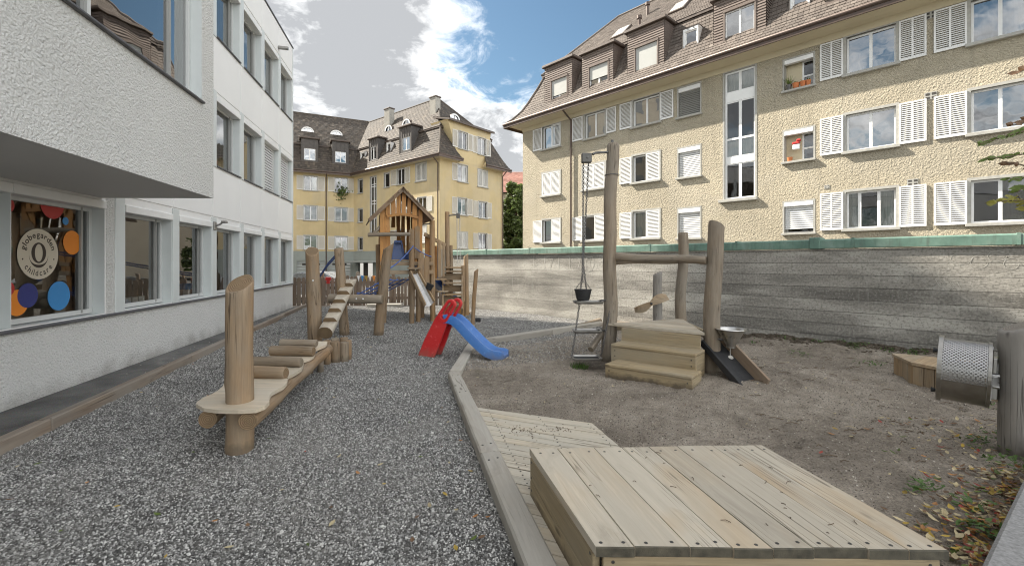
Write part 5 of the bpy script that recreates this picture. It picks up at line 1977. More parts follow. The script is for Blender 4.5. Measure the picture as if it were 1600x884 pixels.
# sand
m = MB()
cell = 0.045
nx, ny = int(10.4 / cell), int(14.5 / cell)
x0s, y0s = -1.0, -1.6


def sand_z(x, y):
    z = 0.012 + 0.05 * mnoise.noise(Vector((x * 0.55, y * 0.55, 1.3))) + 0.032 * mnoise.noise(Vector((x * 1.7, y * 1.7, 4.0))) + 0.017 * mnoise.noise(Vector((x * 4.5, y * 4.5, 9.0)))
    z += 0.014 * mnoise.noise(Vector((x * 9, y * 9, 2.0))) + 0.008 * mnoise.noise(Vector((x * 19, y * 19, 5.0)))
    d = (wall_x(y) - x) / 1.4
    if d < 1.1:
        z += 0.10 * max(0.0, 1 - d / 1.1) ** 1.5 + (0.06 * mnoise.noise(Vector((x * 3.1, y * 3.1, 7.7))) if d < 0.9 else 0)
    for cx, cy, r, h in ((2.6, 5.9, 0.7, 0.05), (3.6, 6.2, 0.8, 0.09), (4.75, 6.25, 0.27, -0.17), (4.3, 6.45, 0.25, 0.06), (5.2, 6.3, 0.25, 0.07), (4.9, 5.85, 0.3, 0.05), (3.9, 5.3, 0.9, 0.05), (1.0, 5.9, 0.8, 0.035), (3.2, 4.4, 0.7, -0.03), (4.2, 7.2, 0.5, 0.05), (1.3, 7.0, 0.5, -0.04)):
        e = ((x - cx) ** 2 + (y - cy) ** 2) / (r * r)
        if e < 4: z += h * math.exp(-e * 1.5)
    if y < 5.3 and x < 2.2:                     # under the decks
        z = min(z, 0.015)
    z -= 0.0
    return z


ids = {}
vs, fs = [], []
for i in range(nx + 1):
    for j in range(ny + 1):
        x, y = x0s + i * cell, y0s + j * cell
        bx = B0.x + (y - B0.y) / (B1.y - B0.y) * (B1.x - B0.x) if y < B1.y else B1.x + (y - B1.y) / (B2.y - B1.y) * (B2.x - B1.x)
        okb = x > bx - 0.04
        if y > B2.y:
            lx = (x - B2.x) / (B3.x - B2.x)
            okb = y < B2.y + lx * (B3.y - B2.y) + 0.06
        if okb and x < wall_x(y) + 0.08 and y < 12.4:
            ids[(i, j)] = len(vs)
            vs.append((x, y, sand_z(x, y)))
for (i, j), a in list(ids.items()):
    q = [ids.get((i, j)), ids.get((i + 1, j)), ids.get((i + 1, j + 1)), ids.get((i, j + 1))]
    if None not in q:
        fs.append(tuple(q))
rd_ = random.Random(21)                        # footprints and scuffs
for _ in range(330):
    cx, cy = rd_.uniform(-0.6, 7.4), rd_.uniform(3.2, 9.0)
    q = rd_.uniform(0, pi)
    a_, b_, dp_ = rd_.uniform(0.07, 0.13), rd_.uniform(0.04, 0.06), rd_.uniform(0.012, 0.040)
    ci, cj = int((cx - x0s) / cell), int((cy - y0s) / cell)
    for i in range(ci - 7, ci + 8):
        for j in range(cj - 7, cj + 8):
            k = ids.get((i, j))
            if k is None: continue
            dx, dy = vs[k][0] - cx, vs[k][1] - cy
            u, w = (dx * cos(q) + dy * sin(q)) / a_, (-dx * sin(q) + dy * cos(q)) / b_
            r2 = u * u + w * w
            if r2 < 5:
                h = -dp_ * math.exp(-r2 * 1.3) + dp_ * 0.45 * math.exp(-(sqrt(r2) - 1.35) ** 2 * 6)
                vs[k] = (vs[k][0], vs[k][1], vs[k][2] + h)
m.add(vs, fs)
so = m.build('sand', M['sand'], smooth=True)
so['kind'] = 'structure'

# ================================================================== loose stones: scattered real stones
def scatter(name, poly, z, density, smin, smax, mat, seed, label=None, mesh=None, rot_full=True):
    me = bpy.data.meshes.new(name)
    if mesh is None:
        me.from_pydata([(x, y, z) for x, y in poly], [], [tuple(range(len(poly)))])
    else:
        me.from_pydata(mesh[0], [], mesh[1])
    o = bpy.data.objects.new(name, me)
    COL.objects.link(o)
    o['kind'] = 'stuff'
    g = bpy.data.node_groups.new(name + '_nodes', 'GeometryNodeTree')
    g.interface.new_socket(name='Geometry', in_out='INPUT', socket_type='NodeSocketGeometry')
    g.interface.new_socket(name='Geometry', in_out='OUTPUT', socket_type='NodeSocketGeometry')
    N = g.nodes
    gi, go = N.new('NodeGroupInput'), N.new('NodeGroupOutput')
    d = N.new('GeometryNodeDistributePointsOnFaces')
    d.inputs['Density'].default_value = density
    d.inputs['Seed'].default_value = seed
    ico = N.new('GeometryNodeMeshIcoSphere')
    ico.inputs['Radius'].default_value = 1.0
    ico.inputs['Subdivisions'].default_value = 1
    sm = N.new('GeometryNodeSetMaterial')
    sm.inputs['Material'].default_value = mat
    ip = N.new('GeometryNodeInstanceOnPoints')
    rr = N.new('FunctionNodeRandomValue'); rr.data_type = 'FLOAT_VECTOR'
    rr.inputs['Min'].default_value = (-0.5, -0.5, 0); rr.inputs['Max'].default_value = (0.5, 0.5, 6.28)
    if rot_full: rr.inputs['Max'].default_value = (3.1, 3.1, 6.28)
    rs = N.new('FunctionNodeRandomValue'); rs.data_type = 'FLOAT_VECTOR'
    rs.inputs['Min'].default_value = smin; rs.inputs['Max'].default_value = smax
    rs.inputs['Seed'].default_value = 5
    L = g.links
    L.new(gi.outputs[0], d.inputs['Mesh'])
    L.new(d.outputs['Points'], ip.inputs['Points'])
    L.new(ico.outputs['Mesh'], sm.inputs['Geometry'])
    L.new(sm.outputs[0], ip.inputs['Instance'])
    L.new(rr.outputs['Value'], ip.inputs['Rotation'])
    L.new(rs.outputs['Value'], ip.inputs['Scale'])
    L.new(ip.outputs[0], go.inputs[0])
    md = o.modifiers.new('scatter', 'NODES')
    md.node_group = g
    me.materials.append(mat)
    return o


def gravel_band(ya, yb):
    return [f for f in gf if ya <= gv[f[0]][1] < yb and gv[f[1]][0] < border_x(gv[f[1]][1]) - 0.03]


SM = (0.0042, 0.005, 0.0034)
for ya, yb, dn, sx, sd in ((1.7, 4.2, 8200, (0.0118, 0.0098, 0.0078), 1), (4.2, 6.4, 6200, (0.0122, 0.0102, 0.008), 2), (6.4, 9.0, 4200, (0.013, 0.011, 0.0085), 3), (9.0, 16.6, 2000, (0.016, 0.0135, 0.0105), 4)):
    scatter('gravel', None, 0, dn, SM if ya < 9 else (0.006, 0.006, 0.005), sx, M['stone'], sd, mesh=(gv, gravel_band(ya, yb)))
scatter('gravel', None, 0, 90, (0.010, 0.009, 0.008), (0.022, 0.018, 0.014), M['stone'], 14, mesh=(gv, gravel_band(1.7, 9.0)))
sv = [(i) for i in range(len(vs))]
scatter('sand_crumbs', None, 0, 420, (0.002, 0.002, 0.0015), (0.011, 0.010, 0.007), M['chip'], 6, mesh=(vs, fs))
# gravel kicked into the far corner of the sandpit
cs_ = [k for k, f in enumerate(fs) if all(vs[i][1] > 6.6 + 0.5 * (vs[i][0] + 0.7) and vs[i][0] < 2.2 for i in f)]
scatter('gravel', None, 0, 700, (0.006, 0.006, 0.005), (0.014, 0.013, 0.009), M['stone'], 8, mesh=(vs, [fs[k] for k in cs_]))
cs_ = [k for k, f in enumerate(fs) if all(vs[i][1] > 8.2 + 0.75 * (vs[i][0] + 0.7) and vs[i][0] < 2.2 for i in f)]
scatter('gravel', None, 0, 1500, (0.007, 0.007, 0.006), (0.017, 0.015, 0.011), M['stone'], 9, mesh=(vs, [fs[k] for k in cs_]))

# ================================================================== concrete wall with a copper coping
FC = Fac((wall_x(16.95), 16.95), (0.985, -1.0))
LC = 21.0
cw = thing('concrete_wall', FC.pt(0, 0, 0), 'long weathered board-marked concrete wall with a green copper coping', 'wall')
m = MB().box((0, 0, -0.3), (LC, 0.26, 1.855))
m.build('wall_body', M['concrete'], cw, FC.m())
s = 0.0
k = 0
while s < LC - 0.1:
    e = min(LC, s + 2.02)
    m = MB()
    pr = [(-0.055, 1.868), (-0.055, 2.015), (-0.04, 2.03), (0.13, 2.045), (0.30, 2.03), (0.315, 2.015), (0.315, 1.868)]
    n = len(pr)
    j = random.uniform(-0.003, 0.003)
    vs2 = [(s + 0.004, y, z + j) for y, z in pr] + [(e - 0.004, y, z + j) for y, z in pr]
    m.add(vs2, [(i, n + i, n + i + 1, i + 1) for i in range(n - 1)] + [tuple(range(n)), tuple(reversed(range(n, 2 * n)))])
    m.build('coping', M['copper'], cw, FC.m())
    m = MB()
    m.box((e - 0.02, -0.062, 1.866), (e + 0.02, 0.322, 2.050))
    m.build('coping_seam', M['copper'], cw, FC.m())
    s = e
sx = FC.su(1273, 0.06)
MB().cbox((sx - 0.09, -0.075, 1.855), (sx + 0.09, 0.33, 2.075), 0.012).build('coping_joint_cover', M['copper'], cw, FC.m())
# chalk strokes high on the wall
M['chalk'] = flat('chalk', (0.60, 0.58, 0.53), 0.95)
ch = MB()


def stroke(pts, w=0.018):
    p = [(FC.su(u), FC.zv(u, v)) for u, v in pts]
    for (a, b), (c, d) in zip(p, p[1:]):
        l_ = sqrt((c - a) ** 2 + (d - b) ** 2) + 1e-6
        nx_, nz_ = -(d - b) / l_ * w / 2, (c - a) / l_ * w / 2
        ch.add([(a - nx_, -0.003, b - nz_), (c - nx_, -0.003, d - nz_), (c + nx_, -0.003, d + nz_), (a + nx_, -0.003, b + nz_)], [(0, 1, 2, 3), (3, 2, 1, 0)])


for u in (851, 873, 890):
    stroke([(u, 402), (u + 0.6, 421)])
stroke([(833, 404), (834, 416), (840, 413), (834, 409)])
stroke([(857, 405), (864, 404), (862, 412), (860, 419)])
stroke([(899, 404), (908, 402), (903, 419)])
stroke([(916, 402), (926, 401), (929, 412), (924, 424), (916, 423), (915, 410), (917, 402)])
stroke([(922, 403), (923, 423)])
for (cx, cy, rx, ry) in ((1502, 404, 17, 9), (1530, 409, 14, 10), (1558, 400, 15, 8), (1580, 412, 12, 9)):
    stroke([(cx + rx * cos(q * 0.5), cy + ry * sin(q * 0.5)) for q in range(12)], 0.008)
for k in range(4):
    stroke([(1462 + k * 11, 437 + k), (1468 + k * 11, 447 + k)], 0.009)
ch.build('chalk_marks', M['chalk'], cw, FC.m())

# granite block at the right edge
gk = MB()
Pk = [Vector((3.34, 2.97, 0)), Vector((2.16, 2.10, 0)), Vector((1.4, 1.5, 0))]
d = (Pk[0] - Pk[1]).normalized()
rgt = Vector((d.y, -d.x, 0))
Mk = frame(Pk[1] - d * 1.6 + rgt * 0.30, d)
gk.cbox((0, -0.30, -0.1), (1.5, 0.30, 0.20), 0.02, 0).cbox((1.512, -0.30, -0.1), (4.2, 0.30, 0.20), 0.02, 0)
gko = thing('granite_edging', Pk[1], 'grey granite edging stones in the near right corner', 'stone edging')
for a, b in ((0, 1.5), (1.512, 4.6)):
    MB().cbox((a, -0.30, -0.1), (b, 0.30, 0.20), 0.02).build('stone', M['granite'], gko, Mk)

# ================================================================== picket fence behind the playground
fence = thing('picket_fence', (-8.0, 16.7, 0), 'brown wooden picket fence closing the far end of the playground', 'fence')
fa, fb = Vector((-8.35, 16.75, 0)), Vector((-2.45, 17.1, 0))
fd = (fb - fa).normalized()
x, L = 0.0, (fb - fa).length
k = 0
while x < L - 0.05:
    w_ = random.choice((0.10, 0.12, 0.135))
    h = 1.08 + random.uniform(-0.05, 0.05)
    p = fa + fd * (x + w_ / 2)
    mm = MB()
    mm.add([(-w_ / 2, -.012, 0), (w_ / 2, -.012, 0), (w_ / 2, .012, 0), (-w_ / 2, .012, 0), (-w_ / 2, -.012, h - .05), (w_ / 2, -.012, h - .03), (w_ / 2, .012, h - .03), (-w_ / 2, .012, h - .05), (0, -.012, h), (0, .012, h)],
           [(0, 1, 5, 8, 4), (3, 7, 9, 6, 2), (0, 4, 7, 3), (1, 2, 6, 5), (4, 8, 9, 7), (8, 5, 6, 9)])
    mm.build('board', M['fence'], fence, frame(p, fd))
    x += w_ + random.uniform(0.015, 0.035)
    k += 1
for z in (0.28, 0.86):
    plank('rail', fa + Vector((0, 0.045, z)), fb + Vector((0, 0.045, z)), 0.05, 0.09, M['fence'], fence)
for t in (0.0, 0.22, 0.44, 0.66, 0.88, 1.0):
    p = fa.lerp(fb, t) + Vector((0, 0.10, 0))
    MB().cbox((-0.05, -0.05, 0), (0.05, 0.05, 1.24), 0.012).build('fence_post', M['fence'], fence, Matrix.Translation(p))

# strip of earth at the foot of the fence
sheet('earth_strip', [(kerb_x(16.4) - 0.6, 16.42), (wall_x(16.85) - .02, 16.75), (wall_x(16.95) - .02, 16.98), (-8.4, 16.72)], 0.012, M['sand'])

# ================================================================== balance trail
bt = thing('balance_trail', (-2.31, 3.86, 0), 'balance trail of a scalloped walkway with half logs ending at a thick round post', 'balance trail')
log('post', (-2.31, 3.86, -0.1), (-2.305, 3.86, 1.42), 0.106, 0.100, M['log'], bt, 1, 0.004, radians(38), pi / 2, n=26, round_end=0.012)


def gpoly(px, z):
    return [(G(u, v, z).x, G(u, v, z).y) for u, v in px]


zt = 0.425
right = [G(u, v, zt) for u, v in ((341, 640), (372, 640.5), (400, 639), (414, 634), (421, 627), (421, 619), (424, 613.5), (434, 608), (443, 603.5), (448.5, 597), (449.5, 591))]
left = [G(u, v, zt) for u, v in ((318, 637), (306, 630.5), (308, 627), (318, 620.5), (330, 615.5), (340, 610), (348, 603))]
rp = [(p.x, p.y) for p in right]
lp = [(p.x, p.y) for p in left]
rp2 = []
R = [(449.5, 590.5), (462, 582), (473, 574), (474.5, 563.5)]
poly = rp + [(-2.92, 4.66)] + list(reversed(lp))
m = MB().prism(poly, zt - 0.03, zt)
m.build('walk_plate', M['ply'], bt, Matrix.Identity(4))
segs = [[(449.8, 589.5), (451, 587.5), (462, 582), (471, 576), (474, 570), (474.5, 563.5)], [(475, 562.8), (484, 560), (490, 556.5), (492.5, 551), (493.3, 546)], [(493.6, 545.4), (501, 542.5), (508, 539.5), (511, 536.5), (511.5, 533)]]
z = zt
for sg in segs:
    pts = [G(u, v, z) for u, v in sg]
    rr = [(p.x, p.y) for p in pts]
    ll = [(p.x - 0.60 - 0.03 * sin(i * 1.9), p.y + 0.03) for i, p in enumerate(pts)]
    MB().prism(rr + ll[::-1], z - 0.03, z).build('walk_plate', M['ply'], bt, Matrix.Identity(4))
    z -= 0.012
log('beam', (-2.125, 3.66, 0.325), (-2.80, 6.95, 0.285), 0.072, 0.068, M['log'], bt, 4, 0.006, n=16, round_end=0.01)
log('beam', (-2.475, 3.70, 0.325), (-3.25, 6.95, 0.285), 0.070, 0.066, M['log'], bt, 5, 0.006, n=16, round_end=0.01)
for i, (u0, u1, v0, v1, y) in enumerate(((366, 448.5, 571, 592, 4.66), (392, 472, 557, 573, 5.14), (423, 492, 540, 556.5, 5.80), (438, 496, 530, 542.5, 6.36))):
    a, b = P(u0, v1, y), P(u1, v1, y)
    r = (v1 - v0) / FPX * y / 2 * 1.0
    z = CAM_H + (HV - (v0 + v1) / 2) / FPX * y
    log('half_log', (a.x, y + 0.02, z), (b.x, y - 0.02, z), r, r * 0.93, M['log_x'] if i % 2 == 0 else M['log_old'], bt, 20 + i, 0.006, n=16, round_end=0.012)
log('leg', (-2.93, 6.55, -0.05), (-2.93, 6.55, 0.26), 0.06, 0.06, M['log'], bt, 7, 0.002, n=12)
log('leg', (-3.15, 6.3, -0.05), (-3.15, 6.3, 0.26), 0.06, 0.06, M['log'], bt, 8, 0.002, n=12)
for i in range(26):
    x, y = random.uniform(-2.75, -2.2), random.uniform(3.75, 4.6)
    if (x + 2.31) ** 2 + (y - 3.86) ** 2 > 0.02 and not (x > -2.2 + (4.0 - y) * 0.2):
        pass

# stumps set in the ground in a curved row
st_lab = ['thin grey stump nearest the walkway plates in the row of stumps', 'second stump of the row counted from the walkway', 'broad round stump at the middle front of the row', 'broad stump right of the middle one in the row', 'narrow stump at the right end of the row',
          'stump behind the second one of the row', 'stump behind the broad middle one of the row', 'stump at the back right of the row beside the leaning log']
for i, (u, vt, vb, r) in enumerate(((499, 546, 582, 0.042), (508.5, 539, 570, 0.058), (520.5, 534.5, 567, 0.078), (534.5, 535.5, 565, 0.074), (543, 531.5, 562, 0.048), (508, 533, 552, 0.07), (521, 530, 549, 0.075), (535, 528, 548, 0.075))):
    p = G(u, vb)
    z = P(u, vt, p.y).z
    o = log('stump', (p.x, p.y + r, -0.05), (p.x + 0.004, p.y + r, z), r * 1.04, r, M['log_old' if i in (0, 3, 6) else 'log'], None, 40 + i, 0.003, radians(random.uniform(-6, 10)), pi / 2, n=16, round_end=0.012)
    tag(o, st_lab[i], 'stump', 'round stumps set in a curved row')

# ================================================================== climbing frame: posts, notched log, crossbar
cf = thing('climbing_frame', (-3.7, 9.6, 0), 'climbing frame of tall posts with a notched sloping log and a crossbar', 'climbing frame')
log('post', (-3.86, 8.95, -0.1), (-3.95, 8.95, 1.83), 0.135, 0.118, M['log'], cf, 11, 0.008, radians(40), pi * 0.62, n=22, round_end=0.012)
log('post', (-3.70, 10.07, -0.1), (-3.83, 10.12, 1.92), 0.105, 0.095, M['log'], cf, 12, 0.01, radians(12), pi / 2, n=18)
log('crossbar', (-3.98, 9.93, 0.815), (-2.80, 9.83, 0.80), 0.098, 0.092, M['log_old'], cf, 13, 0.006, n=18, round_end=0.012)
# half-round leaning post
pb, pt_ = Vector((-2.93, 9.98, -0.1)), Vector((-2.69, 9.95, 1.96))
log('post', pb, pt_, 0.112, 0.10, M['log'], cf, 14, 0.012, radians(38), 0.3, n=18, round_end=0.01)
# notched log: a round timber sawn into steps
a, b = Vector((-3.49, 8.50, 0.285)), Vector((-3.70, 10.44, 1.205))
Mx = frame(a, b - a)
L = (b - a).length
r = 0.132
N = 6
rings = []
for i in range(N):
    x0_, x1_ = L * (i / N) + (0 if i else 0), L * ((i + 1) / N)
    rings += [(x0_ + 0.001, r * (0.80 if i else 0.95)), (x0_ + (x1_ - x0_) * 0.5, r * 0.45), (x1_ - 0.001, r * 0.12)]
    if i < N - 1:
        rings.append((x1_, r * 0.80))
m = MB()
n = 28
vs_, fs_, mi_ = [], [], []
for x, h in rings:
    for k in range(n):
        q = 2 * pi * k / n
        rr = r * (1 + 0.02 * sin(2 * q + x))
        vs_.append((x, rr * cos(q), min(rr * sin(q), h)))
for i in range(len(rings) - 1):
    riser = abs(rings[i + 1][0] - rings[i][0]) < 0.0025
    for k in range(n):
        k2 = (k + 1) % n
        f = (i * n + k, i * n + k2, (i + 1) * n + k2, (i + 1) * n + k)
        if riser and abs(vs_[f[0]][2] - vs_[f[3]][2]) < 1e-6 and abs(vs_[f[1]][2] - vs_[f[2]][2]) < 1e-6:
            pass
        fs_.append(f); mi_.append(1 if riser else 0)
m.v, m.f, m.m = vs_, fs_, mi_
m.f.append(tuple(reversed(range(n)))); m.m.append(1)
m.f.append(tuple(range((len(rings) - 1) * n, len(rings) * n))); m.m.append(1)
nl_mat = (wood('notched_log_wood', (0.54, 0.45, 0.33), (0.36, 0.285, 0.19), (0.52, 0.475, 0.40), 'x', 0.6, 22), end_grain('notched_log_end', (0.26, 0.18, 0.10), (0.15, 0.10, 0.055), 'x'))
m.build('notched_log', nl_mat, cf, Mx, angle=35)
m = MB()
pp = [P(528, 394, 10.1), P(512, 412, 11.6), P(498, 433, 14.0)]
for off in (0, 0.05):
    m.tube([p + Vector((0, 0, -off)) for p in pp], 0.016, 6)
m.build('rope', M['rope'], cf, Matrix.Identity(4), angle=60)
log('stake', (-5.92, 14.0, -0.1), (-5.95, 14.0, 1.3), 0.07, 0.06, M['log_old'], cf, 17, n=10)
for (x, y, z) in ((-3.86, 8.82, 1.25), (-2.82, 9.87, 1.35), (-3.35, 9.79, 0.82), (-3.2, 9.77, 0.82)):
    MB().lathe([(0.0, 0.012), (0.016, 0.008), (0.018, 0)], 8).build('bolt_cap', M['white_paint'], cf, frame((x, y, z), (1, 0, 0), (0, -1, 0)))

# ================================================================== playhouse tower
tw = thing('play_tower', (-2.9, 12.4, 0), 'wooden play tower with a gabled playhouse, stairs, chute and rope net', 'play tower')
FH = Fac((-3.376, 12.0), (0.94, 0.342))
HW, HD, FLZ = 0.94, 1.25, 1.66


def hp(a, q, z): return FH.pt(a, q, z)


def board(name, p0, p1, w, t, mat='tower', facing=None, wob=0.006):
    return plank(name, p0, p1, w, t, M[mat], tw, facing or (FH.nn[0], FH.nn[1], 0), 0.004, wob)


ridge_z, eave_l, eave_r = 3.52, 2.72, 2.80


def roof_z(a):
    """underside of the roof at a across the front"""
    mid = 0.47
    return ridge_z - (mid - a) * (ridge_z - eave_l) / 0.80 if a < mid else ridge_z - (a - mid) * (ridge_z - eave_r) / 0.74


# legs and corner boards
for (a, q) in ((0.02, -0.03), (HW - 0.02, -0.03), (0.02, -HD), (HW - 0.02, -HD)):
    log('leg', hp(a - 0.02, q, -0.1), hp(a, q, roof_z(a) - 0.1), 0.062, 0.055, M['log_tower'], tw, int(a * 100 + q * 77), 0.012, n=14)
for q, nm in ((0.0, 'front'), (-HD, 'back')):
    pass
# floor
for i in range(9):
    q = -0.02 - i * 0.145
    plank('floor_board', hp(-0.08, q - 0.07, FLZ), hp(HW + 0.25, q - 0.07, FLZ), 0.135, 0.032, M['tower_pale'], tw)
for (a0, q0, a1, q1, z) in ((-0.1, 0.05, HW + 0.35, 0.05, FLZ - 0.09), (-0.12, 0.06, HW + 0.35, 0.06, FLZ - 0.32), (-0.1, -HD - 0.05, HW + .1, -HD - 0.05, FLZ - 0.09)):
    plank('beam', hp(a0, q0, z), hp(a1, q1, z), 0.10, 0.05, M['tower_pale'], tw, (FH.nn[0], FH.nn[1], 0))
# front boards beside the opening, leaning a little
for a0, a1, w_, zb in ((-0.055, -0.03, 0.13, FLZ - 0.85), (0.10, 0.075, 0.13, FLZ - 0.28), (0.80, 0.795, 0.13, FLZ - 0.10), (0.93, 0.95, 0.10, FLZ - 0.5)):
    board('wall_board', hp(a0, 0.04, zb), hp(a1, 0.04, roof_z(a1) - 0.02), w_, 0.025)
# gable boards over the arched lintel
for i, a in enumerate((0.10, 0.235, 0.37, 0.505, 0.64, 0.775)):
    board('gable_board', hp(a, 0.075, 2.82 + 0.06 * sin(pi * (a / HW))), hp(a + 0.006 * (i - 2), 0.075, roof_z(a) - 0.01), 0.108, 0.024)
# lintel: an arched board
m = MB()
n = 10
v_ = []
for i in range(n + 1):
    a = 0.06 + 0.82 * i / n
    z = 2.76 + 0.075 * sin(pi * i / n)
    v_ += [(a, -0.118, z), (a, -0.118, z + 0.075), (a, -0.092, z + 0.075), (a, -0.092, z)]
f_ = []
for i in range(n):
    for k in range(4):
        k2 = (k + 1) % 4
        f_.append((4 * i + k, 4 * (i + 1) + k, 4 * (i + 1) + k2, 4 * i + k2))
f_ += [(0, 1, 2, 3), (4 * n + 3, 4 * n + 2, 4 * n + 1, 4 * n)]
m.add(v_, f_)
m.build('lintel', M['tower'], tw, FH.m())
# side walls
for a, sgn in ((-0.03, -1), (HW + 0.03, 1)):
    for i in range(6):
        q = -0.10 - i * 0.205
        plank('wall_board', hp(a + sgn * 0.05, q, FLZ - 0.30), hp(a, q, roof_z(a) - 0.06), 0.14, 0.024, M['tower'], tw, (FH.d[0] * sgn, FH.d[1] * sgn, 0), 0.004, 0.006)
# back wall, with a square look-out
for i, a in enumerate((0.06, 0.20, 0.36, 0.50, 0.64, 0.79, 0.91)):
    if a in (0.20, 0.36):
        plank('wall_board', hp(a, -HD - 0.02, 2.62), hp(a, -HD - 0.02, roof_z(a) - 0.03), 0.11, 0.024, M['tower'], tw, (FH.nn[0], FH.nn[1], 0), 0.004, 0.005)
    else:
        plank('wall_board', hp(a, -HD - 0.02, FLZ if a > .45 else 2.0), hp(a, -HD - 0.02, roof_z(a) - 0.03), 0.105, 0.024, M['tower'], tw, (FH.nn[0], FH.nn[1], 0), 0.004, 0.005)
plank('beam', hp(0.0, -HD + 0.02, 2.45), hp(HW, -HD + 0.02, 2.45), 0.05, 0.09, M['tower'], tw)
# roof: lapped boards on both slopes
for side in (0, 1):
    n = 7
    for i in range(n):
        t = (i + 0.5) / n
        if side == 0:
            a, z = 0.47 - 0.86 * t, ridge_z + 0.05 - (ridge_z - eave_l + 0.06) * t
            sl = Vector((FH.d[0] * -0.86, FH.d[1] * -0.86, -(ridge_z - eave_l + 0.06)))
        else:
            a, z = 0.47 + 0.80 * t, ridge_z + 0.05 - (ridge_z - eave_r + 0.06) * t
            sl = Vector((FH.d[0] * 0.80, FH.d[1] * 0.80, -(ridge_z - eave_r + 0.06)))
        ax = Vector((-FH.nn[0], -FH.nn[1], 0))
        up = sl.normalized().cross(ax)
        if up.z < 0: up = -up
        up = (up + sl.normalized() * 0.16).normalized()
        o = random.uniform(-0.05, 0.05)
        plank('roof_board', hp(a, 0.24 + o, z), hp(a, -HD - 0.25 + o, z), 0.20, 0.024, M['tower_roof'], tw, up, 0.004, 0.006)
for (a0, z0, a1, z1) in ((-0.39, eave_l - 0.05, 0.47, ridge_z + 0.01), (1.27, eave_r - 0.05, 0.47, ridge_z + 0.01)):
    plank('barge_board', hp(a0, 0.2, z0), hp(a1, 0.2, z1), 0.10, 0.028, M['tower_roof'], tw, (FH.nn[0], FH.nn[1], 0), 0.004)
# small blue slide behind the opening
bs = MB()
o0 = hp(0.55, -0.62, FLZ + 0.02)
pr = [(0.0, 0.0), (-0.25, 0.02), (-1.3, -0.95), (-1.7, -1.30), (-2.0, -1.40)]
by = (Vector((FH.nn[0], FH.nn[1], 0)) * 0.35 - Vector((FH.d[0], FH.d[1], 0))).normalized(); bx = Vector((-by.y, by.x, 0))
for (y0_, z0_), (y1_, z1_) in zip(pr, pr[1:]):
    for x0_, x1_, h0, h1 in ((-0.19, -0.17, 0, 0.18), (0.17, 0.19, 0, 0.18), (-0.19, 0.19, -0.02, 0)):
        p = [o0 + bx * x0_ + by * y0_ + Vector((0, 0, z0_ + h0)), o0 + bx * x1_ + by * y0_ + Vector((0, 0, z0_ + h0)), o0 + bx * x1_ + by * y1_ + Vector((0, 0, z1_ + h0)), o0 + bx * x0_ + by * y1_ + Vector((0, 0, z1_ + h0)),
             o0 + bx * x0_ + by * y0_ + Vector((0, 0, z0_ + h1)), o0 + bx * x1_ + by * y0_ + Vector((0, 0, z0_ + h1)), o0 + bx * x1_ + by * y1_ + Vector((0, 0, z1_ + h1)), o0 + bx * x0_ + by * y1_ + Vector((0, 0, z1_ + h1))]
        bs.add(p, [(0, 1, 2, 3), (7, 6, 5, 4), (0, 4, 5, 1), (1, 5, 6, 2), (2, 6, 7, 3), (3, 7, 4, 0)])
bs.build('slide_chute', M['blue_dark'], tw, Matrix.Identity(4))
m = MB()
hq = [(-0.20, 0.0), (-0.10, 0.52), (0.10, 0.52), (0.20, 0.0), (0.165, 0.0), (0.085, 0.46), (-0.085, 0.46), (-0.165, 0.0)]
Mh = FH.m(0.40, -0.34, FLZ + 0.02)
m.add([(x, 0, z) for x, z in hq] + [(x, 0.05, z) for x, z in hq], [(0, 7, 6, 1), (1, 6, 5, 2), (2, 5, 4, 3), (15, 8, 9, 14), (14, 9, 10, 13), (13, 10, 11, 12)] + [(i, (i + 1) % 8, 8 + (i + 1) % 8, 8 + i) for i in range(8)])
m.add([(-0.165, 0.03, 0), (0.165, 0.03, 0), (0.085, 0.10, 0.46), (-0.085, 0.10, 0.46)], [(0, 1, 2, 3)])
m.build('slide_hood', M['blue_dark'], tw, Mh)
# front rail log and brace
log('rail', P(575, 367, 11.75), P(641, 365, 11.85), 0.052, 0.048, M['log_old'], tw, 61, 0.006, n=14)
log('brace', P(584, 365, 11.9), P(598, 350, 12.0), 0.045, 0.04, M['log_old'], tw, 62, 0.004, n=10)
log('post', (G(593, 503).x, 12.3, -0.1), P(590, 382, 12.3), 0.07, 0.062, M['log_tower'], tw, 63, 0.008, n=14)


def vpost(name, u, vt, vb, y, wpx, mat='log_tower', seed=0, du=0, slant=0.0, sd=0.0):
    r = wpx / FPX * y / 2
    b, t = P(u, vb, y), P(u + du, vt, y)
    b.z = min(b.z, 0.0) - 0.1
    return log(name, b, t, r, r * 0.94, M[mat], tw, seed, 0.006, slant, sd, n=14, round_end=0.012)


vpost('post', 643, 378, 504, 12.05, 8, seed=71)
vpost('post', 660, 400, 497, 13.1, 6, seed=72)
vpost('post', 676.5, 344, 501, 12.55, 8.5, seed=73, du=-1)
vpost('post', 729, 398, 491, 13.8, 7.5, seed=74, slant=radians(35), sd=0.0)
vpost('post', 738, 421, 507, 11.7, 6.5, seed=75, du=7, slant=radians(40), sd=0.0)
vpost('post', 698.5, 331, 488, 13.5, 7.5, seed=76, du=0.5)
vpost('post', 704.5, 383, 488, 13.55, 5.5, seed=77)
vpost('post', 723, 415, 487, 13.4, 5.5, seed=78)
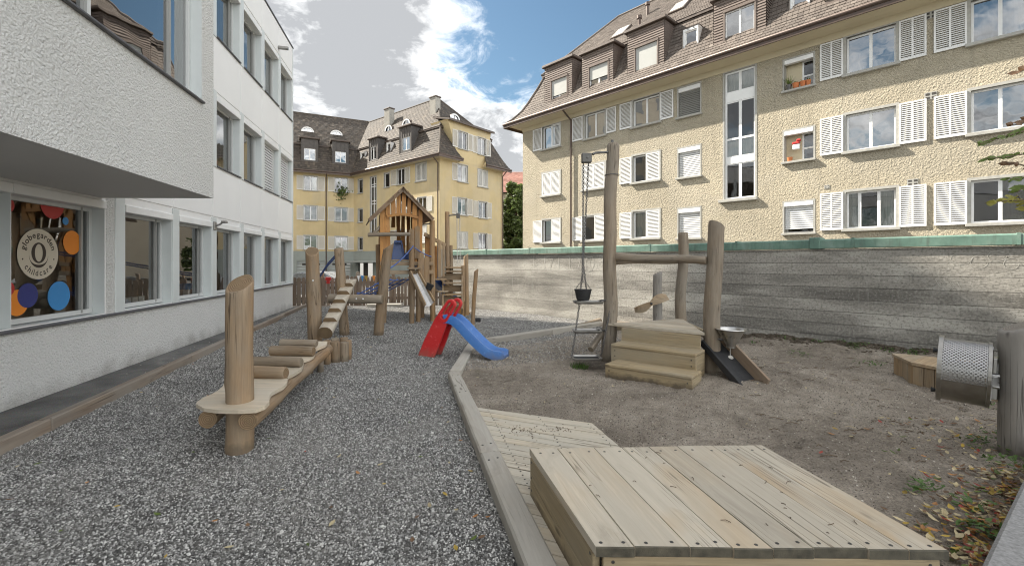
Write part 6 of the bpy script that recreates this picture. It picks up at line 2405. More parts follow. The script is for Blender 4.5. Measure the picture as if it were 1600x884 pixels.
# palisade boards at the front right with pointed tops
for i, (u0, u1, vt, vb) in enumerate(((639, 647, 357, 424), (654, 662, 394, 446), (662.5, 671, 400, 449), (639.5, 646.5, 426, 461), (648, 656, 352, 404), (647.5, 654, 422, 452), (656, 661.5, 448, 470))):
    y = 12.05 + 0.04 * i if i != 4 else 12.2
    a, b = P((u0 + u1) / 2, vb, y), P((u0 + u1) / 2, vt, y)
    w_ = (u1 - u0) / FPX * y
    h = b.z - a.z
    mm = MB()
    c = 0.06
    mm.add([(-w_ / 2, -.015, 0), (w_ / 2, -.015, 0), (w_ / 2, .015, 0), (-w_ / 2, .015, 0), (-w_ / 2, -.015, h - c), (w_ / 2, -.015, h - c * .6), (w_ / 2, .015, h - c * .6), (-w_ / 2, .015, h - c), (0, -.015, h), (0, .015, h)],
           [(0, 1, 5, 8, 4), (3, 7, 9, 6, 2), (0, 4, 7, 3), (1, 2, 6, 5), (4, 8, 9, 7), (8, 5, 6, 9)])
    mm.build('palisade_board', M['log_tower'][0], tw, frame(a, (1, 0.1, 0)))
plank('ledge', P(637, 419, 11.95), P(657, 419, 12.05), 0.16, 0.05, M['tower_pale'], tw)
# steel chute between wooden cheeks
a0, a1 = P(640.5, 424, 11.95), P(664.5, 477, 11.45)
b0, b1 = P(653.5, 425, 12.0), P(678, 471, 11.55)
for p, q in ((a0, a1), (b0, b1)):
    plank('chute_cheek', p, q, 0.03, 0.10, M['tower_pale'], tw)
m = MB()
for (p0, p1, q0, q1) in ((a0, a1, b0, b1),):
    k = 6
    for i in range(k):
        t0_, t1_ = i / k, (i + 1) / k
        rows_ = []
        for t in (t0_, t1_):
            A_, B_ = p0.lerp(p1, t), q0.lerp(q1, t)
            mid = (A_ + B_) / 2 - Vector((0, 0, 0.07))
            rows_.append([A_ + Vector((0, 0, -0.01)), A_.lerp(mid, 0.6) - Vector((0, 0, .02)), B_.lerp(mid, 0.6) - Vector((0, 0, .02)), B_ + Vector((0, 0, -0.01))])
        for j in range(3):
            m.quad(rows_[0][j], rows_[1][j], rows_[1][j + 1], rows_[0][j + 1])
m.build('chute', M['steel'], tw, Matrix.Identity(4), angle=60)
# hand rail and boards towards the stairs
plank('hand_rail', P(663.5, 366, 12.5), P(696, 383, 13.4), 0.05, 0.10, M['tower_pale'], tw)
for i, (u0, u1, vt, vb) in enumerate(((664, 672, 370, 442), (684.5, 690, 378, 433), (691, 695, 381, 432), (678.5, 683, 384, 436), (664, 671.5, 436, 470))):
    y = 12.75 + i * 0.12
    w_ = (u1 - u0) / FPX * y
    plank('rail_board', P((u0 + u1) / 2, vb, y), P((u0 + u1) / 2, vt, y), w_, 0.024, M['tower' if i in (0, 3) else 'tower_pale'], tw, (0.2, -1, 0), 0.004)
# stairs, landing
ypl = 13.6
plank('stair_platform', P(693.5, 418, ypl), P(722, 418, ypl), 0.55, 0.045, M['tower_pale'], tw)
for i, (v, y) in enumerate(((424, 13.32), (442, 13.08), (460, 12.84), (475.5, 12.6))):
    u0, u1 = 692.5 - i * 0.3, 721.5 + i * 0.4
    plank('tread', P(u0, v, y), P(u1, v, y), 0.26, 0.042, M['tower_pale'], tw)
    z = P(u0, v, y).z
    plank('riser', P(u0, v, y) + Vector((0, 0.10, -0.16)), P(u1, v, y) + Vector((0, 0.10, -0.16)), 0.19, 0.022, M['tower_pale' if i < 3 else 'tower'], tw, (0, -1, 0))
for u in (692.0, 722.0):
    a, b = P(u, 418, 13.75), P(u, 486, 12.4)
    plank('stringer', a, b, 0.04, 0.20, M['tower_pale'], tw)
plank('landing', P(680, 455, 12.7), P(696, 455, 12.9), 0.35, 0.045, M['tower_pale'], tw)
plank('landing', P(670.5, 436, 12.8), P(694, 436, 13.1), 0.30, 0.045, M['tower_pale'], tw)
plank('base_beam', (G(690, 491).x, G(690, 491).y, 0.03), (G(735, 491).x, G(735, 491).y, 0.03), 0.12, 0.10, M['tower_pale'], tw)
# arms with pulleys
for (u0, v0, u1, v1, y, bx0, bx1, by0, by1) in ((699, 337, 716, 335.5, 13.5, 713, 718.5, 333, 341), (674, 349, 656, 351.5, 12.55, 649, 656, 349.5, 357)):
    MB().tube([P(u0, v0, y - .03), P(u1, v1, y - .03)], 0.018, 8).build('arm', M['iron'], tw, Matrix.Identity(4))
    a, b = P(bx0, by1, y - .05), P(bx1, by0, y - .05)
    MB().cbox((a.x, a.y - 0.03, a.z), (b.x, b.y + 0.03, b.z), 0.008).build('pulley_box', M['pulley'], tw, Matrix.Identity(4))
m = MB()
for u in (714, 718.5):
    m.tube([P(u, 340, 13.45), P(u + 0.4, 412, 13.45)], 0.012, 6)
m.tube([P(651, 357, 12.5), P(651, 372, 12.5)], 0.008, 6)
m.build('pulley_rope', M['rope_pale'], tw, Matrix.Identity(4))
# blue ropes and net
m = MB()
def sag(a, b, s, n=8):
    return [a.lerp(b, i / n) - Vector((0, 0, s * 4 * (i / n) * (1 - i / n))) for i in range(n + 1)]


m.tube(sag(P(646, 384, 12.0), P(606, 421, 11.6), 0.06), 0.017, 6)
m.tube(sag(P(648, 387, 12.0), P(674, 401, 12.5), 0.03), 0.014, 6)
c4 = [P(531, 471, 11.6), P(600, 436, 11.2), P(640, 436, 12.9), P(566, 470, 13.2)]
for i in range(5):
    t = i / 4
    m.tube(sag(c4[0].lerp(c4[3], t), c4[1].lerp(c4[2], t), 0.05), 0.015, 6)
for i in range(6):
    t = i / 5
    m.tube(sag(c4[0].lerp(c4[1], t), c4[3].lerp(c4[2], t), 0.03), 0.015, 6)
m.build('rope_net', M['rope'], tw, Matrix.Identity(4), angle=60)
bk = MB()
p = P(669, 452, 11.68)
bk.lathe([(0.0, 0.0), (0.075, 0.0), (0.10, 0.15), (0.09, 0.15), (0.07, 0.02), (0.0, 0.02)], 14, 0, Matrix.Translation(p) @ Matrix.Rotation(radians(25), 4, 'Y'))
tag(bk.build('bucket', M['rubber'], angle=40), 'black rubber bucket hung over the steel chute of the play tower', 'bucket')

# ================================================================== toddler slide
e = Vector((0.955, -0.295, 0)).normalized()
g_ = Vector((0.295, 0.955, 0)).normalized()
O = G(652, 557)
O.z = 0
sl_ = thing('toddler_slide', O, 'small plastic toddler slide with red ladder and blue chute', 'slide')
Ms = Matrix(((e.x, g_.x, 0, O.x), (e.y, g_.y, 0, O.y), (0, 0, 1, O.z), (0, 0, 0, 1)))


def offset_loop(c, ax_, L1, r0, r1, n=14):
    """stadium outline: centre line from c along ax_ for L1, radius r0 then r1"""
    ang = atan2(ax_[1], ax_[0])
    pts = []
    for i in range(n + 1):
        q = ang + pi / 2 + pi * i / n
        pts.append((c[0] + r0 * cos(q), c[1] + r0 * sin(q)))
    for i in range(n + 1):
        q = ang - pi / 2 + pi * i / n
        pts.append((c[0] + ax_[0] * L1 + r1 * cos(q), c[1] + ax_[1] * L1 + r1 * sin(q)))
    return pts


for y0_ in (0.0, 0.25):
    m = MB()
    # lower leg band
    leg_ = [(0.0, 0.0), (0.31, 0.0), (0.42, 0.26), (0.55, 0.60), (0.47, 0.74), (0.35, 0.70), (0.26, 0.54), (0.13, 0.30)]
    # loop: outer and inner outline
    ax_ = (0.56, 0.83)
    outer = offset_loop((0.475, 0.69), ax_, 0.25, 0.105, 0.092)
    inner = offset_loop((0.49, 0.71), ax_, 0.21, 0.050, 0.050)
    th = 0.055
    m.prism(leg_, 0, th, 0, Matrix(((1, 0, 0, 0), (0, 0, 1, y0_), (0, 1, 0, 0), (0, 0, 0, 1))))
    n = len(outer)
    A = [(x, y0_ - 0.004, z) for x, z in outer] + [(x, y0_ - 0.004, z) for x, z in inner] + [(x, y0_ + th + 0.004, z) for x, z in outer] + [(x, y0_ + th + 0.004, z) for x, z in inner]
    F = []
    for i in range(n):
        j = (i + 1) % n
        F += [(i, j, n + j, n + i), (2 * n + j, 2 * n + i, 3 * n + i, 3 * n + j), (j, i, 2 * n + i, 2 * n + j), (n + i, n + j, 3 * n + j, 3 * n + i)]
    m.add(A, F)
    o = m.build('ladder_side', M['red'], sl_, Ms)
    bmm = bmesh.new()
    bmm.from_mesh(o.data)
    bmesh.ops.recalc_face_normals(bmm, faces=bmm.faces)
    bmm.to_mesh(o.data)
    bmm.free()
    md = o.modifiers.new('round', 'BEVEL')
    md.width, md.segments, md.limit_method = 0.012, 2, 'ANGLE'
for i, z in enumerate((0.13, 0.33, 0.53)):
    x = 0.14 + z * 0.52
    MB().cbox((x - 0.09, 0.05, z - 0.03), (x + 0.05, 0.255, z + 0.02), 0.012).build('step', M['red'], sl_, Ms)
prof_ = [(0.47, 0.655), (0.56, 0.665), (0.66, 0.635), (0.76, 0.56), (0.88, 0.445), (1.02, 0.315), (1.16, 0.20), (1.26, 0.135), (1.36, 0.105), (1.47, 0.10), (1.53, 0.10)]
sec = [(0.0, -0.075), (0.0, 0.055), (0.012, 0.072), (0.035, 0.072), (0.05, 0.055), (0.06, 0.0), (0.09, -0.022), (0.31, -0.022), (0.34, 0.0), (0.35, 0.055), (0.365, 0.072), (0.388, 0.072), (0.40, 0.055), (0.40, -0.075)]
m = MB()
ns = len(sec)
vs_ = []
for i, (x, z) in enumerate(prof_):
    x_, z_ = prof_[max(0, i - 1)], prof_[min(len(prof_) - 1, i + 1)]
    t = Vector((z_[0] - x_[0], 0, z_[1] - x_[1])).normalized()
    nrm = Vector((-t.z, 0, t.x))
    fl = 1.0 if i < len(prof_) - 1 else 0.72
    for yy, hh in sec:
        p = Vector((x, yy * 0.80 + 0.0, z)) + nrm * hh * fl
        vs_.append(tuple(p))
fs_ = []
for i in range(len(prof_) - 1):
    for k in range(ns - 1):
        fs_.append((i * ns + k, i * ns + k + 1, (i + 1) * ns + k + 1, (i + 1) * ns + k))
    fs_.append((i * ns + ns - 1, i * ns, (i + 1) * ns, (i + 1) * ns + ns - 1))
fs_.append(tuple(range(ns)))
fs_.append(tuple(reversed(range((len(prof_) - 1) * ns, len(prof_) * ns))))
m.add(vs_, fs_)
o = m.build('chute', M['blue'], sl_, Ms, angle=60)
bmm = bmesh.new(); bmm.from_mesh(o.data); bmesh.ops.recalc_face_normals(bmm, faces=bmm.faces); bmm.to_mesh(o.data); bmm.free()
MB().cbox((1.40, 0.03, 0.0), (1.52, 0.38, 0.075), 0.02).build('foot', M['blue_dark'], sl_, Ms)

# ================================================================== sand tower: three posts, deck, steps, chains
TL, TR, TB = Vector((1.585, 7.42, 0)), Vector((2.83, 6.43, 0)), Vector((2.93, 7.86, 0))
stw = thing('sand_tower', (2.3, 7.0, 0), 'sandpit tower of three grey posts with a triangular deck, three steps, chains and trays', 'sand tower')
log('post', TL + Vector((-0.02, 0, -0.2)), TL + Vector((0.05, 0, 3.55)), 0.118, 0.098, M['log_old'], stw, 81, 0.016, n=22, round_end=0.06)
MB().lathe([(0.0, 0.06), (0.02, 0.055), (0.03, 0.0)], 8).build('post_knob', M['iron'], stw, Matrix.Translation(TL + Vector((0.05, 0, 3.54))))
log('post', TR + Vector((0, 0, -0.2)), TR + Vector((0.06, 0, 2.14)), 0.113, 0.103, M['log_old'], stw, 82, 0.016, radians(-28), 0.35, n=22, round_end=0.012)
log('post', TB + Vector((0, 0, -0.2)), TB + Vector((-0.01, 0, 2.12)), 0.098, 0.085, M['log_old'], stw, 83, 0.022, n=18, round_end=0.035)
for a, b, z0_, z1_, r0, r1, sd in ((TL + Vector((0.06, -0.02, 0)), TR + Vector((-0.06, 0.03, 0)), 1.70, 1.665, 0.068, 0.055, 91), (TL + Vector((0.05, 0, 0)), TB + Vector((-0.05, 0, 0)), 1.615, 1.66, 0.06, 0.052, 92), (TR, TB, 1.60, 1.62, 0.05, 0.05, 93)):
    log('crossbar', Vector((a.x, a.y, z0_)), Vector((b.x, b.y, z1_)), r0, r1, M['log_old'], stw, sd, 0.016, n=16, round_end=0.01)
DZ = 0.635
u_ = (TR - TL).normalized()
fr_ = Vector((u_.y, -u_.x, 0))                        # towards the front left
if fr_.y > 0: fr_ = -fr_
# deck: boards parallel to the front edge, clipped to the triangle
A_, B_, C_ = TL + u_ * 0.08 + fr_ * 0.19, TR - u_ * 0.03 + fr_ * 0.27, TB + Vector((0.0, -0.02, 0))
nb = 8
for i in range(nb):
    t0_, t1_ = i / nb, (i + 1) / nb - 0.006
    q = [A_.lerp(C_, t0_), B_.lerp(C_, t0_), B_.lerp(C_, min(1, t1_)), A_.lerp(C_, min(1, t1_))]
    m = MB().prism([(p.x, p.y) for p in q], DZ - 0.032, DZ)
    # lay the mesh in its own board axes so that grain follows it
    Mq = frame(q[0], u_)
    inv = Mq.inverted()
    m.v = [tuple(inv @ Vector(v)) for v in m.v]
    m.build('deck_board', M['board'], stw, Mq)
for a, b in ((TL, TB), (TR, TB)):
    d = (b - a).normalized()
    plank('deck_beam', a + Vector((0, 0, DZ - 0.09)) + d * 0.1, b + Vector((0, 0, DZ - 0.09)) - d * 0.06, 0.05, 0.11, M['board_side'], stw)
# steps: solid boxes of boards
Pl = TL + u_ * 0.10 + fr_ * 0.06
for i, (zt_, d0, d1, l0, l1) in enumerate(((0.60, 0.03, 0.34, 0.05, 1.28), (0.40, 0.03, 0.40, 0.01, 1.315), (0.195, 0.40, 0.80, -0.03, 1.36))):
    pass
step_spec = [(0.012, 0.205, 0.42, 0.80, 1.28), (0.205, 0.405, 0.06, 0.42, 1.24)]
for zb, zt_, d0, d1, ln, us in ((-0.14, 0.195, 0.645, 1.04, 1.18, 0.45), (-0.1, 0.405, 0.25, 0.655, 1.21, 0.35)):
    o_ = TL + u_ * us
    tr = o_ + fr_ * ((d0 + d1) / 2)
    plank('tread', tr + Vector((0, 0, zt_ - 0.02)), tr + u_ * ln + Vector((0, 0, zt_ - 0.02)), d1 - d0, 0.04, M['board_side'], stw, (0, 0, 1), 0.008)
    fc = o_ + fr_ * (d1 - 0.028)
    plank('riser', fc + Vector((0, 0, (zb + zt_ - 0.042) / 2)), fc + u_ * ln + Vector((0, 0, (zb + zt_ - 0.042) / 2)), zt_ - 0.042 - zb, 0.04, M['board_side'], stw, fr_, 0.006)
    for x in (0.021, ln - 0.021):
        sd = o_ + u_ * x + fr_ * d0
        plank('step_cheek', sd + Vector((0, 0, (zb + zt_ - 0.045) / 2)), sd + fr_ * (d1 - d0 - 0.05) + Vector((0, 0, (zb + zt_ - 0.045) / 2)), zt_ - 0.045 - zb, 0.038, M['board_side'], stw, u_, 0.005)
    for x in (0.06, ln - 0.06):
        for zz in (zt_ - 0.09, zt_ - 0.17):
            MB().lathe([(0.0, 0.003), (0.009, 0.002), (0.01, 0)], 8).build('bolt', M['bolt'], stw, frame(fc + u_ * x + fr_ * 0.0205 + Vector((0, 0, zz)), u_, fr_))
o_ = TL + u_ * 0.33 + fr_ * 0.235
plank('riser', o_ + Vector((0, 0, 0.48)), o_ + u_ * 1.17 + Vector((0, 0, 0.48)), 0.235, 0.036, M['board_side'], stw, fr_, 0.005)
# pulley arm and box
y = 7.36
m = MB().tube([P(950, 238, y), P(930, 239, y), P(926, 241.5, y - 0.02)], 0.02, 8)
m.build('arm', M['iron'], stw, Matrix.Identity(4), angle=50)
a, b = P(908.5, 255, y), P(924, 240, y)
m = MB().cbox((a.x, y - 0.06, a.z), (b.x, y + 0.04, b.z), 0.012)
m.lathe([(0.0, 0.014), (0.016, 0.01), (0.018, 0)], 10, 0, frame(((a.x + b.x) / 2 + .01, y - 0.06, (a.z + b.z) / 2), (1, 0, 0), (0, -1, 0)))
m.build('pulley_box', M['pulley'], stw, Matrix.Identity(4))
MB().tube([TL + Vector((0.045 + 0.118 * cos(q * 0.4), 0.118 * sin(q * 0.4), 3.02)) for q in range(17)], 0.006, 6).build('wire_band', M['iron'], stw, Matrix.Identity(4))


def chain(m, pts, link=0.040, r=0.0058, wd=0.014):
    """oval links, every other one turned"""
    pts = [Vector(p) for p in pts]
    seg = [(a, b) for a, b in zip(pts, pts[1:])]
    k = 0
    for a, b in seg:
        L_ = (b - a).length
        n = max(1, int(L_ / (link * 0.74)))
        F = frame(a, b - a, (0.3, 0.2, 1) if abs((b - a).normalized().z) < 0.9 else (1, 0, 0))
        for i in range(n):
            x = L_ * (i + 0.5) / n
            turn = Matrix.Rotation(pi / 2 * (k % 2) + 0.5, 4, 'X')
            k += 1
            ov = []
            for j in range(9):
                q = 2 * pi * j / 8
                ov.append((link / 2 * cos(q), wd * sin(q), 0))
            m.tube(ov, r, 4, 0, False, F @ Matrix.Translation((x, 0, 0)) @ turn)


m = MB()
xa = P(911.5, 256, y)
xb = P(919.5, 256, y)
bq = P(910.5, 447, 7.28)
chain(m, [xa, P(911, 350, 7.32), P(910, 440, 7.28)])
chain(m, [xb, P(914.5, 350, 7.34), P(911, 410, 7.3), P(917, 458, 7.28)])
m.build('pulley_chain', M['iron'], stw, Matrix.Identity(4))
m = MB()
chain(m, [P(909.5, 430, 7.26), P(905, 478, 7.22), P(899, 520, 7.16), P(893.5, 557, 7.08)])
chain(m, [P(953, 485, 7.30), P(947, 515, 7.20), P(939, 557, 7.08)])
m.build('tray_chain', M['iron'], stw, Matrix.Identity(4))


def tray(name, u0, u1, v, y, dep):
    a, b = P(u0, v, y), P(u1, v, y)
    w_ = b.x - a.x
    m = MB()
    def rr(ix, iy, z, c=0.04, n=4):
        pts = []
        for cx, cy, q0 in ((w_ - c - ix, dep - c - iy, 0), (c + ix, dep - c - iy, pi / 2), (c + ix, c + iy, pi), (w_ - c - ix, c + iy, 3 * pi / 2)):
            for k in range(n + 1):
                q = q0 + pi / 2 * k / n
                pts.append((cx + c * cos(q), cy + c * sin(q), z))
        return pts
    loops = [rr(0.02, 0.02, -0.03), rr(0, 0, 0.0), rr(0, 0, 0.012), rr(0.02, 0.02, 0.012), rr(0.03, 0.03, -0.012)]
    n = len(loops[0])
    for lp_ in loops: m.v += lp_
    for i in range(len(loops) - 1):
        for k in range(n):
            m.f.append((i * n + k, i * n + (k + 1) % n, (i + 1) * n + (k + 1) % n, (i + 1) * n + k)); m.m.append(0)
    m.f += [tuple(reversed(range(n))), tuple(range(4 * n, 5 * n))]; m.m += [0, 1]
    return m.build(name, [M['steel_dull'], M['rubber']], stw, Matrix.Translation((a.x, y - dep / 2, a.z)), angle=40)


tray('tray', 896, 942, 471, 7.28, 0.30)
tray('tray', 895, 939, 516, 7.20, 0.30)
tray('tray', 893.5, 939, 558, 7.06, 0.32)
MB().tube([P(938, 470, 7.28), P(952, 468, 7.4)], 0.018, 8).build('tray_arm', M['iron'], stw, Matrix.Identity(4))
MB().tube([P(936, 516, 7.2), P(950, 516, 7.4)], 0.018, 8).build('tray_arm', M['iron'], stw, Matrix.Identity(4))
p = P(911, 470, 7.26)
bm_ = MB().lathe([(0.0, 0.0), (0.095, 0.0), (0.105, 0.02), (0.135, 0.155), (0.142, 0.16), (0.142, 0.17), (0.125, 0.17), (0.09, 0.02), (0.0, 0.02)], 18)
bo = bm_.build('bucket', M['rubber'], None, Matrix.Translation(p + Vector((0, 0, 0.014))), angle=40)
tag(bo, 'dark round bucket standing on the upper steel tray of the sand tower', 'bucket')
hb = MB().tube([(-0.13, 0, 0.16), (-0.06, 0, 0.26), (0.0, 0, 0.29), (0.06, 0, 0.26), (0.13, 0, 0.16)], 0.006, 6)
hb.build('handle', M['iron'], bo, W[bo.name])
# leaning half log chute left of the tall post
log('leaning_log', P(923, 546, 7.15), P(958, 492, 7.75), 0.05, 0.045, M['log_old'], stw, 95, 0.004, n=12)
# steel funnel with a ball on a cord
fy = 6.28
c = P(1142, 515, fy)
fm = MB().lathe([(0.192, 0.0), (0.20, 0.008), (0.196, 0.016), (0.185, 0.012), (0.062, -0.215), (0.062, -0.245), (0.054, -0.245), (0.054, -0.21), (0.178, 0.0), (0.185, 0.012)], 28, 0, Matrix.Translation(c))
fm.build('funnel', M['steel'], stw, Matrix.Identity(4), angle=40)
m = MB().tube([P(1121, 517, fy + .1), P(1126, 517, fy)], 0.012, 6).tube([P(1119, 529, fy + .1), P(1132, 531, fy)], 0.012, 6)
m.build('funnel_bracket', M['iron'], stw, Matrix.Identity(4))
m = MB().tube([P(1141, 541, fy), P(1141, 556, fy)], 0.005, 6)
b_ = P(1141, 560, fy)
m.lathe([(0.045 * sin(pi * i / 8), -0.045 * cos(pi * i / 8)) for i in range(9)], 12, 0, Matrix.Translation(b_))
m.build('cord_ball', M['rope_pale'], stw, Matrix.Identity(4), angle=60)
# black rubber ramp with wooden cheeks
a0, a1 = P(1127, 530, 6.55), P(1197, 607, 5.72)
a1.z = 0.03
d = (a1 - a0).normalized()
sdv = Vector((-d.y, d.x, 0)).normalized()
if sdv.y < 0: sdv = -sdv
m = MB()
for k in range(8):
    t0_, t1_ = k / 8, (k + 1) / 8
    p, q = a0.lerp(a1, t0_), a0.lerp(a1, t1_)
    m.quad(p - sdv * 0.30 + Vector((0, 0, -0.05)), q - sdv * 0.30 + Vector((0, 0, -0.05)), q + Vector((0, 0, -0.05)), p + Vector((0, 0, -0.05)))
    m.quad(p - sdv * 0.30 + Vector((0, 0, -0.09)), p + Vector((0, 0, -0.09)), q + Vector((0, 0, -0.09)), q - sdv * 0.30 + Vector((0, 0, -0.09)))
m.build('ramp_mat', M['rubber'], stw, Matrix.Identity(4))
plank('ramp_cheek', a0 + sdv * 0.02 + Vector((0, 0, 0.03)), a1 + sdv * 0.02 + Vector((0, 0, 0.03)), 0.035, 0.17, M['tower_roof'], stw)
plank('ramp_cheek', a0 - sdv * 0.32 + Vector((0, 0, -0.03)), a1 - sdv * 0.32 + Vector((0, 0, -0.03)), 0.035, 0.10, M['rubber'], stw)

# propeller on a stub post behind the deck
sp = thing('spinner_post', (2.83, 8.85, 0), 'grey stub post with a wooden propeller blade behind the triangular deck', 'spinner')
log('post', (2.83, 8.85, -0.1), (2.84, 8.85, 1.40), 0.088, 0.082, M['log_grey'], sp, 97, 0.008, radians(25), 0.0, n=14, round_end=0.012)
pc = P(1017, 474, 8.72)
bl = MB()
for sg in (1, -1):
    ax_ = Vector((0.93, 0, 0.36)) * sg
    upv = Vector((-0.36, 0, 0.93))
    prev = None
    for i in range(6):
        t = i / 5
        w_ = 0.05 + 0.055 * sin(pi * min(1, t * 0.9)) * (1 if sg > 0 else 1)
        cc = pc + ax_ * (0.34 * t) + upv * 0.03 * sin(t * 3) * sg
        tw_ = Vector((0, 0.035 * (1 if sg > 0 else -1) * (0.3 + t), 0))
        row_ = [cc - upv * w_ * 0.8 - tw_, cc + upv * w_ * 0.8 + tw_]
        row_ += [row_[1] + Vector((0, -0.022, 0)), row_[0] + Vector((0, -0.022, 0))]
        if prev:
            for k in range(4):
                bl.quad(prev[k], prev[(k + 1) % 4], row_[(k + 1) % 4], row_[k])
        prev = row_
    bl.quad(*prev)
bl.build('propeller', M['bench'], sp, Matrix.Identity(4))
MB().lathe([(0.0, 0.02), (0.022, 0.015), (0.024, 0)], 10).build('bolt', M['bolt'], sp, frame(pc + Vector((0, -0.03, 0)), (1, 0, 0), (0, -1, 0)))

# end of a log and a stone at the far corner of the border
tag(log('loose_log', P(905, 511, 11.5), P(938, 501, 11.9), 0.085, 0.08, M['log_old'], None, 98, 0.004, n=14), 'short weathered log lying at the far corner of the sandpit border', 'log')

# ================================================================== decks in the foreground
low = thing('low_deck', (0.2, 4.2, 0), 'low pale wooden deck of planks between the sandpit border and the big platform', 'deck')
LZ = 0.06
outline = [G(752, 636, LZ), G(925, 661, LZ), G(966, 695.5, LZ), Vector((0.93, 2.9, LZ)), Vector((0.20, 2.35, LZ))]
lx0 = lambda y_: B0.x + (y_ - B0.y) / (B1.y - B0.y) * (B1.x - B0.x) + 0.092
y = 4.86
slope_l = (outline[1].y - outline[0].y) / (outline[1].x - outline[0].x)
k = 0
wb_ = 0.128


def right_at(y_):
    pts = outline[1:4]
    best = 0.93
    for p, q in zip(pts, pts[1:]):
        if min(p.y, q.y) <= y_ <= max(p.y, q.y):
            best = p.x + (y_ - p.y) / (q.y - p.y) * (q.x - p.x)
    return best


ya = outline[0].y
while ya > 2.4:
    yb = ya - wb_
    # corners: boards run along the far edge direction
    def cut(yy):
        xl = lx0(yy)
        y_l = yy
        lo_, hi_ = xl, 0.95
        # walk right along slope until the outline is crossed
        x = xl
        while x < 0.97:
            yy2 = yy + slope_l * (x - xl)
            if yy2 > outline[1].y - 1e-6 or yy2 <= outline[1].y:
                if x > right_at(yy2) and yy2 < outline[1].y: break
            x += 0.01
        return Vector((xl, yy, LZ)), Vector((x, yy + slope_l * (x - xl), LZ))
    l0_, r0_ = cut(ya - 0.004)
    l1_, r1_ = cut(yb + 0.004)
    if k == 0:
        r0_ = outline[1].copy()
    Mq = frame(l1_, r1_ - l1_)
    inv = Mq.inverted()
    m = MB().prism([(l1_.x, l1_.y), (r1_.x, r1_.y), (r0_.x, r0_.y), (l0_.x, l0_.y)], LZ - 0.03, LZ + random.uniform(-0.002, 0.002))
    m.v = [tuple(inv @ Vector(v)) for v in m.v]
    bd = m.build('deck_board', M['board_low'], low, Mq)
    L_ = (r1_ - l1_).length
    n_ = 2
    if ya > 2.9:
        for t in (0.10, 0.55, 0.95):
            for w_ in (0.03, 0.095):
                p = l1_.lerp(r1_, t) + (l0_ - l1_) * (w_ / wb_)
                MB().lathe([(0.0, 0.003), (0.006, 0.002), (0.007, 0)], 6).build('screw', M['bolt'], bd, Matrix.Translation(p + Vector((0, 0, 0.0015))))
    ya = yb
    k += 1

big = thing('platform', (1.0, 2.6, 0), 'large pale wooden platform of eight planks in the foreground', 'platform')
PZ = 0.355
c_fl, c_fr, c_nr, c_nl = G(827, 700, PZ), G(1190, 694, PZ), G(1480, 857, PZ), G(930, 852, PZ)
far_c = [827, 869.5, 926, 969, 1011, 1055, 1111, 1150, 1190]
near_c = [930, 992, 1079, 1146, 1208, 1272, 1356, 1418, 1480]
for i in range(8):
    def edge(us, a, b, ua, ub, k_): return a.lerp(b, (us[k_] - ua) / (ub - ua))
    f0, f1 = edge(far_c, c_fl, c_fr, 827, 1190, i), edge(far_c, c_fl, c_fr, 827, 1190, i + 1)
    n0, n1 = edge(near_c, c_nl, c_nr, 930, 1480, i), edge(near_c, c_nl, c_nr, 930, 1480, i + 1)
    gap = 0.0022
    dx = (f1 - f0).normalized() * gap
    q = [n0 + dx, n1 - dx, f1 - dx, f0 + dx]
    ov = Vector((0, -0.004 - random.random() * 0.008, 0))
    q[0] = q[0] + ov; q[1] = q[1] + ov
    Mq = frame((q[0] + q[1]) / 2, ((q[2] + q[3]) / 2 - (q[0] + q[1]) / 2))
    inv = Mq.inverted()
    m = MB()
    c_ = 0.004
    zj = random.uniform(-0.0015, 0.0015)
    cen = (q[0] + q[1] + q[2] + q[3]) / 4
    ins = [p + (cen - p).normalized() * c_ * 1.6 for p in q]
    vs_ = [p + Vector((0, 0, -0.042)) for p in q] + [p + Vector((0, 0, -c_ + zj)) for p in q] + [p + Vector((0, 0, zj)) for p in ins]
    m.add([tuple(inv @ v) for v in vs_], [(3, 2, 1, 0)] + [(a, (a + 1) % 4, 4 + (a + 1) % 4, 4 + a) for a in range(4)] + [(4 + a, 4 + (a + 1) % 4, 8 + (a + 1) % 4, 8 + a) for a in range(4)] + [(8, 9, 10, 11)])
    m.m[1] = m.m[5] = 1                     # the damp, dark near end
    bd = m.build('plank', [M['board'], M['plank_end']], big, Mq)
    for t in (0.035, 0.10, 0.86, 0.93):
        if t in (0.10, 0.86): continue
        for w_ in (0.24, 0.76):
            p = (q[0].lerp(q[3], t)).lerp(q[1].lerp(q[2], t), w_ + random.uniform(-.05, .05))
            MB().lathe([(0.0, 0.0008), (0.0075, 0.0012), (0.009, 0)], 8).build('screw', M['bolt'], bd, Matrix.Translation(p + Vector((random.uniform(-.004, .004), random.uniform(-.01, .01), zj + 0.0004))))
# box sides below the planks
ct = (c_fl + c_fr + c_nr + c_nl) / 4
ins = [p + (ct - p).normalized() * 0.02 for p in (c_nl, c_nr, c_fr, c_fl)]
nmz = PZ - 0.043
for k, (p, q) in enumerate(zip(ins, ins[1:] + ins[:1])):
    d = (q - p).normalized()
    nrm = Vector((d.y, -d.x, 0))
    for j, (za, zb) in enumerate(((0.165, nmz - 0.002), (-0.05, 0.160))):
        off = d * 0.018 if k % 2 == 0 else d * 0.018
        pa, pb = p + off, q - off
        pa.z = pb.z = (za + zb) / 2
        bd = plank('side_board', pa, pb, zb - za, 0.035, M['board_side'], big, nrm, 0.004)
        for t in (0.03, 0.97):
            for zz in (-0.05, 0.05):
                pt2 = pa.lerp(pb, t) + nrm * 0.018 + Vector((0, 0, zz))
                MB().lathe([(0.0, 0.002), (0.007, 0.0015), (0.008, 0)], 8).build('screw', M['bolt'], bd, frame(pt2, d, nrm))
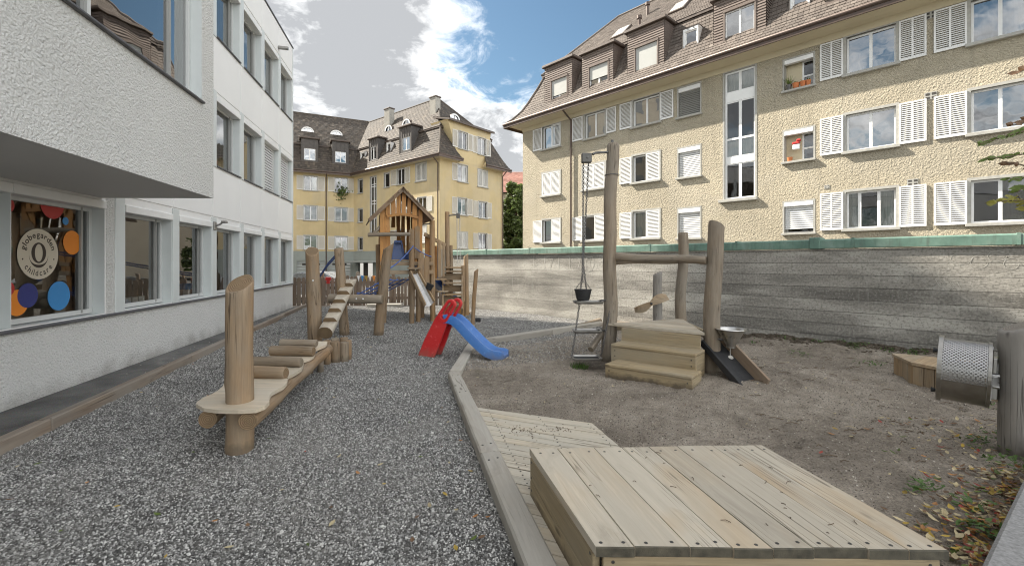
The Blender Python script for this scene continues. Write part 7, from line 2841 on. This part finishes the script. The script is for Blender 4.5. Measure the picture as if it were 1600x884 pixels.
for p in ins:
    MB().cbox((-0.03, -0.03, -0.1), (0.03, 0.03, nmz - 0.004), 0.004).build('corner_post', M['board_side'], big, Matrix.Translation(Vector((p.x, p.y, 0)) + (ct - p).normalized() * 0.06 * Vector((1, 1, 0)).length))

# ================================================================== sieve drum and its post
dp = thing('sieve_drum', (4.24, 3.80, 0), 'rotating steel sieve drum on a thick grey wooden post at the right edge', 'sieve drum')
log('post', (4.265, 3.80, -0.15), (4.27, 3.80, 1.08), 0.148, 0.140, M['log_grey'], dp, 101, 0.008, radians(-24), pi * 0.86, n=24, round_end=0.03)
A_, B_ = Vector((3.90, 4.14, 0.645)), Vector((4.112, 3.926, 0.632))
Md = frame(A_, B_ - A_)
LD, RD = (B_ - A_).length, 0.272


def arc_shell(a0, a1, r0, r1, x0, x1, n=28):
    m = MB()
    rows_ = [(x0, r0), (x1, r0), (x1, r1), (x0, r1), (x0, r0)]
    for (xa, ra), (xb, rb) in zip(rows_, rows_[1:]):
        for k in range(n):
            q0, q1 = a0 + (a1 - a0) * k / n, a0 + (a1 - a0) * (k + 1) / n
            m.quad((xa, ra * cos(q0), ra * sin(q0)), (xa, ra * cos(q1), ra * sin(q1)), (xb, rb * cos(q1), rb * sin(q1)), (xb, rb * cos(q0), rb * sin(q0)))
    return m


def perforated_steel():
    t = NT('perforated_sheet')
    v = t.tc.outputs['Object']
    s_ = t.n('ShaderNodeSeparateXYZ'); t.l(v, s_.inputs[0])
    ang = t.math('ARCTAN2', s_.outputs['Z'], s_.outputs['Y'])
    cx = t.math('MULTIPLY', s_.outputs['X'], 36.0)
    cy = t.math('MULTIPLY', ang, 36.0 * RD)
    a = t.math('ADD', cx, cy); b = t.math('SUBTRACT', cx, cy)
    fa_ = t.math('SUBTRACT', t.math('FRACT', a), 0.5); fb_ = t.math('SUBTRACT', t.math('FRACT', b), 0.5)
    d_ = t.math('SQRT', t.math('ADD', t.math('MULTIPLY', fa_, fa_), t.math('MULTIPLY', fb_, fb_)))
    hole = t.math('LESS_THAN', d_, 0.34)
    t.out((0.46, 0.45, 0.44), 0.38, None, 1.0)
    tr = t.n('ShaderNodeBsdfTransparent')
    mx = t.n('ShaderNodeMixShader')
    t.l(hole, mx.inputs[0]); t.l(t.b.outputs[0], mx.inputs[1]); t.l(tr.outputs[0], mx.inputs[2])
    t.l(mx.outputs[0], t.t.nodes['Material Output'].inputs['Surface'])
    return t.mat


M['perf'] = perforated_steel()
# local Y points backward-left, Z up; front faces -Y
arc_shell(radians(10), radians(192), RD, RD - 0.004, 0.012, LD - 0.012, 36).build('perforated_shell', M['perf'], dp, Md)
arc_shell(radians(192.5), radians(369.5), RD + 0.003, RD - 0.005, 0.012, LD - 0.012, 36).build('solid_shell', M['drum_steel'], dp, Md, angle=30)
arc_shell(0, 2 * pi, RD + 0.022, RD - 0.02, -0.018, 0.012, 48).build('rim', M['drum_steel'], dp, Md, angle=40)
arc_shell(0, 2 * pi, RD + 0.008, RD - 0.02, LD - 0.010, LD + 0.012, 48).build('rim', M['drum_steel'], dp, Md, angle=40)
m = MB()
for k in range(3):
    q = k * 2 * pi / 3 + 0.35
    m.box((LD - 0.004, -0.03, 0), (LD + 0.02, 0.03, RD - 0.01), 0, Matrix.Rotation(q, 4, 'X'))
m.build('spoke', M['drum_steel'], dp, Md)
m = MB()
for q in (0.5, 0.5 + pi):
    m.cbox((LD + 0.02, -0.012, 0.02), (LD + 0.065, 0.012, 0.16), 0.004, 0, Matrix.Rotation(q + pi / 2, 4, 'X'))
m.cbox((LD + 0.015, -0.04, -0.20), (LD + 0.06, 0.03, 0.0), 0.006).cbox((LD + 0.02, -0.03, 0.02), (LD + 0.05, 0.10, 0.15), 0.006)
m.build('handle', M['steel'], dp, Md)
MB().tube([(-0.01, 0, 0), (LD + 0.24, 0, 0)], 0.022, 10).build('axle', M['steel'], dp, Md, angle=50)
for q in (2.36, 3.9):
    m = MB().tube([(-0.015, RD * 0.93 * cos(q), RD * 0.93 * sin(q)), (-0.05, RD * 0.93 * cos(q), RD * 0.93 * sin(q))], [0.012, 0.022], 10)
    m.build('knob', M['rubber'], dp, Md)

# curved bench of planks near the wall
bn = thing('corner_bench', (5.5, 5.9, 0), 'low curved wooden bench with an upright plank face in front of the concrete wall', 'bench')
BZ = 0.30
tops = [[(1393.5, 552), (1431, 566), (1424, 566.5), (1420, 565)], [(1393.5, 552), (1470, 561), (1490, 580), (1432, 566.5)], [(1472, 561.3), (1545, 567), (1565, 588), (1492, 580.3)], [(1547, 567.3), (1640, 580), (1670, 600), (1567, 588.3)]]
fr_pts = [G(1393.5, 552, BZ), G(1408, 558.5, BZ), G(1424, 566, BZ), G(1458, 572.5, BZ), G(1492, 580.5, BZ), G(1528, 584.5, BZ), G(1566, 588.5, BZ), G(1640, 600, BZ)]
bk_pts = [G(1393.5, 552, BZ) + Vector((0.03, 0.02, 0)), G(1425, 553.5, BZ), G(1447, 556, BZ), G(1478, 560, BZ), G(1512, 563, BZ), G(1548, 566, BZ), G(1588, 570, BZ), G(1650, 576, BZ)]
for k in range(7):
    q = [fr_pts[k], fr_pts[k + 1], bk_pts[k + 1], bk_pts[k]]
    c_ = (q[0] + q[1] + q[2] + q[3]) / 4
    q = [p.lerp(c_, 0.012) for p in q]
    Mq = frame(q[0], q[3] - q[0])
    inv = Mq.inverted()
    m = MB().prism([(p.x, p.y) for p in q], BZ - 0.035, BZ + random.uniform(-.002, .002))
    m.v = [tuple(inv @ Vector(v)) for v in m.v]
    m.build('seat_board', M['bench'], bn, Mq)
for a, b in zip(fr_pts, fr_pts[1:]):
    d = b - a
    n = max(1, int(round(d.length / 0.13)))
    for k in range(n):
        p, q = a.lerp(b, k / n + 0.01), a.lerp(b, (k + 1) / n - 0.01)
        w_ = (q - p).length
        Mq = frame(Vector((p.x, p.y, 0)), d)
        MB().cbox((0, 0.018, -0.12), (w_, 0.05, BZ - 0.037 + random.uniform(-.004, 0)), 0.004).build('face_board', M['bench_face'], bn, Mq)

# ================================================================== leaves, weeds, tree at the right, car and small things
def leaf_geo(m, p, L, w, yaw, tilt, curl, mi=0, up=None):
    """a folded leaf: two halves along a mid rib"""
    d = Vector((cos(yaw), sin(yaw), 0))
    s = Vector((-sin(yaw), cos(yaw), 0))
    z = Vector((0, 0, 1))
    d = (d * cos(tilt) + z * sin(tilt)).normalized()
    n = s.cross(d)
    if n.z < 0: n = -n
    pts = []
    for t, ww in ((0.0, 0.0), (0.3, 0.85), (0.62, 0.95), (1.0, 0.0)):
        c = p + d * (L * (t - 0.5)) + n * (curl * L * (t - 0.5) ** 2)
        pts.append((c, c + s * w * ww / 2 + n * w * 0.18 * ww, c - s * w * ww / 2 + n * w * 0.18 * ww))
    b = [pts[0][0], pts[1][0], pts[2][0], pts[3][0], pts[1][1], pts[2][1], pts[1][2], pts[2][2]]
    m.add(b, [(0, 1, 4), (1, 2, 5, 4), (2, 3, 5), (0, 6, 1), (1, 6, 7, 2), (2, 7, 3)], mi)


rl = random.Random(12)
one = [
    (245.6, 805, 'leaf_green', 0.055, 'green oval leaf on the gravel, largest of those left of the middle'),
    (357.5, 860, 'leaf_pale', 0.055, 'pale curled leaf on the gravel near the bottom edge left of the middle'),
    (259, 868, 'leaf_yellow', 0.028, 'small bright yellow leaf on the gravel at the bottom edge'),
    (335.5, 816, 'leaf_orange', 0.04, 'small rusty leaf on the gravel below the thick round post'),
    (58.7, 727, 'leaf_green', 0.055, 'yellow green leaf on the gravel close to the path edging at the left'),
    (559, 741, 'leaf_orange', 0.05, 'red orange leaf lying alone in the middle of the gravel'),
    (594.5, 728, 'leaf_pale', 0.055, 'pale yellow leaf standing up from the gravel right of the orange leaf'),
    (695, 772, 'leaf_yellow', 0.05, 'yellow leaf on the gravel beside the near timber of the border'),
    (743, 812, 'leaf_orange', 0.045, 'orange leaf on the gravel close to the near end of the timber border'),
    (741, 848, 'leaf_green', 0.05, 'dark green leaf beside a brown one near the bottom of the timber border'),
    (753, 846, 'leaf_brown', 0.055, 'brown leaf beside a green one near the bottom of the timber border'),
    (712, 861, 'leaf_yellow', 0.05, 'golden leaf on the gravel at the bottom left of the timber border'),
    (519, 822, 'leaf_pale', 0.06, 'large whitish leaf on the gravel below the middle of the picture'),
    (477, 708, 'leaf_red', 0.035, 'small dark red leaf on the gravel right of the thick round post'),
    (657, 717, 'leaf_green', 0.045, 'small lime green leaf on the gravel below the bend of the border'),
]
for u, v, mt, L, lab in one:
    p = G(u, v)
    p.z = gravel_z(p.x, p.y) + 0.016
    m = MB()
    leaf_geo(m, Vector((0, 0, 0)), L, L * 0.52, rl.uniform(0, 6.28), rl.uniform(-0.25, 0.35), rl.uniform(0.2, 0.9))
    tag(m.build('fallen_leaf', M[mt], None, Matrix.Translation(p)), lab, 'leaf', 'fallen leaves on the gravel')
lm = [M[k] for k in ('leaf_pale', 'leaf_yellow', 'leaf_green', 'leaf_orange', 'leaf_brown', 'leaf_red')]
m = MB()
for u, v in ((198, 705), (302, 711), (136, 758), (27, 732), (15, 787), (183, 793), (387, 823), (530, 719), (671, 793), (481, 855), (517, 797), (651, 814), (644, 846), (702, 727), (713, 800), (763, 813), (555, 620), (700, 660), (720, 690), (690, 640), (735, 740), (600, 760), (440, 770), (95, 830), (420, 690), (640, 660), (690, 700)):
    p = G(u, v)
    leaf_geo(m, Vector((p.x, p.y, gravel_z(p.x, p.y) + 0.016)), rl.uniform(0.03, 0.055), rl.uniform(0.016, 0.028), rl.uniform(0, 6.28), rl.uniform(-0.3, 0.4), rl.uniform(0.2, 0.9), rl.choice((0, 0, 0, 1, 1, 2, 3, 4)))
for k in range(60):
    y = rl.uniform(4.5, 11)
    x = rl.uniform(kerb_x(y) + .1, -0.95 if y < 9 else 1.0)
    leaf_geo(m, Vector((x, y, gravel_z(x, y) + 0.014)), rl.uniform(0.03, 0.05), rl.uniform(0.015, 0.028), rl.uniform(0, 6.28), rl.uniform(-0.3, 0.4), rl.uniform(0.2, 0.9), rl.choice((0, 0, 1, 4, 4, 3)))
m.build('scattered_leaves', lm)['kind'] = 'stuff'

# litter of leaves and weeds on the sand
m = MB()
wd = MB()
n = 0
while n < 760:
    y = rl.uniform(2.0, 4.6)
    k0 = Pk[1] + (Pk[0] - Pk[1]) * ((y - Pk[1].y) / (Pk[0].y - Pk[1].y))
    x = k0.x - 0.02 - abs(rl.gauss(0, 0.30)) * (1.0 if y < 3.3 else 1.3)
    if y > 3.5:
        if rl.random() < 0.75: continue
        x = rl.gauss(4.1, 0.5)
    if y < 1.98 and x < 1.95: continue
    if x < 1.97 and y < 3.15: continue
    n += 1
    mi = rl.choice((0, 0, 0, 0, 0, 1, 2, 2, 4, 4, 4, 4, 3, 5)) if rl.random() < 0.9 else rl.choice((1, 3))
    leaf_geo(m, Vector((x, y, sand_z(x, y) + rl.uniform(0.008, 0.035))), rl.uniform(0.035, 0.075), rl.uniform(0.018, 0.036), rl.uniform(0, 6.28), rl.uniform(-0.5, 0.5), rl.uniform(0.2, 1.2), mi)
for k in range(230):
    if k < 150:
        x = rl.uniform(2.2, 7.4)
        y = rl.uniform(3.2, min(8.6, (14.3 - x) / 0.985))
        mi = rl.choice((0, 0, 0, 4, 4))
    else:
        x = rl.uniform(-0.6, 2.2); y = rl.uniform(5.0, 9.5)
        if y > 9.0 + x * 0.9: continue
        mi = rl.choice((0, 0, 4))
    L = rl.uniform(0.015, 0.055)
    leaf_geo(m, Vector((x, y, sand_z(x, y) + 0.010)), L, L * rl.uniform(0.25, 0.5), rl.uniform(0, 6.28), rl.uniform(-0.3, 0.3), rl.uniform(0.1, 0.9), mi)
m.build('leaf_litter', lm)['kind'] = 'stuff'


def weed(m, x, y, r, n, h):
    z = sand_z(x, y)
    for k in range(n):
        q, d = rl.uniform(0, 6.28), r * sqrt(rl.random())
        p = Vector((x + d * cos(q), y + d * sin(q), 0))
        p.z = sand_z(p.x, p.y) + rl.uniform(0.01, h)
        leaf_geo(m, p, rl.uniform(0.025, 0.06), rl.uniform(0.014, 0.03), rl.uniform(0, 6.28), rl.uniform(-0.2, 0.9), rl.uniform(0, 0.8))


for k in range(56):                                   # weeds at the wall foot and in the near right corner
    y = rl.uniform(6.4, 9.0)
    x = wall_x(y) - 0.05 - abs(rl.gauss(0, 0.35))
    if rl.random() < 0.75: weed(wd, x, y, 0.10, 12, 0.05)
for u, v, r_, n_ in ((1525, 615, 0.16, 40), (1570, 640, 0.12, 26), (1360, 572, 0.22, 46), (1250, 556, 0.18, 34), (1480, 605, 0.14, 26), (1555, 700, 0.22, 60), (1590, 735, 0.2, 50), (1450, 770, 0.1, 24), (1520, 800, 0.12, 36), (1530, 840, 0.1, 34), (1575, 690, .2, 50), (1430, 775, 0.06, 18)):
    p = G(u, v)
    weed(wd, p.x, p.y, r_, n_, 0.07)
wd.build('weeds', M['leaf_weed'])['kind'] = 'stuff'
gt = MB()
c = G(905, 572)
for k in range(70):
    q, d = rl.uniform(0, 6.28), 0.13 * sqrt(rl.random())
    b = Vector((c.x + d * cos(q), c.y + d * sin(q), sand_z(c.x, c.y)))
    t = b + Vector((rl.gauss(0, 0.05), rl.gauss(0, 0.05), rl.uniform(0.04, 0.12)))
    s = Vector((0.008, 0.004, 0))
    gt.add([b - s, b + s, t], [(0, 1, 2)])
go_ = gt.build('grass_tuft', M['leaf_weed'])
tag(go_, 'small green grass tuft below the lowest hanging tray', 'grass')
go_['kind'] = 'stuff'
# twigs and bits on the decks
m = MB()
for k in range(22):
    x, y = rl.uniform(0.35, 1.75), rl.uniform(2.08, 3.0)
    q = rl.uniform(0, 6.28)
    L = rl.uniform(0.01, 0.05)
    a = Vector((x, y, PZ + 0.003))
    d = Vector((cos(q), sin(q), 0)) * L
    m.tube([a, a + d * 0.5 + Vector((0, 0, 0.003)) + Vector((-d.y, d.x, 0)) * 0.15, a + d], 0.0018, 5)
for k in range(130):
    if k < 95:
        x, y = rl.gauss(0.13 if k < 60 else 0.42, 0.10), rl.gauss(4.18, 0.07)
    else:
        x, y = rl.uniform(-0.2, 0.75), rl.uniform(3.2, 4.6)
    if x < lx0(y) + 0.02: continue
    r = rl.uniform(0.004, 0.009)
    m.add([(x + r, y, LZ + .003), (x, y + r * .8, LZ + .003), (x - r, y, LZ + .003), (x, y - r * .8, LZ + .003), (x, y, LZ + .003 + r)], [(0, 1, 4), (1, 2, 4), (2, 3, 4), (3, 0, 4)])
m.build('crumbs', M['bark'])['kind'] = 'stuff'
# pebbles and chips on the sand
m = MB()
for k in range(120):
    x = rl.uniform(-0.4, 6.4)
    y = rl.uniform(3.3, 8.5)
    if y > 8.9 + (x + .7) * .9 or x > wall_x(y) - .1 or (y < 5 and x < 1.9): continue
    r = rl.uniform(0.006, 0.016)
    z = sand_z(x, y)
    m.add([(x + r, y, z), (x, y + r * .8, z), (x - r, y, z), (x, y - r * .8, z), (x + r * .2, y, z + r * .8), (x, y, z - r)], [(0, 1, 4), (1, 2, 4), (2, 3, 4), (3, 0, 4)])
m.build('pebbles', M['leaf_pale'])['kind'] = 'stuff'
m = MB()
for k in range(90):
    x = rl.uniform(2.4, 6.4); y = rl.uniform(3.6, 7.6)
    if x > wall_x(y) - 0.2: continue
    q = rl.uniform(-0.6, 0.5)
    L = rl.uniform(0.04, 0.16)
    z = sand_z(x, y) + 0.008
    m.tube([(x, y, z), (x + cos(q) * L * .5, y + sin(q) * L * .5 + .01, z + .01), (x + cos(q) * L, y + sin(q) * L, z)], 0.004, 5)
m.build('twigs', M['bark'])['kind'] = 'stuff'
# clods along the wall foot
m = MB()
for k in range(1500):
    y = rl.uniform(5.4, 9.7)
    x = wall_x(y) - 0.02 - abs(rl.gauss(0, 0.13 if k < 1200 else 0.5))
    r = rl.uniform(0.012, 0.05 if k < 1200 else 0.03)
    z = sand_z(x, y)
    pts = []
    for j in range(8):
        s = [(-1, 1)[(j >> b) & 1] for b in range(3)]
        pts.append((x + s[0] * r * rl.uniform(.5, 1), y + s[1] * r * rl.uniform(.5, 1), z + s[2] * r * rl.uniform(.3, .7)))
    m.add(pts, [(0, 1, 3, 2), (4, 6, 7, 5), (0, 4, 5, 1), (2, 3, 7, 6), (0, 2, 6, 4), (1, 5, 7, 3)])
m.build('earth_clods', M['earth'])['kind'] = 'stuff'

# tree at the right whose branch tips hang into the picture
tr = thing('young_tree', (7.2, 4.6, 0), 'tree at the right edge whose leafy branch tips hang in front of the beige house', 'tree')
m = MB()
m.tube([(7.2, 4.6, -0.2), (7.15, 4.6, 1.4), (7.05, 4.65, 2.6), (6.95, 4.7, 4.4)], [0.11, 0.095, 0.075, 0.03], 12)
m.build('trunk', M['bark'], tr, Matrix.Identity(4), angle=60)
br = MB()
leafs = []
specs = [((1640, 190), (1600, 205), (1562, 216), (1531, 226), 'leaf_green', 12), ((1650, 230), (1605, 240), (1570, 246), (1540, 248), 'leaf_green', 11), ((1650, 255), (1610, 262), (1590, 256), (1572, 254), 'leaf_brown', 8),
         ((1650, 270), (1612, 276), (1592, 280), (1572, 279), 'leaf_green', 9), ((1650, 330), (1605, 312), (1570, 314), (1538, 318), 'leaf_yg', 12), ((1650, 345), (1610, 330), (1590, 306), (1572, 316), 'leaf_yg', 10),
         ((1650, 170), (1612, 185), (1596, 194), (1580, 196), 'leaf_brown', 8), ((1650, 100), (1615, 105), (1600, 110), (1588, 116), 'leaf_brown', 5), ((1660, 300), (1620, 296), (1604, 290), (1590, 300), 'leaf_green', 8)]
M['leaf_yg'] = leaf_mat('yellow_green_leaf', (0.26, 0.24, 0.045), 0.3)
lt = {}
for k, (a, b, c, d, mt, n) in enumerate(specs):
    yy = 4.25 + 0.10 * (k % 4)
    pts = [Vector((7.05, 4.65, 1.9 + 0.18 * k)), P(*a, yy + .1), P(*b, yy + .05), P(*c, yy), P(*d, yy)]
    br.tube(pts, [0.025, 0.010, 0.007, 0.005, 0.003], 6)
    for i in range(n):
        t = (i + 0.5) / n * 2.6
        j = int(t)
        seq = [pts[2], pts[3], pts[4]]
        p = pts[1].lerp(pts[2], t) if j == 0 else (pts[2].lerp(pts[3], t - 1) if j == 1 else pts[3].lerp(pts[4], min(1, (t - 2) / 0.6)))
        leafs.append((p, mt, i))
for i in range(26):
    q = rl.uniform(0, 6.28)
    base = Vector((7.05, 4.65, rl.uniform(2.2, 4.2)))
    tip = base + Vector((cos(q) * rl.uniform(.6, 1.5), sin(q) * rl.uniform(.5, 1.2), rl.uniform(0.1, 0.9)))
    if tip.x < 5.6: tip.x = 5.6 + rl.random() * .4
    br.tube([base, base.lerp(tip, .5) + Vector((0, 0, .1)), tip], [0.022, 0.012, 0.004], 6)
br.build('branch', M['bark'], tr, Matrix.Identity(4), angle=60)
for p, mt, i in leafs:
    key = (mt, i % 3)
    if key not in lt:
        mm = MB()
        leaf_geo(mm, Vector((0.035, 0, 0)), 0.085, 0.045, 0.0, 0.0, 0.5)
        lt[key] = mm.mesh('leaf', M[mt])
    sgn = 1 if i % 2 else -1
    o = inst('leaf', lt[key], Matrix.Translation(p) @ Matrix.Rotation(pi + rl.uniform(-0.9, 0.9), 4, 'Z') @ Matrix.Rotation(sgn * rl.uniform(0.5, 1.35), 4, 'X') @ Matrix.Rotation(rl.uniform(-0.2, 0.7), 4, 'Y') @ Matrix.Scale(rl.uniform(0.95, 1.4), 4), tr)
m = MB()
for i in range(900):
    q = rl.uniform(0, 6.28)
    r_ = rl.uniform(0.4, 1.5)
    p = Vector((7.05 + cos(q) * r_, 4.65 + sin(q) * r_ * .8, rl.uniform(2.3, 5.0)))
    if p.x / p.y < 1.22 and p.y > 0: continue
    leaf_geo(m, p, 0.09, 0.05, rl.uniform(0, 6.28), rl.uniform(-.6, .6), 0.5)
m.build('crown', M['leaf_green'], tr, Matrix.Identity(4))

# parked car behind the fence
car = thing('parked_car', (-9.6, 22.0, -0.12), 'silver car parked behind the picket fence, only its windows and roof showing', 'car')
Mc = W[car.name]
M['car_paint'] = simple('silver_car_paint', (0.42, 0.44, 0.46), 0.3, 0.6, 0.04, 2)
prof_c = [(-2.0, 0.30, 0.62), (-1.95, 0.25, 0.78), (-1.1, 0.22, 0.84), (-0.55, 0.22, 1.22), (0.0, 0.22, 1.29), (0.75, 0.22, 1.26), (1.45, 0.22, 0.92), (1.95, 0.25, 0.84), (2.05, 0.32, 0.55)]
m = MB()
vs_, fs_ = [], []
for x, zb, zt_ in prof_c:
    top = max(0.0, zt_ - 0.85)
    wy = 0.84
    ring_ = [(-wy, zb), (wy, zb), (wy + .02, min(zt_, 0.62)), (wy, min(zt_, .84)), (wy - 0.42 * top, zt_), (-(wy - 0.42 * top), zt_), (-wy, min(zt_, .84)), (-wy - .02, min(zt_, .62))]
    vs_ += [(x, y_, z_) for y_, z_ in ring_]
for i in range(len(prof_c) - 1):
    for k in range(8):
        fs_.append((i * 8 + k, (i + 1) * 8 + k, (i + 1) * 8 + (k + 1) % 8, i * 8 + (k + 1) % 8))
fs_ += [tuple(range(8)), tuple(reversed(range(8 * (len(prof_c) - 1), 8 * len(prof_c))))]
m.add(vs_, fs_)
m.build('body', M['car_paint'], car, Mc, angle=35)
for x0_, x1_, xa_, xb_ in ((-0.92, -0.06, -0.52, -0.06), (0.02, 1.18, 0.02, 0.80)):
    MB().add([(x0_, -0.853, 0.86), (x1_, -0.853, 0.86), (xb_, -0.70, 1.21), (xa_, -0.70, 1.21)], [(0, 1, 2, 3)]).build('side_window', M['glass_mirror'], car, Mc)
MB().add([(-1.06, -.70, 0.87), (-1.06, .70, 0.87), (-0.60, .58, 1.20), (-0.60, -.58, 1.20)], [(0, 1, 2, 3)]).build('windscreen', M['glass_mirror'], car, Mc)
for x in (-1.3, 1.25):
    for y_ in (-0.80, 0.80):
        wh = MB().lathe([(0.0, -0.09), (0.19, -0.09), (0.30, -0.09), (0.315, -0.05), (0.315, 0.05), (0.30, 0.09), (0.0, 0.09)], 20, 0, frame((0, 0, 0), (1, 0, 0), (0, 1, 0)))
        wo = wh.build('wheel', M['rubber'], car, Mc @ Matrix.Translation((x, y_, 0.315)), angle=40)
        MB().lathe([(0.0, 0.095), (0.18, 0.093), (0.19, 0.09)], 14, 0, frame((0, 0, 0), (1, 0, 0), (0, 1 if y_ > 0 else -1, 0))).build('rim', M['steel'], wo, W[wo.name])
for y_ in (-0.6, 0.6):
    MB().cbox((-2.03, y_ - 0.15, 0.62), (-1.93, y_ + 0.15, 0.75), 0.02).build('headlight', M['white_paint'], car, Mc)

# bunting and cloths on the fence
bu = thing('bunting', (-5.6, 16.75, 1.0), 'small coloured bunting hung along the picket fence behind the notched log', 'bunting')
m = MB().tube([P(558, 428, 16.7), P(572, 432, 16.7), P(586, 431, 16.7), P(602, 428, 16.7)], 0.008, 5)
m.build('string', M['rope_pale'], bu, Matrix.Identity(4))
for i, (u, mt) in enumerate(((560, 'white_paint'), (566, 'dot_blue'), (572, 'leaf_yellow'), (578, 'white_paint'), (584, 'dot_orange'), (590, 'leaf_green'), (597, 'dot_red'))):
    a, b, c = P(u - 2.4, 430.5, 16.68), P(u + 2.4, 431, 16.68), P(u + .4, 440, 16.66)
    k = Vector((0, 0.006, 0))
    MB().add([a, b, c, a + k, b + k, c + k], [(0, 2, 1), (3, 4, 5), (0, 1, 4, 3), (1, 2, 5, 4), (2, 0, 3, 5)]).build('flag', M[mt], bu, Matrix.Identity(4))
tag(MB().cbox((-.1, -.02, 0), (.1, .02, .12), 0.01).cbox((-.06, -.025, -.12), (.05, .025, 0.0), 0.01).build('red_cloth', M['dot_red'], None, Matrix.Translation(P(513, 438, 16.66))), 'small red cloth hung on the picket fence right of the rope', 'cloth')
# block and low planks at the foot of the tower
tag(MB().cbox((-.24, -.2, 0), (.24, .2, .30), 0.02).build('stone_block', M['chimney'], None, Matrix.Translation((G(625, 468).x, G(625, 468).y, 0))), 'grey stone block standing behind the rope net near the fence', 'block')
tag(MB().cbox((-.62, -.2, 0), (.62, .2, .12), 0.02).build('low_plank', M['beam_grey'], None, Matrix.Translation((G(602, 479).x, G(602, 479).y, 0.0))), 'low grey plank lying on the gravel behind the crossbar', 'plank')
tag(MB().cbox((-.07, -.06, 0), (.07, .06, .11), 0.02).build('rubber_block', M['rubber'], None, Matrix.Translation((G(747, 503).x, G(747, 503).y, 0.0))), 'small black block on the gravel right of the leaning tower post', 'block')
# stones fallen on the path
m = MB()
for k in range(60):
    y = rl.uniform(6, 15)
    x = kerb_x(y) - rl.uniform(0.12, 0.7)
    r = rl.uniform(0.008, 0.02)
    m.add([(x + r, y, .056), (x, y + r, .056), (x - r, y, .056), (x, y - r, .056), (x, y, .056 + r)], [(0, 1, 4), (1, 2, 4), (2, 3, 4), (3, 0, 4)])
m.build('path_stones', M['chimney'])['kind'] = 'stuff'
